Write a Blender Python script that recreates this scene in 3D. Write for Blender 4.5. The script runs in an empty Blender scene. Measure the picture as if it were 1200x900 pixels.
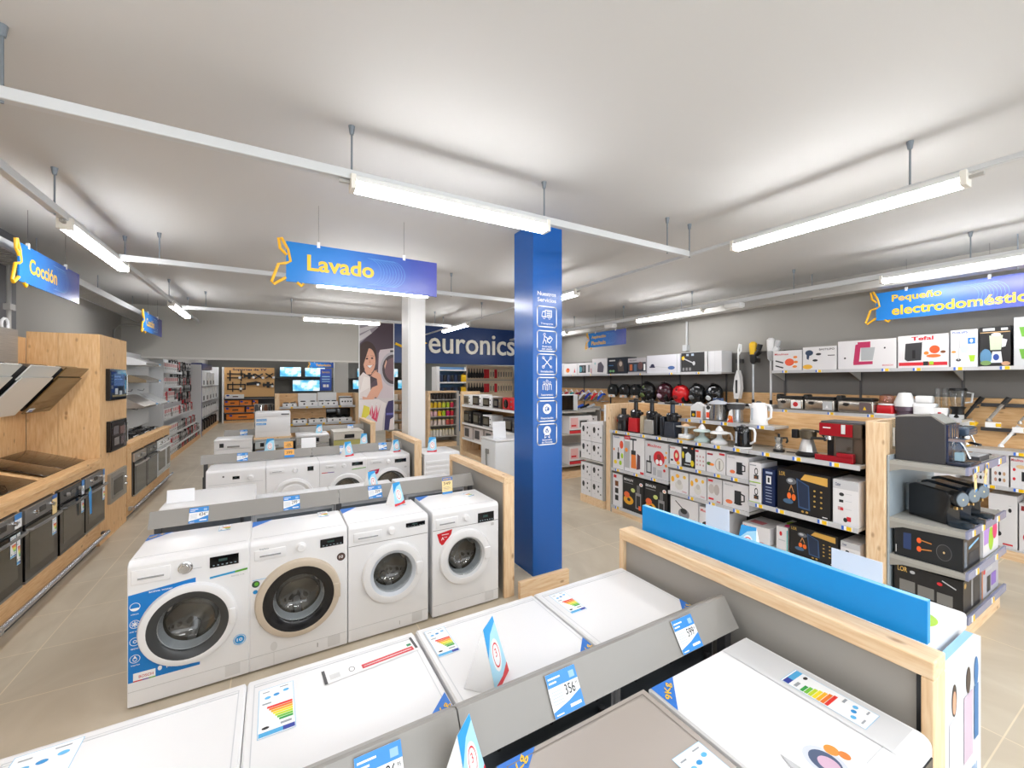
import bpy, bmesh, math, random
from mathutils import Matrix, Vector
R = math.radians
PI = math.pi
scene = bpy.context.scene
COL = scene.collection

# ---------------------------------------------------------------- camera, sky, exposure
cam_d = bpy.data.cameras.new('camera')
cam_d.sensor_fit = 'HORIZONTAL'
cam_d.sensor_width = 36.0
cam_d.lens = 36.0 * 485 / 1200
cam_d.shift_y = -4.0 / 1200
cam_d.clip_start = 0.05
cam_d.clip_end = 100
cam = bpy.data.objects.new('camera', cam_d)
COL.objects.link(cam)
cam.location = (0, 0, 1.9)
cam.rotation_euler = (R(90), 0, R(-30))
scene.camera = cam
world = bpy.data.worlds.new('fill_sky')
scene.world = world
world.use_nodes = True
world.node_tree.nodes['Background'].inputs[0].default_value = (0.90, 0.95, 1.0, 1)
world.node_tree.nodes['Background'].inputs[1].default_value = 2.9     # daylight added through the side left open behind the camera, to lift the brightness
LAMP = 42.0                                                            # brightness of the LED tubes
scene.view_settings.view_transform = 'Standard'
scene.view_settings.look = 'None'
scene.view_settings.gamma = 1.0
scene.view_settings.use_curve_mapping = False
scene.view_settings.exposure = -0.04
rnd = random.Random(7)

# ---------------------------------------------------------------- materials
def lin(c):
    c /= 255.0
    return c / 12.92 if c <= 0.04045 else ((c + 0.055) / 1.055) ** 2.4
MATS = {}
def M(hexc, rough=0.45, metal=0.0, emit=0.0):
    key = (hexc, rough, metal, emit)
    if key in MATS: return MATS[key]
    m = bpy.data.materials.new('paint_' + hexc)
    m.use_nodes = True
    b = m.node_tree.nodes['Principled BSDF']
    c = tuple(lin(int(hexc[i:i+2], 16)) for i in (0, 2, 4)) + (1,)
    b.inputs['Base Color'].default_value = c
    b.inputs['Roughness'].default_value = rough
    b.inputs['Metallic'].default_value = metal
    if emit:
        b.inputs['Emission Color'].default_value = c
        b.inputs['Emission Strength'].default_value = emit
    MATS[key] = m
    return m
def node_mat(name):
    m = bpy.data.materials.new(name); m.use_nodes = True
    nt = m.node_tree
    return m, nt, nt.nodes['Principled BSDF']
def ramp(nt, stops):
    r = nt.nodes.new('ShaderNodeValToRGB')
    while len(r.color_ramp.elements) < len(stops): r.color_ramp.elements.new(0.5)
    for e, (p, h) in zip(r.color_ramp.elements, stops):
        e.position = p; e.color = tuple(lin(int(h[i:i+2], 16)) for i in (0, 2, 4)) + (1,)
    return r
def wood(name, stops, stretch):
    m, nt, b = node_mat(name)
    tc = nt.nodes.new('ShaderNodeTexCoord')
    mp = nt.nodes.new('ShaderNodeMapping'); mp.inputs['Scale'].default_value = stretch
    n = nt.nodes.new('ShaderNodeTexNoise'); n.inputs['Scale'].default_value = 7; n.inputs['Detail'].default_value = 5
    n.inputs['Distortion'].default_value = 0.4
    r = ramp(nt, stops)
    nt.links.new(tc.outputs['Object'], mp.inputs[0]); nt.links.new(mp.outputs[0], n.inputs['Vector'])
    nt.links.new(n.outputs[0], r.inputs[0])
    # knots
    mp2 = nt.nodes.new('ShaderNodeMapping'); mp2.inputs['Scale'].default_value = tuple(1 + 0.12 * (s - 1) for s in stretch)
    v = nt.nodes.new('ShaderNodeTexVoronoi'); v.inputs['Scale'].default_value = 5.5
    nt.links.new(tc.outputs['Object'], mp2.inputs[0]); nt.links.new(mp2.outputs[0], v.inputs['Vector'])
    mr = nt.nodes.new('ShaderNodeMapRange'); mr.inputs[1].default_value = 0.06; mr.inputs[2].default_value = 0.17
    mr.inputs[3].default_value = 0.75; mr.inputs[4].default_value = 0.0
    nt.links.new(v.outputs['Distance'], mr.inputs[0])
    mx = nt.nodes.new('ShaderNodeMixRGB'); mx.inputs[2].default_value = (0.33, 0.15, 0.055, 1)
    nt.links.new(mr.outputs[0], mx.inputs[0]); nt.links.new(r.outputs[0], mx.inputs[1])
    nt.links.new(mx.outputs[0], b.inputs['Base Color'])
    b.inputs['Roughness'].default_value = 0.5
    return m
PINE_STOPS = [(0.25, 'D3A06C'), (0.5, 'E5B983'), (0.75, 'EFCB9B')]
PINE_Z = wood('pine_upright', PINE_STOPS, (9, 9, 0.9))
PINE_Y = wood('pine_lengthwise', PINE_STOPS, (9, 0.9, 9))
PINE_X = wood('pine_crosswise', PINE_STOPS, (0.9, 9, 9))
LP = [(0.25, 'DBB386'), (0.5, 'EBCBA2'), (0.75, 'F3DBBA')]
LPINE_Z = wood('light_pine_upright', LP, (9, 9, 0.9))
LPINE_Y = wood('light_pine_lengthwise', LP, (9, 0.9, 9))
LPINE_X = wood('light_pine_crosswise', LP, (0.9, 9, 9))
def brushed(name, h1, h2, rough=0.3):
    m, nt, b = node_mat(name)
    tc = nt.nodes.new('ShaderNodeTexCoord')
    mp = nt.nodes.new('ShaderNodeMapping'); mp.inputs['Scale'].default_value = (1, 1, 60)
    n = nt.nodes.new('ShaderNodeTexNoise'); n.inputs['Scale'].default_value = 4
    r = ramp(nt, [(0.3, h1), (0.7, h2)])
    nt.links.new(tc.outputs['Object'], mp.inputs[0]); nt.links.new(mp.outputs[0], n.inputs['Vector'])
    nt.links.new(n.outputs[0], r.inputs[0]); nt.links.new(r.outputs[0], b.inputs['Base Color'])
    b.inputs['Metallic'].default_value = 0.85; b.inputs['Roughness'].default_value = rough
    return m
STEEL = brushed('brushed_steel', 'A8A29C', 'C4BEB6')
DSTEEL = brushed('dark_steel', '77736F', '8E8A85', 0.35)
def floor_mat():
    m, nt, b = node_mat('floor_tiles')
    tc = nt.nodes.new('ShaderNodeTexCoord')
    mp = nt.nodes.new('ShaderNodeMapping'); mp.inputs['Location'].default_value = (1.43, 0.0, 0)
    br = nt.nodes.new('ShaderNodeTexBrick'); br.offset = 0.0; br.squash = 1.0
    br.inputs['Scale'].default_value = 1.0; br.inputs['Brick Width'].default_value = 1.2; br.inputs['Row Height'].default_value = 0.6
    br.inputs['Mortar Size'].default_value = 0.004; br.inputs['Mortar Smooth'].default_value = 0.3
    br.inputs['Color1'].default_value = (1, 1, 1, 1); br.inputs['Color2'].default_value = (0.93, 0.93, 0.93, 1)
    br.inputs['Mortar'].default_value = (1.25, 1.24, 1.2, 1)
    nt.links.new(tc.outputs['Object'], mp.inputs[0]); nt.links.new(mp.outputs[0], br.inputs['Vector'])
    n = nt.nodes.new('ShaderNodeTexNoise'); n.inputs['Scale'].default_value = 1.4; n.inputs['Detail'].default_value = 7
    n.inputs['Distortion'].default_value = 1.3
    mp2 = nt.nodes.new('ShaderNodeMapping'); mp2.inputs['Scale'].default_value = (1.5, .8, 1)
    nt.links.new(tc.outputs['Object'], mp2.inputs[0]); nt.links.new(mp2.outputs[0], n.inputs['Vector'])
    r = ramp(nt, [(0.25, 'BEB19B'), (0.5, 'CABEA9'), (0.75, 'D4CAB6')])
    nt.links.new(n.outputs[0], r.inputs[0])
    mx = nt.nodes.new('ShaderNodeMixRGB'); mx.blend_type = 'MULTIPLY'; mx.inputs[0].default_value = 1
    nt.links.new(r.outputs[0], mx.inputs[1]); nt.links.new(br.outputs[0], mx.inputs[2])
    nt.links.new(mx.outputs[0], b.inputs['Base Color'])
    b.inputs['Roughness'].default_value = 0.42
    return m
def glass(name, tint, gloss=0.12, alpha=0.85):
    m = bpy.data.materials.new(name); m.use_nodes = True
    nt = m.node_tree; nt.nodes.clear()
    o = nt.nodes.new('ShaderNodeOutputMaterial'); t = nt.nodes.new('ShaderNodeBsdfTransparent')
    g = nt.nodes.new('ShaderNodeBsdfGlossy'); g.inputs['Roughness'].default_value = 0.03
    lw = nt.nodes.new('ShaderNodeLayerWeight'); f = nt.nodes.new('ShaderNodeMath'); f.operation = 'POWER'; f.inputs[1].default_value = 4
    nt.links.new(lw.outputs['Facing'], f.inputs[0])
    ad = nt.nodes.new('ShaderNodeMath'); ad.operation = 'ADD'; ad.inputs[1].default_value = gloss
    mx = nt.nodes.new('ShaderNodeMixShader')
    t.inputs[0].default_value = (tint[0], tint[1], tint[2], 1)
    nt.links.new(f.outputs[0], ad.inputs[0]); nt.links.new(ad.outputs[0], mx.inputs[0])
    nt.links.new(t.outputs[0], mx.inputs[1]); nt.links.new(g.outputs[0], mx.inputs[2])
    nt.links.new(mx.outputs[0], o.inputs[0])
    return m
GLASS = glass('clear_glass', (0.88, 0.9, 0.9), 0.08)
DGLASS = glass('smoked_glass', (0.4, 0.4, 0.4), 0.06)
BROWNGLASS = M('33261A', 0.04)
def tv_mat(name, s):
    m = bpy.data.materials.new(name); m.use_nodes = True
    nt = m.node_tree; b = nt.nodes['Principled BSDF']
    tc = nt.nodes.new('ShaderNodeTexCoord'); n = nt.nodes.new('ShaderNodeTexNoise'); n.inputs['Scale'].default_value = s
    r = ramp(nt, [(0.3, '2E9AD0'), (0.45, '7ACCEC'), (0.55, 'EEF8FC'), (0.75, 'A8DCF0')])
    nt.links.new(tc.outputs['Object'], n.inputs[0]); nt.links.new(n.outputs[0], r.inputs[0])
    nt.links.new(r.outputs[0], b.inputs['Base Color']); nt.links.new(r.outputs[0], b.inputs['Emission Color'])
    b.inputs['Emission Strength'].default_value = 0.9
    return m
def sign_mat():
    m, nt, b = node_mat('sign_blue')
    tc = nt.nodes.new('ShaderNodeTexCoord'); sp = nt.nodes.new('ShaderNodeSeparateXYZ')
    nt.links.new(tc.outputs['Object'], sp.inputs[0])
    r = ramp(nt, [(0.0, '1C7FD0'), (0.35, '2F7DD2'), (0.8, '3A4FA8'), (1.0, '4A4FA6')])
    mr = nt.nodes.new('ShaderNodeMapRange'); mr.inputs[1].default_value = 0; mr.inputs[2].default_value = 1.35
    nt.links.new(sp.outputs[0], mr.inputs[0]); nt.links.new(mr.outputs[0], r.inputs[0])
    nt.links.new(r.outputs[0], b.inputs['Base Color'])
    b.inputs['Roughness'].default_value = 0.25
    return m
SIGN = sign_mat()
WHITE = M('E9E9EA', 0.28); WHITE2 = M('DEDEDE', 0.35); PAPER = M('F2F2F2', 0.6)
GREY = M('A6A39D', 0.4); MGREY = M('8A8783', 0.45); DGREY = M('4A4A4C', 0.45); BLACK = M('141416', 0.35); GBLACK = M('0C0C0E', 0.08)
SHELF = M('B4B1AA', 0.4); CHROME = M('D8D8D8', 0.12, 1.0); GALV = M('8D949B', 0.35, 0.6)
BLUE = M('0078C8', 0.35); NAVY = M('14346E', 0.3); BBLUE = M('1A62B4', 0.3); LBLUE = M('5FB6E8', 0.4); SKY = M('A8D8EC', 0.4)
RED = M('C61824', 0.3); YEL = M('F2C21A', 0.4); ORANGE = M('F28A1E', 0.4); GREEN = M('5FAA32', 0.4); LGREEN = M('A4CF2E', 0.4)
PINK = M('E03A7A', 0.4); PURPLE = M('6E4A9A', 0.4); BEIGE = M('C9BBA8', 0.4); SILVER = M('BDBAB4', 0.25, 0.6); BROWN = M('7A4A28', 0.45)
def C(c):
    return M(c, 0.45) if isinstance(c, str) else c

# ---------------------------------------------------------------- mesh builder
TXT = {}
def text_mesh(s, bold=0.012):
    k = (s, bold)
    if k not in TXT:
        cu = bpy.data.curves.new('t', 'FONT'); cu.body = s; cu.offset = bold; cu.resolution_u = 3
        cu.fill_mode = 'FRONT'; cu.align_x = 'LEFT'
        ob = bpy.data.objects.new('t', cu)
        me = bpy.data.meshes.new_from_object(ob)
        vs = [(v.co.x, v.co.y) for v in me.vertices]; fs = [tuple(p.vertices) for p in me.polygons]
        bpy.data.objects.remove(ob); bpy.data.meshes.remove(me)
        x0 = min(v[0] for v in vs); x1 = max(v[0] for v in vs); y0 = min(v[1] for v in vs); y1 = max(v[1] for v in vs)
        TXT[k] = ([((x - x0) / (x1 - x0), (y - y0) / (y1 - y0)) for x, y in vs], fs)
    return TXT[k]

class B:
    def __init__(s):
        s.v = []; s.f = []; s.m = []; s.mats = []; s.T = Matrix.Identity(4); s.layer = 0
    def mi(s, mat):
        mat = C(mat)
        if mat not in s.mats: s.mats.append(mat)
        return s.mats.index(mat)
    def add(s, vs, fs, mat):
        o = len(s.v); i = s.mi(mat)
        s.v += [s.T @ Vector(p) for p in vs]
        s.f += [tuple(o + k for k in f) for f in fs]; s.m += [i] * len(fs)
        return s
    def box(s, x0, x1, y0, y1, z0, z1, mat):
        vs = [(x, y, z) for z in (z0, z1) for y in (y0, y1) for x in (x0, x1)]
        return s.add(vs, [(0, 2, 3, 1), (4, 5, 7, 6), (0, 1, 5, 4), (2, 6, 7, 3), (0, 4, 6, 2), (1, 3, 7, 5)], mat)
    def rbox(s, x0, x1, y0, y1, z0, z1, mat, r=0.01, seg=3):
        bm = bmesh.new(); bmesh.ops.create_cube(bm, size=1)
        for v in bm.verts:
            v.co = Vector(((x0 + x1) / 2 + v.co.x * (x1 - x0), (y0 + y1) / 2 + v.co.y * (y1 - y0), (z0 + z1) / 2 + v.co.z * (z1 - z0)))
        r = min(r, 0.49 * min(x1 - x0, y1 - y0, z1 - z0))
        bmesh.ops.bevel(bm, geom=bm.edges[:], offset=r, segments=seg, affect='EDGES', profile=0.5)
        bm.verts.index_update()
        s.add([tuple(v.co) for v in bm.verts], [tuple(v.index for v in f.verts) for f in bm.faces], mat); bm.free()
        return s
    def prism(s, pts, y0, y1, mat, axis='y'):      # pts: outline in xz (axis y), xy (axis z) or yz (axis x)
        n = len(pts)
        f3 = {'y': lambda a, b, t: (a, t, b), 'z': lambda a, b, t: (a, b, t), 'x': lambda a, b, t: (t, a, b)}[axis]
        vs = [f3(a, b, y0) for a, b in pts] + [f3(a, b, y1) for a, b in pts]
        fs = [tuple(range(n)), tuple(range(2 * n - 1, n - 1, -1))] + [(i, i + n, (i + 1) % n + n, (i + 1) % n) for i in range(n)]
        return s.add(vs, fs, mat)
    def cyl(s, p0, p1, r0, mat, r1=None, n=20, caps=True):
        r1 = r0 if r1 is None else r1
        p0 = Vector(p0); p1 = Vector(p1); d = (p1 - p0).normalized()
        a = d.orthogonal().normalized(); b = d.cross(a)
        vs = []
        for p, r in ((p0, r0), (p1, r1)):
            for i in range(n):
                t = 2 * PI * i / n; vs.append(tuple(p + a * r * math.cos(t) + b * r * math.sin(t)))
        fs = [(i, (i + 1) % n, (i + 1) % n + n, i + n) for i in range(n)]
        if caps: fs += [tuple(range(n - 1, -1, -1)), tuple(range(n, 2 * n))]
        return s.add(vs, fs, mat)
    def lathe(s, prof, mat, o=(0, 0, 0), axis='z', n=32, sx=1, sy=1):     # prof: (radius, along axis)
        vs = []; o = Vector(o)
        for r, h in prof:
            for i in range(n):
                t = 2 * PI * i / n; c, d = r * math.cos(t) * sx, r * math.sin(t) * sy
                vs.append(tuple(o + Vector({'z': (c, d, h), 'y': (c, h, d), 'x': (h, c, d)}[axis])))
        fs = []
        for k in range(len(prof) - 1):
            for i in range(n):
                fs.append((k * n + i, k * n + (i + 1) % n, (k + 1) * n + (i + 1) % n, (k + 1) * n + i))
        return s.add(vs, fs, mat)
    def tube(s, pts, r, mat, n=8):
        pts = [Vector(p) for p in pts]; vs = []; N = len(pts)
        prev = None
        for k, p in enumerate(pts):
            d = (pts[min(k + 1, N - 1)] - pts[max(k - 1, 0)]).normalized()
            a = d.orthogonal().normalized() if prev is None else (prev - d * prev.dot(d)).normalized()
            prev = a; b = d.cross(a)
            for i in range(n):
                t = 2 * PI * i / n; vs.append(tuple(p + a * r * math.cos(t) + b * r * math.sin(t)))
        fs = [(k * n + i, k * n + (i + 1) % n, (k + 1) * n + (i + 1) % n, (k + 1) * n + i) for k in range(N - 1) for i in range(n)]
        fs += [tuple(range(n - 1, -1, -1)), tuple((N - 1) * n + i for i in range(n))]
        return s.add(vs, fs, mat)
    def blob(s, c, rx, ry, rz, mat, n=20, m=12):
        prof = [(math.sin(PI * k / m), -math.cos(PI * k / m)) for k in range(m + 1)]
        T = s.T; s.T = T @ Matrix.Translation(c) @ Matrix.Diagonal((rx, ry, rz, 1))
        s.lathe([(max(r, 1e-4), h) for r, h in prof], mat, n=n); s.T = T
        return s
    # flat print: frame = origin, u vector, v vector (v up); elements in 0..1
    def art(s, frame, items, flip=False):
        o, u, v = (Vector(q) for q in frame); nrm = u.cross(v).normalized()
        for it in items:
            s.layer += 1; off = nrm * (0.0010 + 0.00007 * (s.layer % 80)); k = it[0]
            P = lambda a, b: tuple(o + u * a + v * b + off)
            big = u.length < .99
            K = (lambda a, b: (min(1, max(0, a)), min(1, max(0, b)))) if big else (lambda a, b: (a, b))
            if k == 'r':
                _, a0, b0, a1, b1, mat = it; s.add([P(a0, b0), P(a1, b0), P(a1, b1), P(a0, b1)], [(0, 1, 2, 3)], mat)
            elif k == 'e':
                _, cu, cv, ru, rv, mat = it; s.add([P(*K(cu + ru * math.cos(t * PI / 12), cv + rv * math.sin(t * PI / 12))) for t in range(24)], [tuple(range(24))], mat)
            elif k == 'o':
                _, cu, cv, ru, rv, w, mat = it
                vs = [P(cu + ru * q * math.cos(t * PI / 14), cv + rv * q * math.sin(t * PI / 14)) for q in (1, 1 - w) for t in range(28)]
                s.add(vs, [(i, (i + 1) % 28, (i + 1) % 28 + 28, i + 28) for i in range(28)], mat)
            elif k == 'p':
                s.add([P(a, b) for a, b in it[1]], [tuple(range(len(it[1])))], it[2])
            elif k == 'l':         # polyline with width w in metres
                _, pts, w, mat = it
                q = [Vector(P(a, b)) for a, b in pts]
                for i in range(len(q) - 1):
                    d = (q[i + 1] - q[i]).normalized(); n2 = nrm.cross(d) * w / 2; d = d * w * 0.35
                    s.add([tuple(q[i] - n2 - d), tuple(q[i + 1] - n2 + d), tuple(q[i + 1] + n2 + d), tuple(q[i] + n2 - d)], [(0, 1, 2, 3)], mat)
            elif k == 't':
                _, st, a0, b0, a1, b1, mat = it[:7]
                vs, fs = text_mesh(st, it[7] if len(it) > 7 else 0.012)
                s.add([P(a0 + (a1 - a0) * x, b0 + (b1 - b0) * y) for x, y in vs], fs, mat)
        return s
def front(x0, x1, y, z0, z1): return ((x0, y, z0), (x1 - x0, 0, 0), (0, 0, z1 - z0))
def right(x, y0, y1, z0, z1): return ((x, y0, z0), (0, y1 - y0, 0), (0, 0, z1 - z0))
def left(x, y0, y1, z0, z1): return ((x, y1, z0), (0, y0 - y1, 0), (0, 0, z1 - z0))
def top(x0, x1, y0, y1, z): return ((x0, y0, z), (x1 - x0, 0, 0), (0, y1 - y0, 0))

def obj(name, b, parent=None, loc=(0, 0, 0), rz=0, bev=0, smooth=35):
    me = bpy.data.meshes.new(name)
    me.from_pydata([tuple(v) for v in b.v], [], b.f)
    for m in b.mats: me.materials.append(m)
    me.polygons.foreach_set('material_index', b.m)
    me.polygons.foreach_set('use_smooth', [True] * len(b.f))
    me.validate(); me.update()
    me.set_sharp_from_angle(angle=R(smooth))
    o = bpy.data.objects.new(name, me); COL.objects.link(o)
    o.location = loc; o.rotation_euler = (0, 0, R(rz))
    if parent: o.parent = parent
    if bev:
        md = o.modifiers.new('edge', 'BEVEL'); md.width = bev; md.segments = 2; md.limit_method = 'ANGLE'; md.angle_limit = R(50)
        md.use_clamp_overlap = True; md.harden_normals = False
    return o
def tag(o, label, cat, group=None):
    o['label'] = label; o['category'] = cat
    if group: o['group'] = group
    return o
def thing(name, label, cat, loc=(0, 0, 0), rz=0, group=None):
    o = bpy.data.objects.new(name, None); COL.objects.link(o); o.empty_display_size = 0.1
    o.location = loc; o.rotation_euler = (0, 0, R(rz))
    return tag(o, label, cat, group)
def one(name, label, cat, b, loc=(0, 0, 0), rz=0, group=None, bev=0, smooth=35):
    return tag(obj(name, b, None, loc, rz, bev, smooth), label, cat, group)
def struct(name, b, **k):
    o = obj(name, b, **k); o['kind'] = 'structure'; return o
def dup(src, loc, rz, label, group=None):
    r = src.copy(); COL.objects.link(r); r.location = loc; r.rotation_euler = (0, 0, R(rz)); r['label'] = label
    if group: r['group'] = group
    elif 'group' in r: del r['group']
    for ch in list(src.children):
        c = ch.copy(); COL.objects.link(c); c.parent = r
        for g in list(ch.children):
            d = g.copy(); COL.objects.link(d); d.parent = c
    return r

# ---------------------------------------------------------------- the room
H = 3.43
XL, XR, YF, YH, YB = -2.6, 7.3, -3.0, 10.93, 23.6
struct('floor', B().box(XL - .1, XR + .1, YF, YB + .1, -0.1, 0, floor_mat()))
CEIL = M('C9C8C6', 0.7)
struct('ceiling', B().box(XL - .1, XR + .1, YF, YB + .1, H, H + 0.1, CEIL))
WALLG = M('A5A29B', 0.6); WALLD = M('55565A', 0.55)
struct('wall_left', B().box(XL - .1, XL, YF, YB, 0, H, WALLG))
struct('wall_right', B().box(XR, XR + .1, YF, YB, 0, H, WALLG))
struct('wall_back', B().box(XL, XR, YB, YB + .1, 0, H, M('77756F', 0.6)))
b = B().box(XL, 2.72, YH, YH + .15, 2.37, H, M('B2AFA7', 0.6)).box(XL, 2.72, YH - .02, YH + .17, 2.35, 2.39, M('C5C2BB', .5))
struct('wall_header', b)
struct('wall_pilaster', B().box(XL, -2.37, 5.9, 6.46, 0, H, WALLD))
# wood lining behind the hoods
struct('trim_hood_backing', B().box(-2.36, -2.3, 1.5, 6.46, 0, 2.36, PINE_Z))

# ---------------------------------------------------------------- ceiling tracks
TR = M('C9CBCC', 0.35); ROD = M('7D858C', 0.4, 0.3)
def track(label, ax, c, a0, a1, z, rods, w=0.05, h=0.055):
    t = thing('ceiling_track', label, 'cable tray', (c, a0, z) if ax == 'y' else (a0, c, z))
    L = a1 - a0
    b = B().box(-w / 2, w / 2, 0, L, -h, 0, TR) if ax == 'y' else B().box(0, L, -w / 2, w / 2, -h, 0, TR)
    obj('channel', b, t, bev=0.004)
    for p in rods:
        d = p - a0
        x, y = (0, d) if ax == 'y' else (d, 0)
        obj('hanger_rod', B().cyl((x, y, -h - .012), (x, y, H - z), 0.006, ROD, n=8).cyl((x, y, H - z - .05), (x, y, H - z), 0.012, ROD, 0.02, n=10), t)
    return t
ZT = 3.16
track('long white ceiling track crossing nearest the camera, above the first row of washers', 'x', 2.64, -1.36, 3.5, ZT, [-1.01, .41, 1.81, 3.21])
track('white ceiling track along the left aisle above the ovens', 'y', -1.36, 1.0, 10.85, ZT, [2.6, 4.22, 5.85, 8.0, 9.6])
track('white ceiling track crossing above the blue lettered washing sign', 'x', 5.54, -1.33, 3.48, ZT, [-1.02, .6, 2.2])
track('white ceiling track crossing farthest, just before the grey header wall', 'x', 8.78, -1.33, 3.48, ZT, [-1.0, .3, 2.4, 3.1])
track('thin white ceiling track running lengthwise past the blue pillar', 'y', 3.53, -1.0, 10.85, ZT - .015, [1.02, 2.64, 4.9, 7.3, 9.4], 0.035, 0.03)
track('white ceiling track running along the right wall shelving', 'y', 6.22, -1.0, 10.85, ZT, [1.33, 3.0, 4.6, 6.2, 7.8], 0.05, 0.06)
t = thing('cable_tray', 'broad pale duct hugging the top of the right wall', 'cable tray', (6.72, -1, 3.1))
obj('tray', B().box(-.1, .1, 0, 11.9, -.02, .07, M('BDBBB6', .4)), t)
for y in (2.1, 4.0, 6.2): obj('hanger_rod', B().cyl((0, y, -.04), (0, y, H - 3.1), .006, ROD, n=8), t)
t = thing('cable_tray', 'perforated grey metal cable tray high on the left wall', 'cable tray', (-2.2, 3.0, 3.12))
b = B().box(-.16, -.13, 0, 7.9, -.05, .03, TR).box(.13, .16, 0, 7.9, -.05, .03, TR)
for k in range(78): b.box(-.13, .13, .1 * k, .1 * k + .06, -.05, -.045, GREY)
obj('tray', b, t)
for y in (1.5, 3.4, 5.2, 6.9): obj('hanger_rod', B().cyl((0, y, -.05), (0, y, H - 3.12), .005, ROD, n=8), t)

EMIT = bpy.data.materials.new('led_diffuser'); EMIT.use_nodes = True
_b = EMIT.node_tree.nodes['Principled BSDF']
_b.inputs['Base Color'].default_value = (1, 1, 1, 1); _b.inputs['Emission Color'].default_value = (0.985, 0.985, 1.0, 1)
_b.inputs['Emission Strength'].default_value = LAMP
lamp0 = None
def lamp(label, x, y, rz, z=3.1, group=None):
    global lamp0
    if lamp0: return dup(lamp0, (x, y, z), rz, label, group)
    t = thing('led_batten_lamp', label, 'ceiling light', (x, y, z), rz, group)
    obj('housing', B().box(0.02, 1.42, -.042, .042, -.012, .028, M('D5D5D3', .4)).box(.2, .3, -.03, .03, .028, .045, TR).box(1.1, 1.2, -.03, .03, .028, .045, TR), t, bev=.006)
    pr = [(-.043, -.012), (-.046, -.04), (-.034, -.056), (.034, -.056), (.046, -.04), (.043, -.012)]
    obj('diffuser', B().prism(pr, 0.03, 1.41, EMIT, 'x'), t)
    obj('end_cap', B().box(0, .03, -.047, .047, -.058, .03, M('E4E0D6', .4)).box(-.06, 0, -.012, .012, -.02, .0, GREY), t, bev=.004)
    obj('end_cap', B().box(1.41, 1.44, -.047, .047, -.058, .03, M('E4E0D6', .4)), t, bev=.004)
    lamp0 = t
    return t
lamp('lit LED batten hanging in front of the blue pillar top', .40, 2.64, 0)
lamp('lit LED batten above the small appliance shelf bays, right of the pillar', 3.53, .76, 90)
lamp('nearest lit LED batten over the oven aisle on the left', -1.36, 4.38, 90)
lamp('second lit LED batten over the oven aisle, farther back and smaller', -1.36, 8.14, 90)
lamp('lit LED batten before the grey header wall left of the photo poster', .48, 8.78, 0)
lamp('lit LED batten just under the hanging washing sign', .43, 5.54, 0)
lamp('lit LED batten crossing in front of the big blue shop name wall', 3.53, 7.95, 90)
lamp('lit LED batten half hidden behind the right edge of the blue pillar', 3.53, 4.36, 90, )
lamp('lit LED batten above the hanging sign at the far right', 6.22, .62, 90)
lamp('lit LED batten along the right wall above the stick vacuums', 6.22, 4.4, 90)
lamp('small far lit LED batten on the right wall track beside the pillar', 6.22, 8.1, 90)
# unseen fittings added to light the shop behind the camera and beyond the header
for k, (x, y, a) in enumerate([(.4, -.6, 0), (-1.36, .6, 90), (3.53, -2.2, 90), (2.4, -2.4, 0), (-1.2, -2.4, 0), (6.22, -2.6, 90)]):
    lamp('lit LED batten behind the camera', x, y, a, group='battens behind the camera')
for k, (x, y) in enumerate([(-1.6, 13), (-1.6, 17), (-1.6, 21), (.6, 14.2), (.6, 20.6), (3.4, 13.4), (3.4, 17.5), (5.6, 13), (2.6, 21.5)]):
    lamp('lit LED batten beyond the header wall', x, y, 0 if k > 2 else 90, z=3.402, group='battens beyond the header wall')
def embox(label, x, y):
    t = thing('emergency_light', label, 'emergency light', (x, y, 3.1), 0)
    obj('casing', B().rbox(-.07, .07, 0, .26, -.07, 0, M('E2E2E0', .4), .015), t)
    obj('lens', B().rbox(-.055, .055, .02, .24, -.085, -.068, M('F4F4F2', .2), .01), t)
embox('small white emergency light box between two battens by the right wall', 6.22, 3.72)
embox('small white emergency light box above the far small blue sign', 6.22, 6.45)
# conduit at left and right
one('conduit_pipe', 'grey conduit pipe bending down the left wall by the far cooking sign', 'pipe',
    B().tube([(-2.1, 10.86, 2.98), (-2.4, 10.6, 2.98), (-2.5, 10.5, 2.95), (-2.575, 10.45, 2.85), (-2.575, 10.45, 2.2)], .02, GREY, 10))
one('conduit_pipe', 'grey conduit pipe running up the dark pilaster above the hoods', 'pipe',
    B().tube([(-2.27, 6.05, 2.3), (-2.27, 6.05, 3.05)], .018, GREY, 10).box(-2.29, -2.24, 6.0, 6.1, 2.6, 2.66, GREY))
one('conduit_pipe', 'short white conduit drop on the right wall above the vacuum boxes', 'pipe',
    B().tube([(7.27, 5.5, 3.1), (7.27, 5.5, 2.62)], .02, TR, 10).box(7.2, 7.3, 5.45, 5.55, 2.5, 2.62, TR))

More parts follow.
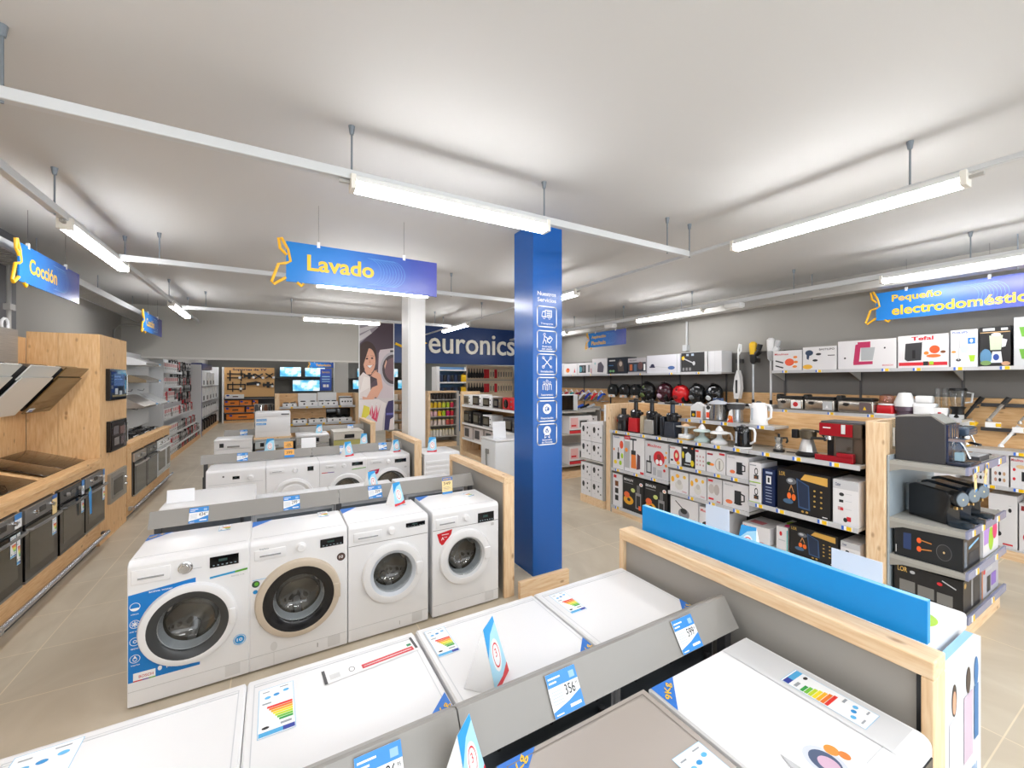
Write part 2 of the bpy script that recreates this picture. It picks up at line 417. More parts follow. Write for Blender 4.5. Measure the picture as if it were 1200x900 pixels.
# ---------------------------------------------------------------- pillars
def pillar():
    t = thing('blue_pillar', 'tall blue square pillar with white service icons', 'pillar', (2.18, 3.37, 0))
    b = B().box(0, .35, 0, .36, 0, H, M('1058A8', .22))
    obj('shaft', b, t, bev=.003)
    W_ = M('F4F4F4', .4)
    a = B()
    fr = front(0, .35, -.0, 0, 1.0)      # v is metres
    A = lambda items: a.art(fr, items)
    A([('t', 'Nuestros', .15, 2.735, .78, 2.775, W_), ('t', 'Servicios', .15, 2.675, .78, 2.715, W_)])
    zc = [2.53, 2.29, 2.06, 1.83, 1.60, 1.37]
    names = [('Transporte',), ('Retirada', 'del usado'), ('Instalación',), ('Asesoramiento',), ('Financiación',), ('Extensión', 'de Garantía')]
    def rrect(c, hw, hh, r):
        pts = []
        for qx, qz, s0 in ((1, 1, 0), (-1, 1, 90), (-1, -1, 180), (1, -1, 270)):
            for k in range(5):
                an = R(s0 + 22.5 * k); pts.append((.47 + (qx * (hw - r) + r * math.cos(an)) / .35, c + qz * (hh - r) + r * math.sin(an)))
        return pts + pts[:1]
    for i, c in enumerate(zc):
        A([('l', rrect(c, .115, .1, .025), .010, W_)])
        n = names[i]
        if len(n) == 1: A([('t', n[0], .26, c - .08, .68, c - .06, W_)])
        else: A([('t', n[0], .31, c - .062, .63, c - .045, W_), ('t', n[1], .29, c - .086, .65, c - .068, W_)])
        m, w = .47, .007
        def L(pts): A([('l', [(m + x / .35, c + .02 + z) for x, z in pts], w, W_)])
        def O(x, z, r): A([('o', m + x / .35, c + .02 + z, r / .35, r, .3, W_)])
        if i == 0:
            L([(-.02, .045), (.055, .045), (.055, -.02), (-.02, -.02), (-.02, .045)]); L([(-.02, .03), (-.05, .03), (-.06, 0), (-.06, -.02), (-.02, -.02)])
            O(-.035, -.03, .014); O(.03, -.03, .014); L([(0, .03), (.045, .03)]); L([(0, .012), (.045, .012)]); L([(0, -.005), (.045, -.005)])
        elif i == 1:
            O(-.03, .045, .013); L([(-.03, .03), (-.035, -.005), (-.05, -.045)]); L([(-.035, -.005), (-.015, -.02), (-.012, -.045)]); L([(-.03, .025), (0, .012), (.01, -.03)])
            L([(.0, -.015), (.035, .03), (.065, .005), (.03, -.04), (0, -.015)]); L([(.02, .0), (.045, .012)])
        elif i == 2:
            L([(-.045, -.045), (.045, .045)]); L([(.045, -.045), (-.045, .045)]); O(-.045, -.045, .016); O(.045, .045, .016); O(.048, -.045, .013); O(-.045, .045, .014)
        elif i == 3:
            O(0, .045, .014); O(-.035, .03, .012); O(.035, .03, .012); L([(-.05, -.04), (-.05, .01), (-.025, .015), (-.02, -.04)]); L([(.05, -.04), (.05, .01), (.025, .015), (.02, -.04)])
            L([(-.015, .025), (0, .0), (.015, .025)]); L([(0, .0), (0, -.045)])
        elif i == 4:
            O(0, 0, .05); O(0, 0, .038); L([(.012, .02), (-.004, .018), (-.012, 0), (-.004, -.018), (.012, -.02)]); L([(-.02, .003), (.005, .003)])
        else:
            O(0, .015, .045); O(0, .015, .03); L([(-.012, .02), (0, 0), (.014, .028)]); L([(-.025, -.02), (-.03, -.055), (-.01, -.045)]); L([(.025, -.02), (.03, -.055), (.01, -.045)])
    obj('service_icons', a, t)
pillar()
struct('wall_white_pillar', B().box(1.86, 2.14, 6.52, 6.9, 0, H, M('DDDCDA', .5)).box(1.87, 1.9, 6.515, 6.52, 0, H, M('CFCECC', .5)), bev=.004)
# kick board joining washer display and pillar
one('kick_board', 'low pine plinth board around the foot of the blue pillar', 'plinth',
    B().box(1.85, 2.38, 3.06, 3.10, 0, .15, LPINE_X), bev=.003)

# ---------------------------------------------------------------- shop name wall and poster
t = thing('shop_name_banner', 'big navy blue wall banner with raised white shop name', 'sign', (2.72, YH, 2.37))
obj('panel', B().box(0, XR - 2.72, 0, .15, 0, H - 2.37, M('12356E', .35)), t)
def raised(s, x0, x1, z0, z1, y0, y1, mat):
    b = B(); vs, fs = text_mesh(s, 0.008)
    b.add([(x0 + (x1 - x0) * x, y0, z0 + (z1 - z0) * y) for x, y in vs], fs, mat)
    # extrude: side walls from boundary edges
    from collections import Counter
    cnt = Counter()
    for f in fs:
        for i in range(len(f)): cnt[frozenset((f[i], f[(i + 1) % len(f)]))] += 1
    P = [(x0 + (x1 - x0) * x, z0 + (z1 - z0) * y) for x, y in vs]
    for e, c in cnt.items():
        if c == 1:
            i, j = tuple(e); b.add([(P[i][0], y0, P[i][1]), (P[j][0], y0, P[j][1]), (P[j][0], y1, P[j][1]), (P[i][0], y1, P[i][1])], [(0, 1, 2, 3)], mat)
    return b
LET = M('F2EEE2', .4)
obj('raised_lettering', raised('euronics', .95, 3.66, .28, .86, -.05, -.005, LET), t)
obj('accent_mark', B().prism([(3.5, .74), (3.78, .84), (3.78, .87), (3.5, .78)], -.05, -.005, LET), t)
obj('logo_star', B().tube([(.5, -.03, .95), (.62, -.03, .65), (.88, -.03, .55), (.6, -.03, .42), (.45, -.03, .1), (.35, -.03, .38), (.05, -.03, .5)], .035, YEL, 8), t)

def poster():
    t = thing('photo_poster', 'tall photo poster of a smiling woman beside a washing machine', 'poster', (1.88, YH - .03, .62))
    b = B().box(0, .84, 0, .025, 0, 2.76, M('CFC8C8', .5)).box(-.02, 0, -.01, .03, 0, 2.78, PAPER).box(.84, .86, -.01, .03, 0, 2.78, PAPER)
    SK = M('E2A98E', .5); SK2 = M('C98A70', .5); HR = M('38201A', .5); SH = M('E6DAD6', .5); DK = M('5A4650', .5)
    b.art(front(0, .84, 0, 0, 2.76), [
        ('p', [(0, 1), (1, 1), (1, .75), (.62, .62), (.5, .3), (0, .3)], DK), ('r', 0, .72, 1, 1, M('4A3844', .5)),
        ('p', [(0, 1), (.42, 1), (.55, .96), (0, .80)], M('9A929A', .5)), ('p', [(0, .94), (.5, .985), (.52, .97), (0, .89)], M('D5D0D2', .5)), ('p', [(0, .87), (.3, .93), (.35, .9), (0, .82)], M('D5D0D2', .5)),
        ('p', [(.6, .75), (.56, .72), (.5, .3), (1, .3), (1, .77)], M('CFC2C6', .5)),
        ('r', .9, .72, 1, .75, BLACK),
        ('e', 1.0, .57, .40, .165, M('B4AEB4', .4)), ('e', 1.0, .57, .34, .14, M('3A2428', .3)), ('e', 1.0, .57, .27, .11, M('6E4A50', .3)), ('p', [(.72, .6), (.78, .66), (.8, .64), (.74, .57)], M('D9A78E', .4)),
        ('p', [(1, .3), (1, .74), (1.0, .3)], DK),
        ('e', .22, .69, .28, .135, HR), ('p', [(0, .45), (0, .78), (.14, .78), (.12, .5)], HR), ('p', [(.0, .5), (.28, .42), (.55, .5), (.5, .62), (.3, .56)], M('4A3A40', .5)),
        ('e', .28, .645, .18, .115, SK), ('p', [(.14, .56), (.2, .52), (.34, .52), (.36, .58), (.2, .6)], SK), ('p', [(.08, .8), (.3, .8), (.2, .7), (.1, .6)], HR),
        ('e', .21, .665, .035, .008, HR), ('e', .36, .67, .035, .008, HR), ('l', [(.16, .685), (.25, .69)], .008, HR), ('l', [(.32, .693), (.41, .69)], .008, HR), ('p', [(.29, .66), (.27, .625), (.32, .625)], SK2), ('p', [(.21, .60), (.39, .607), (.31, .575)], PAPER), ('l', [(.2, .603), (.29, .576), (.4, .61)], .01, M('B04A44', .4)),
        ('p', [(0, .3), (0, .5), (.1, .54), (.3, .5), (.33, .3)], SH), ('p', [(.0, .35), (.12, .5), (.3, .49), (.28, .4)], M('F2E9E4', .5)),
        ('p', [(.08, .32), (.2, .31), (.36, .4), (.66, .44), (.6, .36), (.36, .28), (.1, .22)], SK),
        ('p', [(.5, .3), (.68, .4), (.62, .52), (.44, .56), (.36, .53), (.36, .5), (.5, .48), (.52, .42), (.4, .33)], SK),
        ('l', [(.36, .525), (.5, .56)], .02, SK2), ('l', [(.33, .505), (.46, .54)], .02, SK),
        ('p', [(0, 0), (0, .29), (.55, .29), (.78, .25), (.68, .1), (.66, 0)], M('E8E0DE', .5)), ('p', [(.05, .13), (.12, .24), (.28, .22), (.3, .16), (.1, .1)], M('E6D84A', .5)),
        ('p', [(.28, .16), (.36, .25), (.4, .16), (.5, .25), (.52, .16), (.62, .25), (.5, .08), (.34, .12)], M('DC4668', .5)), ('l', [(.36, .25), (.33, .12)], .012, PAPER), ('l', [(.5, .25), (.44, .12)], .012, PAPER),
        ('p', [(.72, 0), (.76, .2), (.84, .27), (1, .28), (1, 0)], M('3A3260', .5)), ('r', .78, .14, 1, .16, M('6A6AB0', .5)), ('p', [(.86, 0), (.9, .1), (1, .12), (1, 0)], SH),
        ('l', [(.2, 0), (.5, .26)], .006, M('C9BEC0', .5)), ('l', [(.4, 0), (.62, .25)], .006, M('C9BEC0', .5)), ('e', .08, .1, .06, .015, M('4E7A3A', .5))])
    obj('print', b, t)
poster()

# ---------------------------------------------------------------- hanging section signs
def star(b, s, y, mat):
    b.tube([(x * s, y, z * s) for x, z in [(.02, .80), (-.16, .98), (-.2, 1.28), (-.12, 1.30), (.05, .98), (.12, .62), (.0, .55), (-.2, .5), (-.38, -.05), (-.32, -.12), (.0, .12)]], .012, mat, 8)
    b.tube([(x * s, y, z * s) for x, z in [(.3, .0), (.42, -.1), (.48, -.02)]], .012, mat, 8)
def sign(label, loc, rz, w, h, lines, hangs, rings=True):
    t = thing('hanging_sign', label, 'sign', loc, rz)
    b = B().box(0, w, 0, .012, 0, h, SIGN)
    a = b
    n = len(lines)
    for i, (s, x0, x1, z0, z1) in enumerate(lines): a.art(front(0, 1, 0, 0, 1), [('t', s, x0, z0, x1, z1, M('F4C21C', .4), .025)])
    if rings:
        for k in range(9): a.art(front(0, 1, 0, 0, 1), [('l', [(w * .5 + k * .028 + .12 * math.cos(q / 8 * PI - PI / 2), h * .5 + (h * .36) * math.sin(q / 8 * PI - PI / 2)) for q in range(9)], .0022, M('5FA8E4', .4))])
    obj('board', a, t)
    s = B(); star(s, h * .82, .004, M('F4B81C', .4)); obj('star_logo', s, t)
    for x in hangs:
        obj('clip', B().box(x - .012, x + .012, -.004, .016, h - .02, h + .03, PAPER), t)
        obj('wire', B().cyl((x, .006, h + .03), (x, .006, H - loc[2]), .0015, DGREY, n=5), t)
sign('long blue hanging sign reading Lavado with yellow star outline', (.095, 3.98, 2.74), 0, 1.33, .34, [('Lavado', .16, .72, .11, .25)], [.25, 1.0])
sign('blue hanging sign reading Cocción at the left edge above the hoods', (-1.9, 5.23, 2.765), 90, 1.28, .335, [('Cocción', .17, .72, .10, .24)], [.16, .94])
sign('small far blue hanging sign reading Cocción over the left aisle', (-1.9, 9.2, 2.75), 90, 1.33, .335, [('Cocción', .17, .72, .10, .24)], [.3, 1.0])

# ---------------------------------------------------------------- washing machines
DRUMIN = M('8A847C', 0.25, 0.8); SEAL = M('B8BCC0', 0.4)
def energy(b, fr, top_dark=True):           # printed energy label: blue bar, colour bars, small marks
    cs = ['2E9E48', '6FBF3A', 'C9DC2C', 'F6E32A', 'F9B51E', 'F07A26', 'E4322C']
    it = [('r', 0, 0, 1, 1, M('F4F6F8', .4)), ('l', [(0, 0), (1, 0), (1, 1), (0, 1), (0, 0)], .0016, M('8CC4E4', .4)),
          ('r', .02, .02, .66, .10, M('4FA9DC', .4)), ('r', .66, .02, .98, .10, M('2A3F9C', .4)), ('e', .2, .17, .1, .025, BLACK), ('r', .6, .15, .9, .19, M('9AA0A6', .4))]
    for k, c in enumerate(cs): it.append(('p', [(.40 - .055 * (k - 3) + .0, .24 + .05 * k), (.95, .24 + .05 * k), (.95, .282 + .05 * k), (.42 - .055 * (k - 3) - .02, .282 + .05 * k)], M(c, .4)))
    it += [('r', .1, .64, .35, .67, M('9AA0A6', .4)), ('e', .25, .78, .09, .03, LBLUE), ('e', .5, .8, .09, .03, M('2A8FD0', .4)), ('e', .78, .84, .09, .03, LBLUE), ('r', .1, .9, .3, .92, M('9AA0A6', .4)), ('r', .6, .93, .85, .95, M('9AA0A6', .4))]
    b.art(fr, it)
def body_shell(w, d, h, hole, mat=WHITE, rt=.03):
    """cabinet with rounded top front edge and, if hole=(x,z,r), a round opening in the front"""
    b = B(); F = -d / 2; K = d / 2; z0 = .015
    prof = [(F, z0), (F, h - rt)] + [(F + rt - rt * math.cos(a * PI / 8), h - rt + rt * math.sin(a * PI / 8)) for a in range(1, 5)] + [(K - .01, h), (K, h - .01), (K, z0)]
    n = len(prof)
    X0, X1 = -w / 2, w / 2; e = .006
    rows = []
    for x, ins in ((X0, e), (X0 + e, 0), (X1 - e, 0), (X1, e)):
        cy, cz = 0, h / 2
        rows.append([(x, y + (ins if y < 0 else -ins), z + (-ins if z > h / 2 else 0)) for y, z in prof])
    vs = [p for r in rows for p in r]; fs = []
    for k in range(3):
        for i in range(n):
            j = (i + 1) % n
            if i == 0 and hole and k == 1: continue
            fs.append((k * n + i, k * n + j, (k + 1) * n + j, (k + 1) * n + i))
    fs += [tuple(range(n)), tuple(3 * n + i for i in range(n - 1, -1, -1))]
    b.add(vs, fs, mat)
    if hole:
        cx, cz, r = hole; N = 48; xa, xb, za, zb = X0 + e, X1 - e, z0, h - rt
        inner = []; outer = []
        for i in range(N):
            t = 2 * PI * i / N; c, s_ = math.cos(t), math.sin(t)
            inner.append((cx + r * c, F, cz + r * s_))
            tx = ((xb - cx) / c if c > 1e-9 else (xa - cx) / c if c < -1e-9 else 1e9); tz = ((zb - cz) / s_ if s_ > 1e-9 else (za - cz) / s_ if s_ < -1e-9 else 1e9)
            q = min(tx, tz); outer.append((cx + q * c, F, cz + q * s_))
        # snap corners
        for X, Z in ((xa, za), (xb, za), (xb, zb), (xa, zb)):
            k = min(range(N), key=lambda i: (outer[i][0] - X) ** 2 + (outer[i][2] - Z) ** 2); outer[k] = (X, F, Z)
        b.add(inner + outer, [(i, (i + 1) % N, (i + 1) % N + N, i + N) for i in range(N)], mat)
    b.box(X0 + .01, X1 - .01, F + .03, K - .02, 0, z0, DGREY)
    return b
def washer(name, label, x, y, rz, p, w=.595, d=.58, h=.85, mat=WHITE, group=None, cat='washing machine'):
    t = thing(name, label, cat, (x, y, 0), rz, group)
    F = -d / 2; door = p.get('door')
    hole = (door[0], door[1], door[2] * .98) if door and p.get('open', 1) else None
    cab = body_shell(w, d, h, hole, mat)
    if p.get('seam'): cab.box(-w / 2 + .004, w / 2 - .004, F - .001, F + .002, p['seam'] - .002, p['seam'] + .002, MGREY)
    cab.box(-w / 2 + .004, w / 2 - .004, F - .001, F + .002, .1, .103, M('C4C4C4')).box(-w / 2 + .02, w / 2 - .02, F + .06, F + .062, h - .001, h + .0012, M('C6C8CA')).box(w / 2 - .13, w / 2 - .05, F - .001, F, .03, .1, M('D8D8D8'))
    obj('cabinet', cab, t)
    if door:
        dx, dz, rg, ro, rmat, rm, mmat = door          # glass radius, outer ring radius + material, middle ring radius + material
        o = (dx, F, dz)
        b = B().lathe([(ro, .0), (ro, -.012), (ro - .008, -.028), (rm + .006, -.036), (rm, -.034)], rmat, o, 'y', 48)
        b.lathe([(rm, -.034), (rg + .01, -.024), (rg, -.016), (rg, .0)], mmat, o, 'y', 48)
        obj('door_ring', b, t)
        if hole:
            b = B().lathe([(rg * .98, 0), (rg * .97, .05), (rg * .9, .07)], SEAL, o, 'y', 40).lathe([(rg * .9, .07), (rg * 1.05, .09), (rg * 1.05, .3), (.001, .31)], DRUMIN, o, 'y', 40)
            for k in range(3):
                a = k * 2 * PI / 3 + .5; q = Vector((math.cos(a), 0, math.sin(a))) * rg * .93
                b.cyl((dx + q.x, F + .1, dz + q.z), (dx + q.x, F + .29, dz + q.z), .022, M('9A9894', .3, .6))
            obj('drum', b, t)
            obj('door_glass', B().lathe([(rg, -.018), (rg * .93, .02), (rg * .86, .1), (rg * .6, .13), (.001, .14)], GLASS, o, 'y', 40), t)
        else:
            obj('door_panel', B().lathe([(rg, -.016), (rg * .9, -.03), (.001, -.04)], p.get('pm', WHITE), o, 'y', 40), t)
        if p.get('handle', 1): obj('door_handle', B().rbox(dx + rm - .0, dx + ro - .004, F - .044, F - .03, dz - .05, dz + .05, p.get('hm', rmat), .008), t)
    kn = p.get('knob')
    if kn:
        obj('knob', B().lathe([(kn[2] * 1.25, 0), (kn[2] * 1.2, -.006), (kn[2], -.008), (kn[2] * .92, -.026), (kn[2] * .8, -.03), (.001, -.03)], kn[3] if len(kn) > 3 else WHITE, (kn[0], F, kn[1]), 'y', 24), t)
    ds = p.get('display')
    if ds:
        b = B().box(ds[0], ds[1], F - .004, F + .004, ds[2], ds[3], GBLACK)
        b.art(front(ds[0], ds[1], F - .004, ds[2], ds[3]), [('r', .1 + .15 * k, .15, .17 + .15 * k, .24, M('8FA0A8', .4)) for k in range(6)] + [('r', .3, .5, .6, .75, M('2F4A48', .3))])
        obj('display', b, t)
    dr = p.get('drawer')
    if dr:
        b = B().rbox(dr[0], dr[1], F - .006, F + .01, dr[2], dr[3], mat, .004)
        b.box(dr[0] + .03, dr[1] - .03, F - .012, F - .005, dr[2] + (dr[3] - dr[2]) * .35, dr[2] + (dr[3] - dr[2]) * .45, M('A8AAAC', .25, .4))
        obj('detergent_drawer', b, t)
    if p.get('art'):
        b = B()
        b.art(front(0, 1, F, 0, 1), p['art']); obj('stickers', b, t)
    if p.get('energy'):
        b = B()
        for a in p['energy']:
            T = Matrix.Translation((a[0], a[1], h + .0006)) @ Matrix.Rotation(R(a[3]), 4, 'Z'); b.T = T; energy(b, top(0, a[2], 0, a[2] * 1.9, 0))
        b.T = Matrix.Identity(4); obj('energy_label', b, t)
    if p.get('corner'):
        b = B(); x0, sgn = p['corner']      # x0: corner side (-1 / 1), text
        X = x0 * (w / 2 - .004); K = d / 2 - .004
        b.T = Matrix.Translation((0, 0, 0))
        v = [(X, K, h + .0016), (X, K - .13, h + .0016), (X - x0 * .13, K, h + .0016)]
        b.add(v if x0 < 0 else [v[0], v[2], v[1]], [(0, 1, 2)], M('2A74CE', .4))
        if sgn:
            q = Matrix.Translation((X - x0 * .045, K - .045, h + .0022)) @ Matrix.Rotation(R(-45 if x0 > 0 else 45), 4, 'Z'); b.T = q
            b.art(top(-.045, .045, -.016, .016, 0), [('t', sgn, 0, 0, 1, 1, YEL)])
        obj('corner_sticker', b, t)
    return t
def ring_text(u, z, s, c1, c2):
    return [('e', u, z, .028, .028, c1), ('e', u, z, .023, .023, c2), ('t', s, u - .013, z - .01, u + .013, z + .01, PAPER)]
TXTG = M('9A9EA2', .4)
# --- second row from the camera: four front loaders
X1 = [-.43, .165, .765, 1.395]
BS = BLUE
bosch_art = [('p', [(-.292, .66), (.02, .695), (.02, .665), (-.05, .655), (-.14, .61), (-.2, .55), (-.235, .47), (-.235, .37), (-.2, .28), (-.14, .22), (-.05, .18), (.04, .172), (.04, .155), (-.292, .155)], BS),
    ('r', -.27, .155, -.17, .205, PAPER), ('t', 'BOSCH', -.245, .172, -.18, .188, RED), ('r', -.27, .155, -.23, .162, RED), ('r', -.23, .155, -.2, .162, PURPLE), ('r', -.2, .155, -.17, .162, GREEN),
    ('t', 'i-DOS', -.12, .19, -.03, .208, PAPER), ('e', -.15, .2, .01, .014, PAPER),
    ('o', -.262, .59, .024, .024, .12, PAPER), ('p', [(-.284, .583), (-.24, .583), (-.25, .57), (-.262, .566), (-.275, .57)], PAPER),
    ('o', -.262, .49, .024, .024, .12, PAPER), ('l', [(-.278, .49), (-.246, .49)], .004, PAPER), ('l', [(-.262, .474), (-.262, .506)], .004, PAPER), ('l', [(-.273, .479), (-.251, .501)], .004, PAPER), ('l', [(-.273, .501), (-.251, .479)], .004, PAPER),
    ('o', -.262, .39, .024, .024, .12, PAPER), ('o', -.262, .39, .009, .009, .4, PAPER), ('o', -.262, .29, .024, .024, .12, PAPER), ('o', -.262, .287, .010, .012, .3, PAPER), ('p', [(-.271, .292), (-.253, .292), (-.262, .309)], PAPER),
    ('t', 'active water', -.2, .655, -.09, .667, PAPER), ('t', 'silent', -.28, .545, -.245, .553, PAPER), ('t', 'anti stain', -.285, .445, -.24, .453, PAPER), ('t', 'eco', -.28, .345, -.245, .353, PAPER), ('t', 'vario', -.28, .25, -.24, .258, PAPER),
    ('p', [(.09, .668), (.287, .684), (.287, .696), (.09, .68)], M('2A9AD0')), ('p', [(.22, .678), (.287, .684), (.287, .696), (.22, .690)], GREEN),
    ('o', .245, .245, .034, .034, .1, LBLUE), ('e', .245, .245, .026, .026, M('2A8FD0')), ('t', '10', .23, .235, .26, .255, PAPER), ('t', 'BOSCH', -.17, .785, -.105, .795, RED), ('t', 'Serie | 6', .2, .655, .27, .663, TXTG), ('r', -.02, .75, .05, .752, TXTG)]
washer('washing_machine', 'white washing machine with blue front sticker, leftmost of the second row', X1[0], 3.415, 0,
    dict(door=(-.01, .425, .155, .243, WHITE, .2, M('3A3C3E', .3)), knob=(-.03, .765, .03, CHROME), display=(.09, .24, .735, .80), drawer=(-.28, -.1, .715, .80), art=bosch_art, corner=(-1, '8Kg'), energy=[(.1, .1, .07, 0)], seam=None), d=0.50)
beko_art = ring_text(.255, .645, '10', BLACK, M('5A4038')) + [('e', -.262, .575, .022, .022, M('2F4A38')), ('e', -.258, .575, .012, .012, GREEN), ('e', -.265, .525, .013, .013, M('2A8FD0')), ('r', -.28, .6, -.2, .603, LBLUE),
    ('t', 'beko', -.24, .79, -.19, .802, TXTG), ('e', -.16, .14, .02, .03, M('D8D8D8')), ('l', [(-.16, .1), (-.16, .02)], .003, M('D0D0D0')), ('r', .1, .05, .105, .08, MGREY)]
washer('washing_machine', 'white washing machine with wide beige ring door, second from the left in its row', X1[1], 3.390, 0,
    dict(door=(-.01, .43, .155, .26, BEIGE, .215, M('1E1E20', .15)), knob=(.0, .765, .026), display=(.12, .27, .735, .79), drawer=(-.27, -.09, .725, .79), art=beko_art, corner=(-1, ''), energy=[(.14, .1, .07, 0)]), d=0.45)
m3_art = [('t', 'Balay', -.17, .765, -.12, .773, TXTG), ('r', .13, .765, .23, .772, CHROME), ('r', .07, .04, .073, .07, MGREY)]
washer('washing_machine', 'plain white washing machine with white door, third from the left in its row', X1[2], 3.395, 0,
    dict(door=(.02, .455, .145, .225, WHITE, .17, M('C6CCD4', .35)), knob=(.01, .765, .024), display=(.12, .27, .77, .80), drawer=(-.26, -.06, .725, .79), art=m3_art, corner=(-1, ''), energy=[(.14, .08, .07, 0)], seam=.70), d=0.46)
lg_art = [('p', [(-.26, .67), (-.13, .69), (-.14, .65), (-.2, .58), (-.22, .575), (-.24, .6)], RED), ('t', 'A', -.225, .615, -.2, .64, PAPER), ('t', '+++', -.2, .63, -.175, .64, PAPER), ('r', -.22, .655, -.16, .66, PAPER), ('t', 'LG', -.26, .77, -.22, .785, TXTG), ('t', 'DD', .225, .66, .25, .68, MGREY)]
washer('washing_machine', 'white washing machine with small red shield sticker, beside the grey end panel', X1[3], 3.410, 0,
    dict(door=(-.02, .45, .15, .225, WHITE, .165, M('D0D2D4', .3)), knob=(-.01, .765, .024), display=(.10, .25, .70, .78), drawer=(-.27, -.08, .715, .79), art=lg_art, corner=(-1, ''), energy=[(.14, .02, .07, 20)], seam=.70, hm=WHITE), d=0.49)
obj_strip = B().T
# --- third row: four machines seen above the second row's price rail
X2 = [-.375, .222, .818, 1.41]
washer('washing_machine', 'white curved front washing machine with dark door at the left of the far row', X2[0], 6.115, 0,
    dict(door=(.0, .43, .15, .22, WHITE, .17, BLACK), knob=(.14, .735, .028), display=(-.04, .03, .73, .765), art=[('r', -.27, .68, .27, .686, M('CFD2D4')), ('e', -.13, .77, .01, .01, DGREY)]), d=.44)
washer('tumble_dryer', 'white tumble dryer with plain white round door in the far row', X2[1], 6.115, 0,
    dict(door=(.0, .43, .17, .24, WHITE, .2, WHITE), open=0, pm=WHITE, knob=(.02, .765, .026), display=(.16, .23, .745, .80), drawer=(-.26, -.1, .75, .80), handle=0), cat='dryer', d=.44)
washer('washing_machine', 'white washing machine with red and blue stripe and silvery dark door in the far row', X2[2], 6.115, 0,
    dict(door=(.04, .43, .16, .23, WHITE, .18, M('5A5C5E', .3)), knob=(-.0, .765, .024), display=(.1, .24, .755, .80), drawer=(-.22, -.1, .75, .79), art=[('r', -.27, .69, -.12, .70, RED), ('r', -.2, .69, -.12, .70, PURPLE), ('p', [(.1, .70), (.28, .712), (.28, .722), (.1, .71)], GREEN)]), d=.44)
washer('washing_machine', 'white washing machine with pink shield sticker at the right of the far row', X2[3], 6.115, 0,
    dict(door=(.02, .43, .19, .25, WHITE, .21, M('4A4C4E', .25)), knob=(-.01, .765, .024), display=(.08, .24, .74, .79), drawer=(-.25, -.08, .75, .80), art=[('p', [(-.27, .66), (-.13, .68), (-.15, .62), (-.2, .59), (-.24, .61)], M('B81E4A')), ('r', -.23, .645, -.17, .65, PAPER), ('t', 'DD', .22, .66, .25, .68, MGREY)]), d=.44)
# --- nearest machines: five tops with their backs to the price rail, fronts away from the camera
def back_panel(t, w, d, h, mat=GALV):
    b = B().box(-w / 2 + .02, w / 2 - .02, d / 2, d / 2 + .004, .08, h - .06, mat)
    b.cyl((.02, d / 2 + .004, h * .45), (.02, d / 2 + .012, h * .45), .19, mat, n=32).lathe([(.2, 0), (.2, .01), (.18, .014), (.18, 0)], BLACK, (.02, d / 2 + .004, h * .45), 'y', 32)
    b.tube([(-w / 2 + .08, d / 2 + .02, h - .12), (-w / 2 + .07, d / 2 + .035, h - .3), (-w / 2 + .12, d / 2 + .03, .2)], .012, DGREY)
    for q in (-.2, 0, .2): b.cyl((q, d / 2 + .004, h - .1), (q, d / 2 + .009, h - .1), .006, DGREY, n=8)
    obj('rear_panel', b, t, smooth=30)
X0 = [-.37, .215, .81, 1.405]
names0 = ['white machine top at the bottom left corner of the view', 'white machine top with red printed strip and energy label, left of the folded card',
          'white machine top carrying the folded blue guarantee card', 'white machine top beside the grey panel, behind the 599 price card']
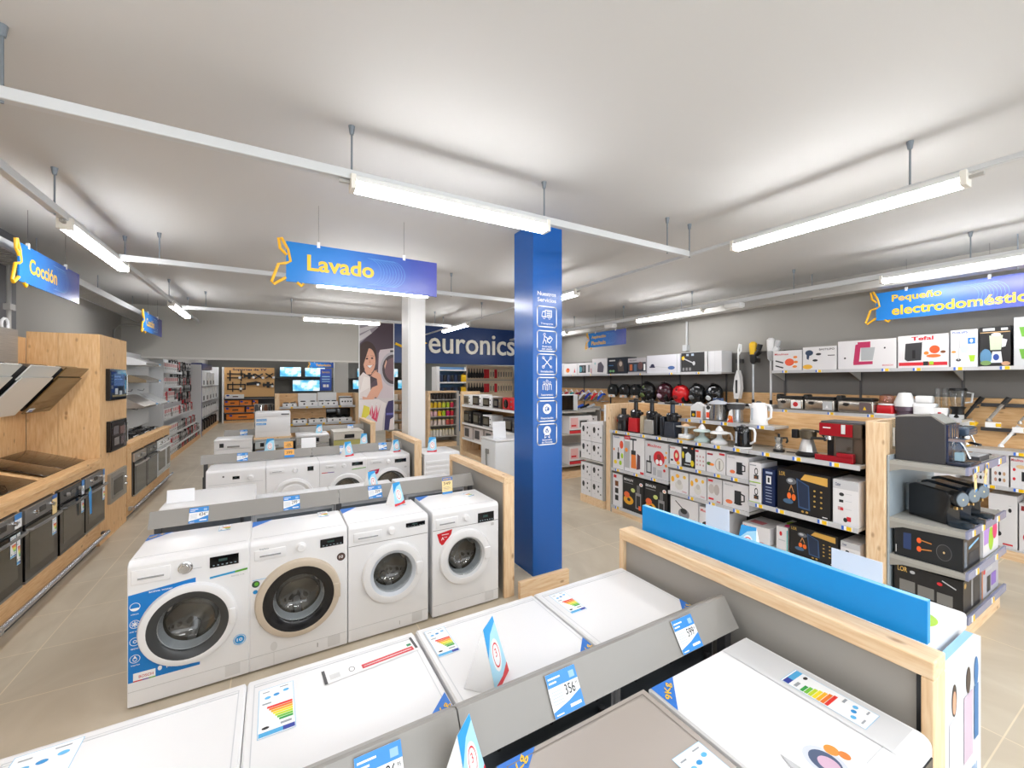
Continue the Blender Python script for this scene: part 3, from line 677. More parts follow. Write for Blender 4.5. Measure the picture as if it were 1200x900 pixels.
for k, x in enumerate(X0):
    en = [[(-.18 if 0 else .2, .17, .12, 180 - 60 if 0 else 180)], [(.25, .18, .11, 176)], [(.25, .235, .09, 178)], [(.23, .235, .09, 176)]][k]
    t = washer('washing_machine', names0[k], x, 1.435, 180, dict(door=(0, .43, .15, .23, WHITE, .18, DGREY), open=0, pm=DGREY, knob=(0, .76, .025), drawer=(-.27, -.1, .72, .79), display=(.1, .25, .73, .79),
               energy=[(e[0], -e[1] if 0 else -.05, e[2], 180) for e in en] if k == -1 else None), w=.583)
    back_panel(t, .583, .58, .85)
    b = B(); h = .8505
    # local frame is turned round; print in world axes on the lid
    b.T = Matrix.Rotation(PI, 4, 'Z')
    if k == 0: b.T = b.T @ Matrix.Translation((-.25, .0, h)); energy(b, top(0, .14, -.02, .25, 0))
    if k == 1: b.T = b.T @ Matrix.Translation((-.255, .0, h)); energy(b, top(0, .1, -.02, .20, 0))
    if k == 2: b.T = b.T @ Matrix.Translation((-.265, .06, h)); energy(b, top(0, .085, 0, .18, 0))
    if k == 3: b.T = b.T @ Matrix.Translation((-.24, .04, h)); energy(b, top(0, .085, 0, .18, 0))
    obj('energy_label', b, t)
    b = B(); b.T = Matrix.Rotation(PI, 4, 'Z')
    b.art(top(0, 1, 0, 1, .8502), [('l', [(-.27, -.28), (-.27, .24), (.27, .24), (.27, -.28)], .003, M('CDCFD2'))]); obj('lid_groove', b, t)
    if k in (1, 2, 3):
        b = B(); b.T = Matrix.Rotation(PI, 4, 'Z'); u, v = .285, -.225
        b.add([(u, v + .11, .852), (u - .11, v, .852), (u, v, .852)], [(0, 1, 2)], M('2A74CE', .4))
        q = b.T; b.T = q @ Matrix.Translation((u - .035, v + .035, .8525)) @ Matrix.Rotation(R(45), 4, 'Z')
        b.art(top(-.035, .035, -.016, .014, 0), [('t', ('', '8Kg', '9Kg', '8Kg')[k], 0, 0, 1, 1, YEL)]); obj('corner_sticker', b, t)
    if k == 1:
        b = B(); b.T = Matrix.Rotation(PI, 4, 'Z') @ Matrix.Translation((-.06, .12, .8512)) @ Matrix.Rotation(R(4), 4, 'Z')
        b.art(top(0, .34, 0, .07, 0), [('r', 0, 0, 1, 1, PAPER), ('r', 0, 0, .03, 1.1, DGREY), ('r', .97, .2, 1, 1.3, DGREY), ('r', .38, .15, .95, .5, RED), ('r', .4, .3, .93, .34, PAPER), ('o', .28, .45, .03, .2, .2, DGREY), ('r', .06, .2, .16, .6, M('D0D0D0')), ('r', .9, .6, .95, .8, M('2F8A5A'))])
        obj('printed_strip', b, t)
# --- machines in the first row facing the camera: dark grey and white tops
t = washer('washing_machine', 'washing machine with taupe grey top, nearest to the camera', .81, .72, 0, dict(door=(0, .43, .15, .23, BEIGE, .18, DGREY), open=0, pm=DGREY, knob=(0, .76, .025), drawer=(-.27, -.1, .72, .79), display=(.1, .25, .73, .79)), w=.575, d=.57, mat=M('A89F97', .3))
back_panel(t, .575, .57, .85, DGREY)
b = B(); b.art(top(-.26, .26, -.26, .26, .8505), [('l', [(0, 0), (0, 1), (1, 1), (1, 0)], .003, M('7E766F'))]); obj('lid_groove', b, t)
b = B(); b.add([(-.284, .275, .8515), (-.284, .16, .8515), (-.16, .275, .8515)], [(0, 1, 2)], M('2A74CE', .4))
b.T = Matrix.Translation((-.235, .235, .8525)) @ Matrix.Rotation(R(45), 4, 'Z'); b.art(top(-.045, .045, -.016, .014, 0), [('t', '9Kg', 0, 0, 1, 1, YEL)]); obj('corner_sticker', b, t)
b = B(); b.T = Matrix.Translation((.13, .05, .8512)) @ Matrix.Rotation(R(-90), 4, 'Z'); energy(b, top(0, .2, 0, .11, 0)) if 0 else None
b.T = Matrix.Translation((.145, -.17, .8512)); energy(b, top(0, .115, .0, .22, 0)); obj('energy_label', b, t)
wp = dict(door=(0, .43, .16, .24, WHITE, .19, DGREY), open=0, pm=DGREY, knob=(0, .76, .025), drawer=(-.27, -.1, .72, .79), display=(.08, .27, .70, .80))
t = washer('washing_machine', 'white washing machine with printed paper on top, nearest the grey panel', 1.395, .715, 0, wp, w=.57, d=.56)
back_panel(t, .57, .56, .85, DGREY)
b = B(); b.art(top(0, 1, 0, 1, .8505), [('r', .12, -.24, .27, .27, M('D6D7D9', .35)), ('p', [(-.27, -.26), (-.05, -.26), (-.02, -.1), (-.05, -.02)], M('D3D3D3', .35)) if 0 else ('r', .115, -.25, .118, .27, M('C0C2C4'))]); obj('lid_groove', b, t)
b = B(); b.add([(-.28, .27, .8515), (-.28, .16, .8515), (-.17, .27, .8515)], [(0, 1, 2)], M('2A74CE', .4))
b.T = Matrix.Translation((-.24, .23, .8525)) @ Matrix.Rotation(R(45), 4, 'Z'); b.art(top(-.04, .04, -.015, .013, 0), [('t', '9Kg', 0, 0, 1, 1, YEL)]); obj('corner_sticker', b, t)
b = B(); b.T = Matrix.Translation((.245, -.17, .8515)) @ Matrix.Rotation(R(180), 4, 'Z') @ Matrix.Translation((0, -.24, 0)); energy(b, top(0, .1, 0, .24, 0)); obj('energy_label', b, t)
b = B(); b.T = Matrix.Translation((-.16, -.10, .852))
b.art(top(-.07, .17, -.16, .02, 0), [('p', [(0, .0), (.3, .95), (1, .95), (1, 0)], PAPER), ('p', [(0, .1), (.28, .98), (.3, .7), (.14, .0)], M('B9BABC')), ('e', .62, .55, .2, .3, M('C9CED8')), ('e', .62, .55, .15, .22, M('3E4E6E')), ('e', .62, .5, .1, .15, M('C8A6BC')), ('e', .85, .6, .08, .1, ORANGE), ('e', .9, .45, .06, .08, M('E07820')), ('r', .05, .0, .3, .22, RED), ('r', .08, .08, .26, .14, PAPER)])
obj('printed_leaflet', b, t)
# --- machines facing away behind each price rail
def away(label, x, y, h=.85, mat=WHITE):
    t = washer('washing_machine', label, x, y, 180, dict(door=(0, .43, .15, .23, WHITE, .18, DGREY), open=0, pm=DGREY, knob=(0, .76, .025), drawer=(-.27, -.1, .72, .79)), h=h, mat=mat)
    back_panel(t, .595, .58, h, GALV if mat is WHITE else DGREY); return t
aw = away('white washing machine turned away, half hidden behind the second rail at its left end', -.43, 4.2, h=.955)
aw.name = 'washing_machine'
aw2 = away('white washing machine turned away, mostly hidden behind the second price rail', .165, 4.2); aw2['group'] = 'machines turned away behind the second rail'
for x in (.765, 1.395):
    s = dup(aw2, (x, 4.2, 0), 180, 'white washing machine turned away, mostly hidden behind the second price rail', 'machines turned away behind the second rail')
for x in X2:
    s = dup(aw2, (x, 6.94, 0), 180, 'white washing machine turned away, mostly hidden behind the third price rail', 'machines turned away behind the third rail')

# ---------------------------------------------------------------- display racks: price rail, uprights, side panel framed in pine
RAIL = M('908D88', .38); PANEL = M('A09C95', .4)
def rack(label, Y0, n=2, x0=-.79, x1=1.69):
    t = thing('display_rack', label, 'display rack', (0, Y0, 0))
    L = (x1 - x0) / n
    a, bz, ty, tz = .585, .865, .65, .97
    for k in range(n):
        xa, xb = x0 + k * L + .002, x0 + (k + 1) * L - .002
        b = B().prism([(a, bz), (ty, tz), (ty + .012, tz), (ty + .012, tz - .02), (a + .02, bz - .004)], xa, xb, RAIL, 'x')
        b.prism([(ty + .012, tz), (ty + .07, .93), (ty + .07, .92), (ty, tz - .02)], xa, xb, RAIL, 'x')
        obj('price_rail', b, t)
    for x in [x0 + .05, (x0 + x1) / 2, x1 - .02]:
        obj('upright', B().box(x - .02, x + .02, .62, .66, 0, .9, DGREY), t, bev=.003)
    obj('backing', B().box(x0 + .02, x1, .625, .645, .05, .7, M('2E2F31', .5)), t)
    p = B().box(1.735, 1.79, .045, 1.27, .03, 1.0, PANEL); obj('side_panel', p, t, bev=.002)
    obj('top_cap', B().box(1.71, 1.81, .0, 1.30, 1.0, 1.055, LPINE_Y), t, bev=.004)
    obj('frame_post', B().box(1.71, 1.81, -.0, .03, 0, .9995, LPINE_Z), t, bev=.004)
    obj('frame_post', B().box(1.71, 1.81, 1.27, 1.30, 0, .9995, LPINE_Z), t, bev=.004)
    obj('seal_strip', B().box(1.73, 1.795, .03, .045, .02, .995, BLACK), t)
    return t
r0 = rack('nearest display rack with price rail and grey side panel topped in pine', .44)
dup(r0, (.035, 3.155, 0), 0, 'second display rack, its side panel ending at the foot of the blue pillar')
dup(r0, (.015, 5.72, 0), 0, 'third display rack, its side panel in front of the white pillar')
dup(r0, (0, 8.7, 0), 0, 'farthest display rack, behind the dishwashers')
def place_card(kind, label, x, y, z, tilt, price, w=.125, h=.10, cols=None):
    t = B()
    bl = M('2F86D2', .35)
    if kind == 'blue':
        t.box(-w / 2, w / 2, 0, .002, 0, h, PAPER)
        it = [('r', 0, .68, 1, 1, bl), ('p', [(0, 0), (1, 0), (1, .42), (.55, .26), (0, .14)], bl), ('r', .05, .86, .45, .9, PAPER), ('r', .05, .76, .3, .8, PAPER), ('r', .74, .74, .92, .9, M('8FB8DE')), ('r', .55, .1, .92, .17, PAPER), ('r', .06, .04, .3, .07, PAPER)]
        it += [('r', .06, .56 - .07 * k, .42, .58 - .07 * k, M('B8C2CC')) for k in range(5)]
        it += [('t', price, .5, .4, .84, .64, BLACK, .0), ('t', '95', .87, .54, .95, .62, BLACK, 0)]
    elif kind == 'offer':
        t.box(-w / 2, w / 2, 0, .002, 0, h, M('F3D79A', .4))
        it = [('r', 0, .8, 1, 1, M('3E6FB8')), ('t', 'OFERTA', .1, .84, .9, .95, YEL), ('r', 0, 0, 1, .13, M('3E8FD2')), ('t', price, .12, .55, .8, .72, BLACK, 0), ('r', .1, .4, .7, .42, MGREY), ('r', .1, .32, .8, .34, MGREY), ('r', .1, .24, .6, .26, MGREY)]
    elif kind == 'orange':
        t.box(-w / 2, w / 2, 0, .002, 0, h, M('F2B25A', .4)); it = [('r', 0, 0, 1, .3, bl), ('t', price, .2, .45, .8, .8, BLACK, 0)]
    elif kind == 'plain':
        t.box(-w / 2, w / 2, 0, .002, 0, h, M('EDEFF3', .45)); it = [('r', .1, .9, .5, .91, M('D2D8E0'))]
    t.art(front(-w / 2, w / 2, 0, 0, h), it)
    o = one('price_card' if kind != 'plain' else 'paper_sheet', label, 'price card' if kind != 'plain' else 'paper', t, (x, y, z))
    o.rotation_euler = (R(-tilt), 0, 0)
    return o
def rcard(Y0, x, label, price, kind='blue', w=.115):   # on the sloping rail face
    place_card(kind, label, x, Y0 + .585 - .004, .865 + .006, 31.5, price, w, .112)
rcard(.44, .23, 'blue and white price card ending in 86 at the bottom edge', '386')
rcard(.44, .80, 'price card reading 356 in the middle of the nearest rail, by the tall folded card', '356')
rcard(.44, 1.39, 'price card reading 599 at the right end of the nearest rail, by the grey panel', '599')
rcard(3.155, -.47, 'blue price card reading 434 at the left of the second rail', '434')
rcard(3.155, .13, 'blue price card second from left on the second rail', '299')
rcard(3.155, .78, 'blue price card behind the folded card on the second rail', '359')
rcard(5.72, -.34, 'blue price card leftmost on the third rail', '279')
rcard(5.72, .19, 'small orange price card on the third rail', '399', 'orange')
rcard(5.72, .88, 'blue price card third from left on the third rail', '549')
rcard(5.72, 1.42, 'blue price card rightmost on the third rail', '389')
rcard(8.7, -.48, 'blue price card leftmost on the farthest rail', '329')
rcard(8.7, 1.42, 'blue price card rightmost on the farthest rail', '419')
place_card('offer', 'yellow offer card reading 349 standing on the machine with the red shield', 1.40, 3.62, .852, 4, '349', .1, .15)
place_card('plain', 'blank white sheet leaning at the left end of the second rail', -.62, 4.06, .957, 10, '', .17, .1)
def tent(label, x, y, z, rz, s=1.0):
    """folded promotional card: triangular tent with a rounded printed front"""
    b = B(); w, h, d = .11 * s, .2 * s, .1 * s
    b.add([(0, 0, 0), (w, 0, 0), (w * .75, d * .5, h), (0, d, 0), (w, d, 0)], [(0, 1, 2), (1, 4, 2), (4, 3, 2), (3, 0, 2)], PAPER)
    o = Vector((0, 0, 0)); v = Vector((w * .75, d * .5, h))
    fr = ((0, 0, 0), (w, 0, 0), (0, d * .5, h))
    AQ = M('A6D6D4', .4); rr = M('D8343A', .4)
    b.art(fr, [('p', [(.0, 0), (1, 0), (.75, 1)], AQ), ('p', [(.14, .18), (.37, .5), (.56, .75), (.83, .68), (.86, .56), (.6, .62), (.36, .38)], M('2F9AD8')), ('e', .62, .36, .19, .15, PAPER), ('o', .62, .36, .16, .125, .12, rr), ('t', '3', .57, .38, .66, .45, rr), ('t', 'años', .52, .29, .72, .34, M('2F9AD8')), ('p', [(.05, 0), (.3, .0), (.93, .28), (.95, .18), (.5, 0), (1, 0), (.93, .3)], rr), ('p', [(.05, .0), (.95, .2), (.93, .3)], rr), ('r', .3, .08, .55, .12, M('2F7AC0'))])
    return one('folded_card', label, 'promotional card', b, (x, y, z), rz)
def tent2(label, x, y, z, rz, s=1.0):
    b = B(); w, h, d = .10 * s, .15 * s, .09 * s
    b.add([(-w / 2, 0, 0), (w / 2, 0, 0), (w / 2 - .01 * s, d / 2, h), (-w / 2 + .02 * s, d / 2, h), (-w / 2, d, 0), (w / 2, d, 0)], [(0, 1, 2, 3), (5, 4, 3, 2), (0, 3, 4), (1, 5, 2)], PAPER)
    rr = M('D8343A', .4)
    b.art(((-w / 2, 0, 0), (w, 0, 0), (0, d / 2, h)), [('p', [(.0, 0), (1, 0), (.9, 1), (.2, 1)], SKY), ('p', [(.1, .55), (.5, .82), (.9, .9), (.9, 1), (.2, 1)], M('2F9AD8')), ('e', .55, .45, .26, .26, PAPER), ('o', .55, .45, .2, .2, .15, rr), ('t', '3', .5, .42, .6, .56, rr), ('p', [(.0, 0), (1, 0), (1, .16), (.6, .08), (.0, .1)], rr)])
    return one('folded_card', label, 'promotional card', b, (x, y, z), rz)
tent2('tall folded guarantee card standing on the nearest white machines', .69, 1.26, .851, 42, 1.3)
tent2('folded guarantee card half cut off at the bottom edge of the view', .455, .955, .851, 42, 1.05)
tent2('folded guarantee card on the third machine of the second row', .93, 3.50, .851, 32, 1.2)
tent2('folded guarantee card leaning before the third row, above the second rail', .80, 3.90, .90, 28, 1.1)
tent2('folded guarantee card on the striped machine of the third row', .92, 6.1, .851, 25, 1.3)
tent2('folded guarantee card at the right end of the third row, by the panel', 1.58, 6.12, .851, 15, 1.15)
tent2('folded guarantee card on top of the silver dishwasher', .78, 8.95, .851, -10, 1.2)
tent2('folded guarantee card before the dishwasher with wooden top', -.05, 7.0, .851, -10, 1.3)
tent2('folded guarantee card at the right behind the third rail', 1.28, 7.05, .851, -10, 1.2)
tent2('folded guarantee card on the fluted white dryer', 2.02, 5.85, .851, -20, 1.4)
one('paper_sheet', 'white sheet standing behind the third rail beside the silver dishwasher', 'paper', B().box(0, .2, 0, .003, 0, .18, PAPER), (.37, 7.0, .852))
place_card('orange', 'small red and green offer card behind the third rail', .2, 7.0, .852, 5, '-10%', .12, .14)

# ---------------------------------------------------------------- dishwashers in the farthest row
def dishwasher(label, x, y, h, mat, pm, disp, name='dishwasher', stick=False):
    t = thing(name, label, 'dishwasher', (x, y, 0))
    w, d = .56, .56; F = -d / 2
    obj('cabinet', B().box(-w / 2, w / 2, F + .02, -F, .0, h - .03, mat), t, bev=.004)
    obj('worktop', B().rbox(-w / 2, w / 2, F, -F, h - .03, h, mat, .006), t)
    obj('door', B().box(-w / 2 + .003, w / 2 - .003, F, F + .02, .1, h - .17, pm), t, bev=.003)
    b = B().box(-w / 2 + .003, w / 2 - .003, F - .004, F + .02, h - .16, h - .035, pm if (disp != 'wood' and mat is WHITE) else mat)
    b.box(-.09, .09, F - .012, F - .004, h - .14, h - .11, M('8A8A8A', .3))
    obj('control_panel', b, t, bev=.003)
    obj('display', B().box(*((-.08, .1) if disp == 'mid' else (-.2, -.14)), F - .014, F - .003, h - .13, h - .06, GBLACK), t)
    if stick:
        b = B(); b.art(front(-.26, -.05, F - .006, h - .35, h - .2), [('p', [(0, 0), (0, 1), (1, 1)], M('2A74CE')), ('t', 'A++', .1, .6, .5, .85, YEL)]); obj('sticker', b, t)
    return t
dishwasher('white dishwasher with small black display, leftmost in the farthest row', -.60, 8.98, .87, WHITE, WHITE, 'left')
dishwasher('grey dishwasher under the wooden board and white boxed appliance', .0, 8.98, .84, M('B9C0C2', .35), M('8A8070', .35, .3), 'wood', stick=True)
dishwasher('silver front dishwasher with black display in the farthest row', .66, 8.98, .87, WHITE, SILVER, 'mid')
dishwasher('cream dishwasher with olive band, rightmost in the farthest row', 1.3, 8.98, .90, M('CFCABF', .35), M('B5AF6A', .4), 'mid')
one('wooden_board', 'pine board lying on the grey dishwasher', 'board', B().box(-.3, .3, -.29, .29, 0, .03, LPINE_X), (.0, 8.98, .8405), bev=.003)
t = thing('compact_dishwasher', 'white compact dishwasher standing on the pine board', 'dishwasher', (.0, 8.98, .871))
b = B().rbox(-.28, .28, -.25, .25, 0, .45, WHITE, .01); obj('cabinet', b, t)
obj('door', B().rbox(-.275, .275, -.262, -.25, .1, .36, WHITE, .005), t)
b = B().rbox(-.275, .275, -.264, -.25, .37, .445, WHITE, .005).box(.13, .26, -.268, -.262, .4, .42, DGREY); obj('control_panel', b, t)
b = B(); b.art(front(-.26, -.1, -.263, .22, .34), [('r', 0, .62, 1, .95, M('4A9AD8')), ('r', 0, 0.05, .95, .35, M('4A9AD8')), ('t', 'RESISTENTE', .05, .7, .95, .85, PAPER, 0), ('t', 'SEGURO', .05, .12, .8, .28, PAPER, 0)]); obj('sticker', b, t)

# ---------------------------------------------------------------- machines on the far side of the panels
t = thing('tumble_dryer', 'white dryer with fluted side, right of the third side panel', 'dryer', (2.13, 6.0, 0))
b = B().rbox(-.27, .27, -.29, .29, 0.02, .85, WHITE, .01)
for k in range(9): b.rbox(-.25, .25, -.3, -.285, .1 + .075 * k, .15 + .075 * k, WHITE, .006)
obj('cabinet', b, t); obj('vent_panel', B().box(-.285, -.27, -.2, .2, .1, .8, DGREY), t)
t = thing('washing_machine', 'white washing machine seen from its back with grey drain hose', 'washing machine', (3.62, 6.62, 0))
obj('cabinet', B().rbox(-.3, .3, -.3, .3, .02, .84, M('E2E4E6', .35), .04, 4), t)
obj('worktop', B().rbox(-.3, .3, -.305, .305, .84, .87, WHITE, .01), t)
b = B().tube([(-.32, .02, .62), (-.34, -.02, .5), (-.35, -.06, .35), (-.34, .02, .2)], .016, MGREY).tube([(-.32, .08, .1), (-.35, -.02, .3), (-.35, -.12, .42), (-.35, -.2, .3), (-.33, -.22, .12), (-.33, -.1, .08)], .007, M('C8C8C8', .4))
b.box(-.325, -.3, -.05, .05, .6, .68, MGREY); obj('drain_hose', b, t)
place_card('plain', 'white sheet standing on the washing machine with the hose', 3.5, 6.5, .872, 6, '', .26, .3)
# chest freezer behind the blue panel
t = thing('chest_freezer', 'white chest freezer behind the bright blue panel', 'freezer', (2.27, 1.17, 0))
obj('cabinet', B().rbox(-.3, .3, -.6, .6, .03, .83, WHITE, .02), t)
obj('lid', B().rbox(-.31, .31, -.61, .61, .83, .905, WHITE, .015), t)
b = B(); b.art(top(-.3, .3, -.6, .6, .905), [('e', .6, .09, .14, .06, M('2A6FC0')), ('e', .62, .075, .14, .055, LGREEN)]); obj('lid_sticker', b, t)
t = thing('promo_poster', 'white and blue advertising panel with people, at the freezer end', 'poster', (1.93, .50, .03))
obj('board', B().box(0, .54, 0, .02, 0, .84, M('E4E9EF', .35)).box(0, .54, .02, .045, .78, .84, M('7FB8E6', .3)), t)
b = B(); b.art(front(0, .54, 0, 0, .84), [('p', [(0, 0), (.8, 0), (.75, .35), (.45, .12)], M('1F7AD0')), ('r', .02, .72, .12, .93, M('5A7088')), ('r', .03, .56, .12, .68, M('6A7E90')), ('e', .4, .84, .05, .07, M('3A2A22')), ('e', .4, .83, .035, .05, M('D9A183')), ('p', [(.3, .76), (.5, .76), (.55, .5), (.3, .5)], M('E8E4EA')), ('e', .7, .86, .05, .06, M('3A2A22')), ('p', [(.6, .8), (.8, .8), (.8, .5), (.6, .5)], M('C9B6C8')), ('e', .88, .86, .05, .07, M('2F6FA8')), ('r', .83, .55, .93, .8, M('2F6FA8')), ('t', 'servicios a tu', .08, .4, .9, .45, M('9AC0E6')), ('t', 'medida', .08, .33, .5, .38, M('9AC0E6')), ('e', .12, .18, .06, .03, LGREEN)])
obj('print', b, t)
one('sign_board', 'bright blue upright board standing along the pine rack top', 'board', B().box(-.012, .012, 0, 1.2, 0, .14, M('0094E8', .35)).box(-.012, .012, 0, 1.2, .14, .142, M('6FC0F0', .3)), (1.855, .49, 1.04))
for lb, y, h_, w_ in (('pale paper sheet standing on the freezer near the pine post', .85, .2, .19), ('pale paper sheet standing farther along the freezer top', 1.53, .24, .15)):
    o = one('paper_sheet', lb, 'paper', B().box(-w_ / 2, w_ / 2, 0, .003, 0, h_, M('DCE6F2', .35)), (2.3, y, .906), -90)
tent2('small light blue folded card between the two sheets on the freezer', 2.3, 1.36, .906, -75, 1.1)

# ---------------------------------------------------------------- left aisle: ovens, hobs, hoods
def oven(label, y, z0, style, w=.565, h=.585, x=-1.70, name='built_in_oven'):
    t = thing(name, label, 'oven', (x, y, z0), 90)
    fm = {'grey': M('7E7C7A', .3, .5), 'black': M('1A1A1C', .2), 'steel': STEEL, 'white': M('D8D8D6', .35)}[style]
    hw = w / 2
    obj('carcass', B().box(-hw + .005, hw - .005, .005, .05, 0, h, DGREY), t)
    b = B().box(-hw, hw, -.012, .008, h - .115, h, fm)
    b.box(-.05, .06, -.014, -.01, h - .08, h - .035, GBLACK)
    obj('control_panel', b, t, bev=.002)
    for q in (-.13, .15): obj('knob', B().lathe([(.018, 0), (.016, -.02), (.001, -.022)], CHROME if style != 'black' else MGREY, (q, -.012, h - .058), 'y', 20), t)
    g = B().box(-hw, hw, -.012, .004, 0.02, h - .12, GBLACK if style != 'white' else M('C9CBCC', .2)); obj('door', g, t, bev=.002)
    g = B().box(-hw + .07, hw - .07, -.0135, -.011, .09, h - .2, M('4A463C', .08)); obj('door_window', g, t)
    hm = fm if style != 'black' else M('6A6A6A', .25, .6)
    obj('handle', B().tube([(-hw + .01, -.012, h - .165), (-hw + .03, -.045, h - .16), (-.1, -.055, h - .158), (.1, -.055, h - .158), (hw - .03, -.045, h - .16), (hw - .01, -.012, h - .165)], .012, hm, 10), t)
    obj('bottom_trim', B().box(-hw, hw, -.012, .004, 0, .018, fm), t)
    return t
def sticker_on(t, x, z, w, h, kind, y=-.0145):
    b = B(); fr = front(x, x + w, y, z, z + h)
    if kind == 'energy': energy(b, fr)
    elif kind == 'blue': b.art(fr, [('r', 0, 0, 1, 1, PAPER), ('r', 0, .6, 1, 1, M('3A86CE')), ('t', '499', .2, .2, .8, .45, BLACK, 0)])
    elif kind == 'offer': b.art(fr, [('r', 0, 0, 1, 1, M('F3D79A')), ('r', 0, .8, 1, 1, M('3E6FB8')), ('t', '449', .2, .4, .8, .6, BLACK, 0)])
    elif kind == 'tag': b.art(fr, [('p', [(0, .75), (.4, 1), (.9, .85), (1, 0), (.4, 0)], M('2A8FD8')), ('r', .2, .8, .5, .9, LGREEN)])
    obj('price_label' if kind != 'energy' else 'energy_label', b, t)
o = oven('grey trimmed oven with long colour sticker, cut by the left edge', 4.41, .295, 'grey'); sticker_on(o, .16, .48, .1, .11, 'blue'); sticker_on(o, .1, .28, .08, .16, 'energy'); sticker_on(o, .19, .2, .05, .24, 'energy')
o = oven('grey oven with curved steel handle and yellow price label', 5.015, .295, 'grey'); sticker_on(o, .17, .42, .09, .17, 'offer'); sticker_on(o, .17, .24, .08, .16, 'energy')
o = oven('black oven with hanging blue tag between two grey ovens', 5.63, .295, 'black'); sticker_on(o, .2, .44, .07, .15, 'blue'); sticker_on(o, .19, .26, .07, .16, 'energy'); sticker_on(o, .22, .22, .09, .3, 'tag', -.06)
o = oven('grey oven nearest the pine tower', 6.225, .295, 'grey'); sticker_on(o, .22, .42, .05, .17, 'blue'); sticker_on(o, .2, .24, .07, .16, 'energy')
def counter(label, y0, y1, bays, z=1.0):
    t = thing('display_counter', label, 'counter', (-1.72, y0, 0), 90)
    L = y1 - y0
    obj('fascia', B().box(0, L, -.0, .04, .89, z - .03, PINE_X), t)
    obj('front_rail', B().box(0, L, -.03, .09, z - .03, z + .012, PINE_X), t, bev=.003)
    obj('base_board', B().box(0, L, 0, .03, .05, .29, PINE_X), t)
    obj('plinth', B().box(0, L, .03, .06, 0, .06, DGREY), t)
    prev = 0
    for (a, c) in bays:
        a -= y0; c -= y0
        if a - prev > .004: obj('divider', B().box(prev, a, .0, .03, .29, .89, PINE_Z), t)
        prev = c
    if L - prev > .004: obj('divider', B().box(prev, L, .0, .03, .29, .89, PINE_Z), t)
    return t, L
bays = [(3.53, 4.10), (4.12, 4.70), (4.73, 5.30), (5.34, 5.92), (5.94, 6.51)]
t, L = counter('long pine counter holding the built-in ovens at the left edge', 2.4, 6.465, [(a, b) for a, b in bays if b < 6.6])
obj('deck', B().prism([(.09, .975), (.58, 1.14), (.58, 1.10), (.09, .94)], 0, L, PINE_X, 'x'), t)
for y in (5.38, 4.1, 2.9): obj('deck_batten', B().prism([(.09, .99), (.56, 1.148), (.56, 1.12), (.09, .95)], y - 2.4, y - 2.34, PINE_Y, 'x'), t, bev=.002)
obj('bumper_rail', B().cyl((0, -.05, .135), (4.15, -.05, .135), .022, M('B9B9BE', .25, .8), n=14).box(1.9, 1.94, -.07, .0, .11, .16, GREY).box(4.1, 4.15, -.05, .0, .12, .15, DGREY), t)
o = oven('black oven mostly outside the left edge', 3.815, .295, 'black')
def hob(label, y, x=-2.05, w=.56, d=.46):
    t = thing('ceramic_hob', label, 'hob', (x, y, 1.0), 90)
    T = Matrix.Translation((0, -.22, -.0)) @ Matrix.Rotation(math.atan2(.165, .49), 4, 'X')
    b = B(); b.T = T; b.rbox(-w / 2, w / 2, .0, d, 0, .008, BROWNGLASS, .003); obj('glass_plate', b, t)
    b = B(); b.T = T
    for u, v, r in ((-.14, .12, .08), (.14, .12, .06), (-.14, .34, .06), (.14, .34, .09)): b.art(top(0, 1, 0, 1, .0085), [('o', u, v, r, r, .03, M('6A5A44', .1))])
    obj('cooking_zones', b, t); return t
hob('brown mirror hob nearest the pine tower', 6.16, d=.47, w=.54)
h2 = hob('brown mirror hob second from the pine tower', 5.70, w=.36)
hob('brown mirror hob beyond the batten, cut by the left edge', 5.05)
hob('dark mirror hob outside the left edge', 4.5)
for i, y in enumerate((6.2, 5.62)):
    b = B(); b.T = Matrix.Rotation(math.atan2(.165, .49), 4, 'X'); b.box(-.11, .11, 0, .05, 0, .002, PAPER); b.art(top(-.11, .11, 0, .05, .002), [('r', 0, 0, .2, 1, M('3A86CE')), ('r', .8, 0, 1, 1, M('3A86CE'))])
    one('price_card', 'flat blue and white price strip lying on the back of the ' + ('hob by the tower' if i == 0 else 'second hob'), 'price card', b, (-2.24, y, 1.095), 90)
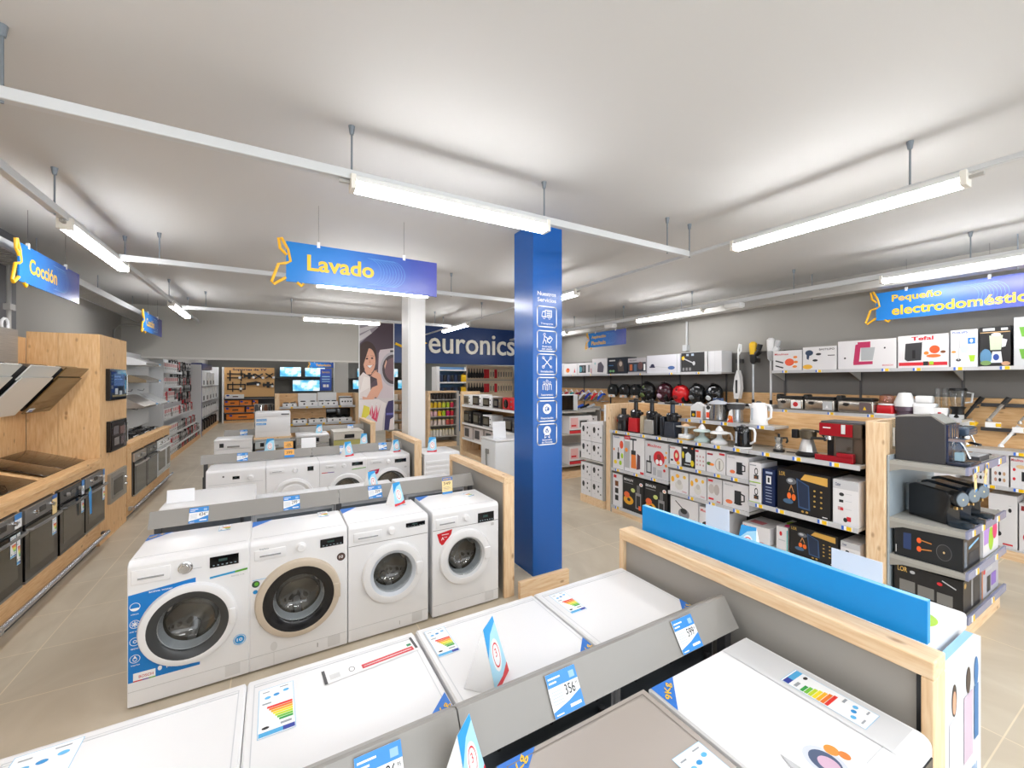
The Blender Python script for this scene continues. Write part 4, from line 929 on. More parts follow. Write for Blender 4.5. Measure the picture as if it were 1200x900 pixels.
# tower
t = thing('oven_tower', 'tall knotty pine tower housing three built-in microwaves', 'tower unit', (-2.3, 6.47, 0))
obj('side_board', B().box(0, .24, 0, .03, 0, 2.43, PINE_Z).box(.243, .58, 0, .03, 0, 2.43, PINE_Z), t)
obj('front_board', B().box(.55, .58, .0305, 1.0, 0, 2.43, PINE_Z), t)
obj('far_board', B().box(0, .549, .97, 1.0, 0, 2.43, PINE_Z), t)
obj('top_board', B().box(0, .549, .031, .969, 2.38, 2.42, PINE_Y), t)
def micro(label, y, z, w, h, style):
    t = thing('built_in_microwave', label, 'microwave', (-1.719, y, z), 90)
    if style == 'steel':
        obj('frame', B().box(-w / 2, w / 2, -.03, 0, 0, h, M('A39E96', .3, .6)), t, bev=.003)
        obj('door', B().box(-w / 2 + .05, w / 2 - .14, -.036, -.03, .05, h - .05, M('8E8A84', .3, .6)).box(-w / 2 + .1, w / 2 - .2, -.038, -.036, .09, h - .09, GBLACK), t)
        obj('knob', B().lathe([(.022, 0), (.018, -.02), (.001, -.022)], CHROME, (w / 2 - .07, -.03, h * .62), 'y', 18), t)
        obj('knob', B().lathe([(.022, 0), (.018, -.02), (.001, -.022)], CHROME, (w / 2 - .07, -.03, h * .38), 'y', 18), t)
    else:
        obj('frame', B().box(-w / 2, w / 2, -.04, 0, 0, h, M('101012', .1)), t, bev=.002)
        obj('door', B().box(-w / 2 + .02, w / 2 - .02, -.046, -.04, .02, h - .02, M('1E2E44' if style == 'blue' else '2A2224', .03)), t)
        b = B()  # shop reflections painted on the glass door as flat colour patches
        if style == 'blue': b.art(front(-w / 2 + .04, w / 2 - .04, -.047, .04, h - .04), [('r', .1, .45, .9, .95, M('20468E', .15)), ('t', 'Gracias', .16, .8, .6, .88, M('9CC0E8')), ('t', 'por tu visita', .16, .68, .7, .76, M('9CC0E8')), ('r', .2, .1, .4, .35, M('C8CCD0', .2)), ('r', .5, .05, .7, .25, M('B8BCC0', .2)), ('r', 0, 0, 1, .08, M('8A7A50', .2))])
        else: b.art(front(-w / 2 + .04, w / 2 - .04, -.047, .04, h - .04), [('r', .05, .55, .4, .9, M('6A6468', .15)), ('r', .5, .5, .9, .85, M('7A5A58', .15)), ('r', .1, .1, .45, .42, M('86807E', .15)), ('r', .55, .05, .9, .4, M('5A4A50', .15))])
        obj('painted_reflection', b, t)
        obj('handle', B().cyl((w / 2 - .05, -.06, .06), (w / 2 - .05, -.06, h - .06), .006, CHROME, n=10), t)
micro('black glass built-in oven reflecting blue, topmost in the pine tower', 6.97, 1.66, .62, .38, 'blue')
micro('black glass built-in oven in the middle of the pine tower', 6.99, 1.04, .62, .37, 'dark')
micro('steel framed built-in microwave at the bottom of the pine tower', 7.03, .41, .64, .36, 'steel')
# hoods
def hood(label, y, mat, w=.57, under=M('1A1A1C', .2)):
    t = thing('extractor_hood', label, 'extractor hood', (-2.30, y, 0), 90)
    # local x along wall, local -y into the room
    a, zb, c, zt = -.18, 1.60, -.49, 2.03
    def slab(f0, f1, off, th, x0, x1, m):
        d = Vector((0, c - a, zt - zb)); n = Vector((0, -(zt - zb), (c - a))).normalized()   # towards the room, down
        p0 = Vector((0, a, zb)) + d * f0 + n * off; p1 = Vector((0, a, zb)) + d * f1 + n * off; q = n * th
        return [(x0, *p0.yz), (x1, *p0.yz), (x1, *p1.yz), (x0, *p1.yz), (x0, *(p0 - q).yz), (x1, *(p0 - q).yz), (x1, *(p1 - q).yz), (x0, *(p1 - q).yz)]
    F6 = [(0, 3, 2, 1), (4, 5, 6, 7), (0, 1, 5, 4), (1, 2, 6, 5), (2, 3, 7, 6), (3, 0, 4, 7)]
    obj('motor_body', B().add(slab(.0, .95, 0, .07, -w / 2 + .04, w / 2 - .04, 0), F6, under).box(-w / 2 + .1, w / 2 - .1, -.2, 0, 1.75, 1.97, under), t)
    obj('front_glass', B().add(slab(-.02, .8, .03, .01, -w / 2, w / 2, 0), F6, mat), t)
    obj('upper_glass', B().add(slab(.72, 1.02, .015, .01, -w / 2, w / 2, 0), F6, mat), t)
    obj('chimney', B().box(-.20, .20, -.25, 0, 1.98, 2.37, STEEL), t, bev=.002) if w else None
    b = B(); v = slab(.02, .1, .034, .001, -w / 2 + .03, -w / 2 + .14, 0); b.add(v, F6, PAPER); b.add([tuple(Vector(p) + Vector((.02, -.002, -.001))) for p in slab(.03, .06, .035, .001, -w / 2 + .03, -w / 2 + .1, 0)], F6, M('3E5A9A')); obj('label', b, t)
    return t
WG = M('D4D6D2', .1); BG = M('5E4A2C', .08)
h1 = hood('inclined brown glass hood nearest the pine tower', 6.12, BG)
for ch in h1.children:
    if ch.name.startswith('chimney'): bpy.data.objects.remove(ch); break
hood('inclined white glass hood under the steel chimney', 5.42, WG)
hood('inclined white glass hood cut by the left edge', 4.70, WG)
# pipe loop on chimney
one('cable_coil', 'white coiled cable above the steel chimney', 'cable', B().tube([(-2.27 + .0, 5.98 + .06 * math.cos(a), 2.45 + .06 * math.sin(a)) for a in [k * PI / 5 for k in range(11)]], .012, PAPER, 6))
# second counter beyond the tower
bays2 = [(7.70, 8.34), (8.355, 9.025), (9.04, 9.68), (9.70, 10.05)]
t, L = counter('shorter pine counter with ovens beyond the tower', 7.50, 10.15, [(a, b) for a, b in bays2], 1.03)
obj('worktop', B().box(0, L, .09, .58, .97, .99, PINE_X), t)
obj('end_board', B().box(L - .03, L, .031, .58, 0, .96, PINE_Z), t)
obj('bumper_rail', B().cyl((.0, -.06, .14), (L - .1, -.06, .14), .022, M('B9B9BE', .25, .8), n=14).box(.05, .1, -.07, .0, .11, .16, GREY), t)
oven('steel topped oven, first beyond the pine tower', 8.02, .27, 'steel', .63, .6)
oven('black oven, second beyond the pine tower', 8.69, .27, 'black', .65, .6)
oven('white framed oven, third beyond the pine tower', 9.36, .27, 'white', .63, .6)
oven('narrow white oven at the end of the far counter', 9.875, .27, 'white', .34, .6)
# gas hobs heaped on worktop
def gas_hob(label, y, x, z=.992, rz=90, group=None):
    t = thing('gas_hob', label, 'hob', (x, y, z), rz, group)
    b = B().rbox(-.28, .28, -.2, .2, 0, .03, M('7A7A7C', .25, .6), .006); obj('plate', b, t)
    g = B()
    for u, v in ((-.14, -.09), (.14, -.09), (-.14, .09), (.14, .09)):
        g.lathe([(.045, .03), (.04, .045), (.001, .047)], BLACK, (u, v, 0), 'z', 16)
        for k in range(4):
            a = k * PI / 2 + PI / 4; g.box(u + .02 * math.cos(a) - .005, u + .02 * math.cos(a) + .005, v - .08, v + .08, .05, .06, BLACK) if k % 2 == 0 else g.box(u - .1, u + .1, v - .005, v + .005, .05, .06, BLACK)
    obj('burner_grates', g, t)
    for k in range(4): obj('knob', B().lathe([(.016, .03), (.014, .055), (.001, .056)], CHROME, (-.1 + .065 * k, -.17, 0), 'z', 12), t)
    return t
g0 = gas_hob('gas hob with black grates on the far counter, first beyond the tower', 7.85, -2.02)
dup(g0, (-2.02, 8.5, .992), 90, 'gas hob with black grates on the far counter, second beyond the tower')
dup(g0, (-2.02, 9.15, .992), 90, 'gas hob with black grates on the far counter, third beyond the tower')
dup(g0, (-2.02, 9.8, .992), 90, 'gas hob with black grates at the far end of the counter')
# white peg panel with small hoods
t = thing('perforated_panel', 'white perforated wall panel carrying small extractor hoods', 'wall panel', (-2.3, 7.6, 0), 90)
obj('panel', B().box(0, 3.95, -.0, .03, 1.0, 2.42, M('D4D6D8', .45)), t)
for k in range(8): obj('hook', B().tube([(.7 + .4 * k, -.0, 1.72 - .35 * (k % 2)), (.7 + .4 * k, -.08, 1.70 - .35 * (k % 2)), (.7 + .4 * k, -.1, 1.74 - .35 * (k % 2))], .006, DGREY, 6), t)
def slimhood(label, y, z, mat, w=1.1, d=.32, kind=0):
    t = thing('slim_hood', label, 'extractor hood', (-2.299, y, z), 90)
    if kind == 0:
        obj('body', B().prism([(0, 0), (-d, 0), (-d, .05), (-.1, .14), (0, .14)], -w / 2, w / 2, mat, 'x'), t)
        obj('front_strip', B().box(-w / 2, w / 2, -d - .012, -d, .005, .045, MGREY), t)
    else:
        obj('body', B().prism([(0, 0), (-d, .0), (-d, .03), (-.05, .22), (0, .22)], -w / 2, w / 2, mat, 'x'), t)
        obj('filter', B().box(-w / 2 + .05, w / 2 - .05, -d + .03, -.05, -.008, 0, DGREY), t)
    b = B(); b.art(front(w / 2 - .22, w / 2 - .05, -d - .013, 0, .05), [('r', 0, 0, 1, 1, PAPER), ('r', 0, .5, 1, 1, LBLUE)]); obj('price_label', b, t)
slimhood('white slim hood, topmost on the perforated panel', 10.3, 2.18, M('DADADA', .3))
slimhood('brown steel slim hood, second on the perforated panel', 10.3, 1.86, M('8A7A62', .25, .4))
slimhood('silver sloping hood on the lower perforated panel', 9.9, 1.42, STEEL, 1.0, .36, 1)
slimhood('white sloping hood at the right of the lower perforated panel', 11.0, 1.42, M('D8DCDE', .25), .8, .36, 1)

# ---------------------------------------------------------------- accessories gondola on the left, white panels, far shelves
def pack_copy(): pass
t = thing('accessory_shelving', 'white shelving wall full of hanging black and red accessories', 'shelving', (-2.1, 11.7, 0), 90)
L = 5.5
obj('back_panel', B().box(0, L, .30, .34, 0, 2.44, M('CDCFD2', .5)), t)
obj('side_panel', B().box(-.04, 0, -.02, .34, 0, 2.44, M('DCDEE0', .45)), t, bev=.003)
obj('side_panel', B().box(L, L + .04, -.02, .34, 0, 2.44, M('DCDEE0', .45)), t, bev=.003)
obj('base', B().box(0, L, .0, .3, 0, .12, PINE_X), t)
for z, xe in ((2.1, 2.2), (1.76, 2.1), (1.42, 1.6), (1.03, 4.1), (.62, 4.6), (.3, 5.4)):
    sh = obj('shelf', B().box(.01, xe, .0, .3, z - .03, z, PAPER).box(.01, xe, -.012, .0, z - .035, z + .015, M('D8DADC', .4)), t)
def smallpack(w, h, d, c, c2, shape=0):
    b = B().rbox(-w / 2, w / 2, -d, 0, 0, h, C(c), .004)
    b.art(front(-w / 2, w / 2, -d, 0, h), [('r', .12, .55, .88, .9, C(c2)), ('r', .15, .15, .6, .22, PAPER), ('e', .5, .36, .25, .12, DGREY)]); return b
KINDS = [('white and red blister pack', smallpack(.12, .22, .05, 'E8E8E8', 'D03038')), ('black hanging pack', smallpack(.13, .24, .05, '222224', 'B8B8B8')), ('red and black hanging pack', smallpack(.11, .22, .05, 'C02830', '1C1C1E')),
         ('grey metal utensil pack', smallpack(.12, .2, .05, '8E8C8A', 'E4E4E4')), ('black curved handle utensil', B().tube([(0, -.03, .26), (.03, -.05, .2), (-.02, -.06, .1), (.02, -.04, .0)], .016, BLACK, 8).blob((.02, -.04, .02), .05, .02, .04, BLACK, 12, 8))]
meshes = [one('accessory_pack', k[0] + ' in the left accessories wall', 'accessory pack', k[1], (-2.1, 11.9 + .01 * i, 2.105), 90, 'packs on the accessories wall') for i, k in enumerate(KINDS)]
used0 = [False] * 5
def put(i, loc, rz, label, group):
    if not used0[i]:
        used0[i] = True; o = meshes[i]; o.location = loc; o.rotation_euler = (0, 0, R(rz)); o['label'] = label; o['group'] = group; return o
    o = meshes[i].copy(); COL.objects.link(o); o.location = loc; o.rotation_euler = (0, 0, R(rz)); o['label'] = label; o['group'] = group
    return o
def put_rows():
    rows = [(2.105, 0, 2.2, .09), (1.765, 0, 2.1, .09), (1.425, 0, 1.6, .09), (1.035, 0, 4.1, .06), (.625, 0, 4.6, .06), (.305, 0, 5.4, .06), (.125, 0, 5.4, .06)]
    for z, a, c, dx in rows:
        s = a + .12
        while s < c - .05:
            i = (0 if s < 1.9 else rnd.choice([1, 1, 2, 3])) if rnd.random() < .75 else rnd.choice([2, 3, 0])
            put(i, (-2.1 - dx, 11.7 + s, z), 90, KINDS[i][0] + ' standing on the accessories shelves', 'standing packs: ' + KINDS[i][0]); s += .19
    for z in (2.2, 1.98, 1.76, 1.54, 1.32, 1.1):
        s = 2.4
        while s < 5.4:
            if not (z < 1.12 and s < 4.2):
                i = rnd.choice([1, 1, 4, 4, 2, 3, 1]); put(i, (-2.4 + .0, 11.7 + s, z), 90, KINDS[i][0] + ' hanging on the accessories wall', 'hanging packs: ' + KINDS[i][0])
            s += .165
put_rows()
t = thing('printed_divider', 'tall narrow purple printed divider between shelving walls', 'divider', (-2.14, 17.3, 0))
obj('board', B().box(-.28, 0.06, 0, .04, 0, 2.46, M('4A3E86', .4)), t)
b = B(); b.art(front(-.28, .06, 0, 0, 2.46), [('r', .1, .1 + .11 * k, .9, .17 + .11 * k, [M('8A5A9A'), M('3A4AA0'), M('C07A5A'), M('6A7AC0')][k % 4]) for k in range(8)]); obj('print', b, t)
t = thing('appliance_shelving', 'white far shelving with boxed white heaters beyond the purple divider', 'shelving', (-2.1, 17.6, 0), 90)
obj('back_panel', B().box(0, 4.9, .30, .34, 0, 2.44, M('DADCDE', .5)), t)
obj('header_strip', B().box(0, 2.6, .0, .30, 2.3, 2.5, NAVY), t)
obj('base', B().box(0, 4.9, 0, .3, 0, .12, PINE_X), t)
for z in (1.7, 1.15, .6): obj('shelf', B().box(0, 4.9, 0, .3, z - .03, z, M('9A9CA0')), t)
obj('side_panel', B().box(4.9, 4.95, 0, .34, 0, 2.5, PAPER), t)
for z, n, hh in ((1.705, 4, .5), (1.155, 5, .5)):
    for k in range(n):
        one('boxed_heater', 'white boxed heater on the far left shelving', 'box', B().box(-.35, .35, 0, .25, 0, hh, M('E2E4E6', .4)).box(-.1, .2, -.004, 0, .05, .2, M('5A5E64')), (-2.12, 18.1 + k * .9, z), 90, 'white boxed heaters on the far left shelving')
for z, n in ((.605, 7), (.125, 7)):
    for k in range(n):
        b = B().rbox(-.12, .12, 0, .2, 0, .32, M('E6E6E6', .4) if z > .5 else BLACK, .03).tube([(-.1, .05, .3), (0, .04, .38), (.1, .05, .3)], .012, BLACK, 6)
        one('small_heater', ('white' if z > .5 else 'black') + ' small heater low on the far left shelving', 'heater', b, (-2.12, 17.95 + k * .65, z), 90, ('white' if z > .5 else 'black') + ' small heaters on the far left shelving')

# ---------------------------------------------------------------- far end: TV mounts board, televisions, hob gondola
def mount(kind):
    b = B()
    if kind == 0:   # two rails with uprights
        b.box(-.32, .32, -.03, 0, .18, .23, BLACK).box(-.32, .32, -.03, 0, .0, .05, BLACK)
        for x in (-.2, .22): b.box(x - .025, x + .025, -.05, -.03, -.12, .36, BLACK)
    elif kind == 1:
        b.box(-.35, .35, -.03, 0, .2, .25, BLACK).box(-.35, .35, -.03, 0, -.02, .03, BLACK).box(-.35, -.3, -.03, 0, 0, .22, BLACK).box(.3, .35, -.03, 0, 0, .22, BLACK)
        for x in (-.14, .16): b.box(x - .02, x + .02, -.05, -.03, -.12, .34, BLACK)
    elif kind == 2:
        b.box(-.22, .22, -.06, -.03, .05, .15, BLACK).box(-.06, .06, -.03, 0, -.04, .24, BLACK).box(-.2, -.15, -.08, -.06, 0, .2, BLACK).box(.15, .2, -.08, -.06, 0, .2, BLACK)
    elif kind == 3:
        b.tube([(-.16, -.04, -.02), (.16, -.04, .22)], .03, BLACK, 6).tube([(.16, -.05, -.02), (-.16, -.05, .22)], .03, BLACK, 6).box(-.05, .05, -.04, 0, .04, .16, BLACK)
    elif kind == 4:
        b.prism([(-.28, .0), (.28, .04), (.28, .14), (.1, .18), (-.28, .12)], -.06, 0, BLACK)
    b.box(.12, .22, -.09, -.085, -.02, .08, PAPER)
    return b
t = thing('mount_display_board', 'far pine board titled Soportes de TV above orange boxes', 'display board', (-1.9, 22.3, 0))
obj('board', B().box(0, 1.95, .3, .34, 1.15, 2.5, M('D2A56C', .5)), t)
b = B(); b.art(front(0, 1.95, .3, 1.15, 2.5), [('t', 'Soportes de TV', .16, .87, .84, .97, M('2A1A4A'), .03)]); obj('lettering', b, t)
obj('base', B().box(0, 1.95, 0, .3, 0, .13, PINE_X), t)
obj('backing', B().box(0, 1.95, .3, .33, .13, 1.149, M('2A2A2C')), t)
for z in (1.09, .78, .46, .14): obj('shelf', B().box(0, 1.95, 0, .3, z - .03, z, M('6E6E70')), t)
obj('side_panel', B().box(-.06, 0, 0, .34, 0, 2.5, PAPER), t)
for k, x, z, l in ((0, .42, 2.0, 'black double rail TV mount, top left on the pine board'), (2, .95, 2.02, 'small black TV mount with arms on the pine board'), (3, 1.32, 2.0, 'black cross shaped TV mount on the pine board'), (3, 1.75, 2.02, 'black cross shaped TV mount at the right end of the board'), (1, .46, 1.50, 'wide black framed TV mount, lower left on the pine board'), (4, 1.12, 1.68, 'flat black wedge TV mount, lower middle of the pine board'), (2, 1.7, 1.6, 'small black TV mount low at the right of the pine board')):
    one('tv_mount', l, 'TV mount', mount(k), (-1.9 + x, 22.597, z))
for r, (z, hh, xs) in enumerate(((1.095, .18, [(0.05, .7, 'E4E4E4')]), (.785, .22, [(.02, .55, 'E8842A'), (.6, .45, 'E8842A'), (1.1, .2, 'E8842A')]), (.465, .24, [(.02, .75, 'E8842A'), (.85, .4, 'E8842A')]), (.145, .24, [(.1, 1.1, 'E8842A')]))):
    for k, (x, w, c) in enumerate(xs):
        b = B().box(0, w, 0, .25, 0, hh, C(c)); b.art(front(0, w, 0, 0, hh), [('e', .15, .75, .06 / w, .2, M('3A4AA0')), ('r', .4, .35, .7, .6, M('5A3A2A'))])
        one('mount_box', ('white' if c[0] == 'E' and c[1] == '4' else 'orange') + ' TV mount box below the far pine board', 'box', b, (-1.9 + x, 22.32, z), 0, 'TV mount boxes')
def tv(label, x, z, w, h, s=3.0):
    t = thing('television', label, 'television', (x, 23.2, z))
    obj('casing', B().rbox(-w / 2, w / 2, 0, .05, .06, h + .06, BLACK, .008), t)
    obj('screen', B().box(-w / 2 + .02, w / 2 - .02, -.004, .0, .08, h + .04, tv_mat('tv_picture_%d' % int(x * 10), s)), t)
    obj('stand', B().box(-.12, .12, -.03, .1, 0, .012, DGREY).box(-.02, .02, .02, .05, .012, .06, DGREY), t)
    return t
tvx = [(.75, 2.022, .95, .5), (1.85, 2.022, .95, .48), (1.45, 1.302, 1.25, .58), (4.1, 1.382, .9, .5), (5.05, 1.382, .85, .5), (5.6, 2.022, .9, .48), (4.3, 2.022, .85, .48), (6.5, 1.382, .95, .5)]
pos = ['upper left', 'upper right, left of the small blue notice', 'lower, under the two upper screens', 'low, right of the white pillar', 'low, left of the photo poster', 'upper, right of the photo poster', 'upper, right of the white pillar', 'low, right of the photo poster']
t = thing('television_shelves', 'two dark wall shelves carrying televisions at the far end', 'shelf', (.1, 23.0, 0))
for z in (2.02, 1.30, 1.38): obj('shelf', B().box(0 if z != 1.38 else 3.2, 7.1 if z != 1.3 else 3.1, 0, .6, z - .03, z, M('3E4044')), t)
for (x, z, w, h), l in zip(tvx, pos): tv('lit television on the far wall, ' + l, x, z, w, h, 2.4)
t = thing('notice_panel', 'narrow blue services notice hanging by the far televisions', 'sign', (1.97, 21.9, 1.42))
obj('board', B().box(0, .5, 0, .02, 0, 1.05, M('3A5AB4', .35)), t)
b = B(); b.art(front(0, .5, 0, 0, 1.05), [('t', 'Servicio', .15, .8, .85, .9, YEL), ('r', .15, .62, .85, .66, SKY), ('r', .15, .5, .85, .54, SKY), ('r', .15, .4, .85, .43, SKY), ('r', .25, .15, .5, .28, PAPER), ('r', .55, .15, .75, .28, PAPER)]); obj('lettering', b, t)
obj('hanger', B().cyl((.25, .01, 1.05), (.25, .01, H - 1.42), .004, DGREY, n=6), t)
sign('far small blue hanging sign over the television area with yellow star', (1.45, 21.0, 2.5), 0, 1.1, .24, [('Televisión', .25, .9, .06, .17)], [.2, .9], False)
struct('wall_far_pillar', B().box(2.38, 2.96, 20.0, 20.4, 0, H, M('D6D5D2', .5)))
# far gondola with ovens on shelves, faces the camera
t = thing('hob_gondola', 'pine and grey shelving gondola with tabletop hobs and grills, far centre', 'shelving', (.04, 12.0, 0))
obj('end_post', B().box(0, .1, .0, .7, 0, 1.56, LPINE_Z), t); obj('end_post', B().box(1.92, 2.02, .0, .7, 0, 1.56, LPINE_Z), t)
obj('back_panel', B().box(.1, 1.92, .45, .48, .1, 1.56, PINE_X), t)
for z in (1.22, .78, .40, .14): obj('shelf', B().box(.1, 1.92, .0, .45, z - .03, z, SHELF).box(.1, 1.92, -.012, 0, z - .04, z + .012, M('C2C4C6', .35)), t)
for z in (1.22, .78):
    for x in (.35, .7, 1.1, 1.5): obj('price_label', B().box(x, x + .05, -.016, -.0125, z - .035, z + .008, YEL), t)
def small_cooker(label, x, z, w, d, h, lid, n, mat=PAPER, lidm=PAPER):
    t = thing('tabletop_cooker', label, 'cooker', (x, 12.1, z)); b = B().rbox(-w / 2, w / 2, -.05, d, 0, h, mat, .012); obj('body', b, t)
    for k in range(n): obj('knob', B().lathe([(.022, 0), (.018, -.015), (.001, -.017)], DGREY, (-w / 2 + w * (k + .7) / (n + .4), -.05, h * .55), 'y', 12), t)
    if lid: obj('lid', B().rbox(-w / 2, w / 2, d - .02, d, h, h + lid, lidm, .008), t)
    b = B()
    for k in range(n): b.lathe([(.06, 0), (.06, .02), (.04, .025), (.001, .026)], BLACK, (-w / 2 + w * (k + .5) / n, d * .4, h), 'z', 16)
    obj('hotplate', b, t)
small_cooker('small white toaster grill at the left of the far gondola top', .37, 1.222, .32, .2, .09, 0, 2)
small_cooker('white gas cooker with raised white lid, second on the far gondola top', .80, 1.222, .46, .28, .12, .22, 2)
small_cooker('wider white gas cooker with raised lid, third on the far gondola top', 1.28, 1.222, .48, .28, .12, .24, 3)
small_cooker('white boxed hotplate with four knobs at the right of the gondola top', 1.74, 1.222, .32, .28, .2, .05, 4)
small_cooker('low white hotplate at left of the second shelf of the far gondola', .60, .782, .34, .3, .1, 0, 2)
small_cooker('low white double hotplate in the middle of the second gondola shelf', 1.02, .782, .42, .3, .1, 0, 2)
small_cooker('white cooker with black raised glass lid on the second gondola shelf', 1.57, .782, .62, .3, .11, .24, 3, lidm=GBLACK)
one('boxed_goods', 'small wooden crate shaped box at the left of the gondola top', 'box', B().box(-.15, .15, 0, .2, 0, .2, M('D8B98A')).box(-.13, .13, -.004, 0, .13, .18, PAPER), (.29, 12.22, 1.34)) if 0 else None
t = thing('side_shelf', 'small side shelving with coffee tins left of the far gondola', 'shelving', (-.42, 12.1, 0))
obj('frame', B().box(0, .42, .4, .43, 0, 1.3, GREY), t)
for z in (1.12, .72, .35): obj('shelf', B().box(0, .42, 0, .4, z - .03, z, SHELF), t)
for z in (1.122, .722):
    for k in range(4): one('coffee_pot', 'small dark and silver pot on the side shelving left of the far gondola', 'pot', B().lathe([(.04, 0), (.042, .1), (.03, .12), (.032, .16), (.001, .18)], [DGREY, CHROME, BROWN, BLACK][k], (0, 0, 0), 'z', 14), (-.36 + .1 * k, 12.22, z), 0, 'pots on the side shelving')
# beyond the header, centre right: jars endcap
def endcap_jars():
    t = thing('jar_gondola', 'pine framed small gondola with rows of coloured jars beyond the header', 'shelving', (3.78, 10.98 + .3, 0))
    obj('end_post', B().box(0, .07, 0, .5, 0, 1.6, LPINE_Z), t); obj('top_board', B().box(.07, .87, 0, .5, 1.55, 1.6, LPINE_X), t)
    obj('back_panel', B().box(.07, .87, .45, .5, 0, 1.549, GREY), t); obj('end_post', B().box(.8701, .94, 0, .5, 0, 1.6, M('B9B9B7')), t)
    obj('base', B().box(.07, .87, 0, .449, 0, .12, LPINE_X), t)
    for z in (1.36, 1.12, .88, .62, .3): obj('shelf', B().box(.0705, .8695, .0, .449, z - .02, z, SHELF), t)
endcap_jars()
cols = {1.362: ['3A3230', '3A3230'], 1.122: ['E8C22A', 'E8C22A', 'C8D23A', 'A8C22A', 'C81E4A'], .882: ['E8C0C8', 'F0C020', 'A8C82A', 'C81E6A', 'C82030'], .622: ['D8C8C0', 'E4D4CC', 'C05048'], .302: ['E8E4DC', 'D8D0C0']}
jn = {1.362: 'dark brown', 1.122: 'bright coloured', .882: 'multicoloured', .622: 'pale pink', .302: 'cream'}
for z, cs in cols.items():
    n = 8 if z in (1.362, .302) else 6
    for k in range(n):
        c = cs[min(len(cs) - 1, int(k * len(cs) / n))]; r = .04 if n == 8 else .052; x = 3.90 + k * (.76 / n) + .01
        hh = .16 if z != .302 else .2
        b = B().lathe([(r, 0), (r, hh * .8), (r * .7, hh * .85), (r * .7, hh), (.001, hh)], C(c), (0, 0, 0), 'z', 14)
        b.lathe([(r * .75, hh * .88), (r * .75, hh), (.001, hh + .002)], BLACK if n == 8 and z > 1 else M('E8D27A'), (0, 0, 0), 'z', 12)
        one('jar', jn[z] + ' jar on the small pine framed gondola', 'jar', b, (x, 11.4, z), 0, jn[z] + ' jars on one shelf')
# left-facing shelving of that gondola (partly hidden by white pillar)
t = thing('grocery_shelving', 'narrow shelving strip seen between the white pillar and the jars', 'shelving', (3.0, 12.6, 0))
obj('frame', B().box(0, 1.0, .35, .4, 0, 1.6, PINE_X), t)
for z in (1.3, 1.0, .7, .4, .12): obj('shelf', B().box(0, 1.0, 0, .35, z - .03, z, SHELF), t)
for z in (1.302, 1.002, .702, .402):
    for k in range(6): one('food_pack', 'small pale food pack on the strip of shelving beside the white pillar', 'pack', B().rbox(-.06, .06, 0, .15, 0, .18, C(['D8CFC4', 'E4DCD0', 'C9A88A'][k % 3]), .01), (3.1 + .15 * k, 12.7, z), 0, 'food packs beside the white pillar')
# white cabinet wall and hanging cases beyond
t = thing('glass_cabinet', 'white cabinet with blue lit shelves and yellow bags beyond the header', 'cabinet', (5.0, 14.0, 0))
obj('carcass', B().box(0, .12, 0, .5, 0, 2.4, PAPER).box(1.25, 1.3, 0, .5, 0, 2.4, PAPER).box(.12, 1.25, .45, .5, 0, 2.4, M('5A86B4')), t)
for z in (2.3, 1.85, 1.4): obj('shelf', B().box(.12, 1.25, 0, .45, z - .05, z, PAPER), t)
for z in (1.853, 1.403):
    for k in range(6): one('phone_case', 'dark blue case standing in the white cabinet', 'case', B().rbox(-.06, .06, 0, .05, 0, .25, [M('2A3A5A'), M('20242E')][k % 2], .01), (5.22 + .14 * k, 14.1, z), 0, 'cases in the white cabinet')
    one('yellow_bag', 'yellow bag in the white cabinet, ' + ('upper' if z > 1.6 else 'lower') + ' shelf', 'bag', B().rbox(-.13, .13, -.02, .2, 0, .26, YEL, .05).tube([(-.06, .08, .25), (0, .08, .32), (.06, .08, .25)], .01, YEL, 6), (6.1, 14.08, z))
t = thing('utensil_wall', 'pegboard wall with hanging black and red kitchen utensils under the shop name', 'display board', (5.55, 12.6, 0))
obj('board', B().box(0, 2.0, .02, .06, 1.3, 2.4, M('D9C4A8')).box(0, 2.0, .0, .02, 1.9, 1.93, GREY), t)
obj('legs', B().box(.0, .05, .02, .3, 0, 1.3, GREY).box(1.95, 2.0, .02, .3, 0, 1.3, GREY), t)
for r, z in enumerate((1.98, 1.5)):
    for k in range(18):
        x = 5.62 + .1 * k
        if k < 6: b = B().lathe([(.0, 0), (.045, .02), (.06, .14), (.02, .2), (.012, .32), (.001, .33)], BLACK, (0, 0, 0), 'z', 12); l = 'black ladle utensil hanging under the shop name'; g = 'black utensils under the shop name'
        elif k in (6, 7, 10): b = B().rbox(-.05, .05, -.02, .02, 0, .3, RED, .02); l = 'red handled utensil hanging under the shop name'; g = 'red utensils under the shop name'
        else: b = B().rbox(-.04, .04, -.02, .015, 0, .3, M('E4D2B4'), .01).box(-.015, .015, -.03, -.02, .05, .22, DGREY); l = 'pale carded utensil hanging under the shop name'; g = 'carded utensils under the shop name'
        one('kitchen_utensil', l, 'utensil', b, (x, 12.59, z), 0, g)
t = thing('wall_clock_sign', 'square white clock face on the far wall beside the white pillar', 'clock', (4.05, 15.0, 2.0))
obj('face', B().box(0, .5, 0, .03, 0, .45, PAPER), t); b = B(); b.art(front(0, .5, 0, 0, .45), [('l', [(.25, .7), (.75, .3)], .03, DGREY)]); obj('hands', b, t)
obj('post', B().box(.22, .28, .03, .08, -2.0, .4, GREY), t)
t = thing('camera_display', 'black camera and bag display stand left of the white cabinet', 'display', (3.7, 14.3, 0))
obj('counter', B().box(0, 1.1, 0, .5, 0, 1.35, M('8A8A8C')), t)
for k in range(5): obj('bag', B().rbox(.05 + .2 * k, .22 + .2 * k, .05, .3, 1.351, 1.55 + .05 * (k % 2), BLACK, .04), t)
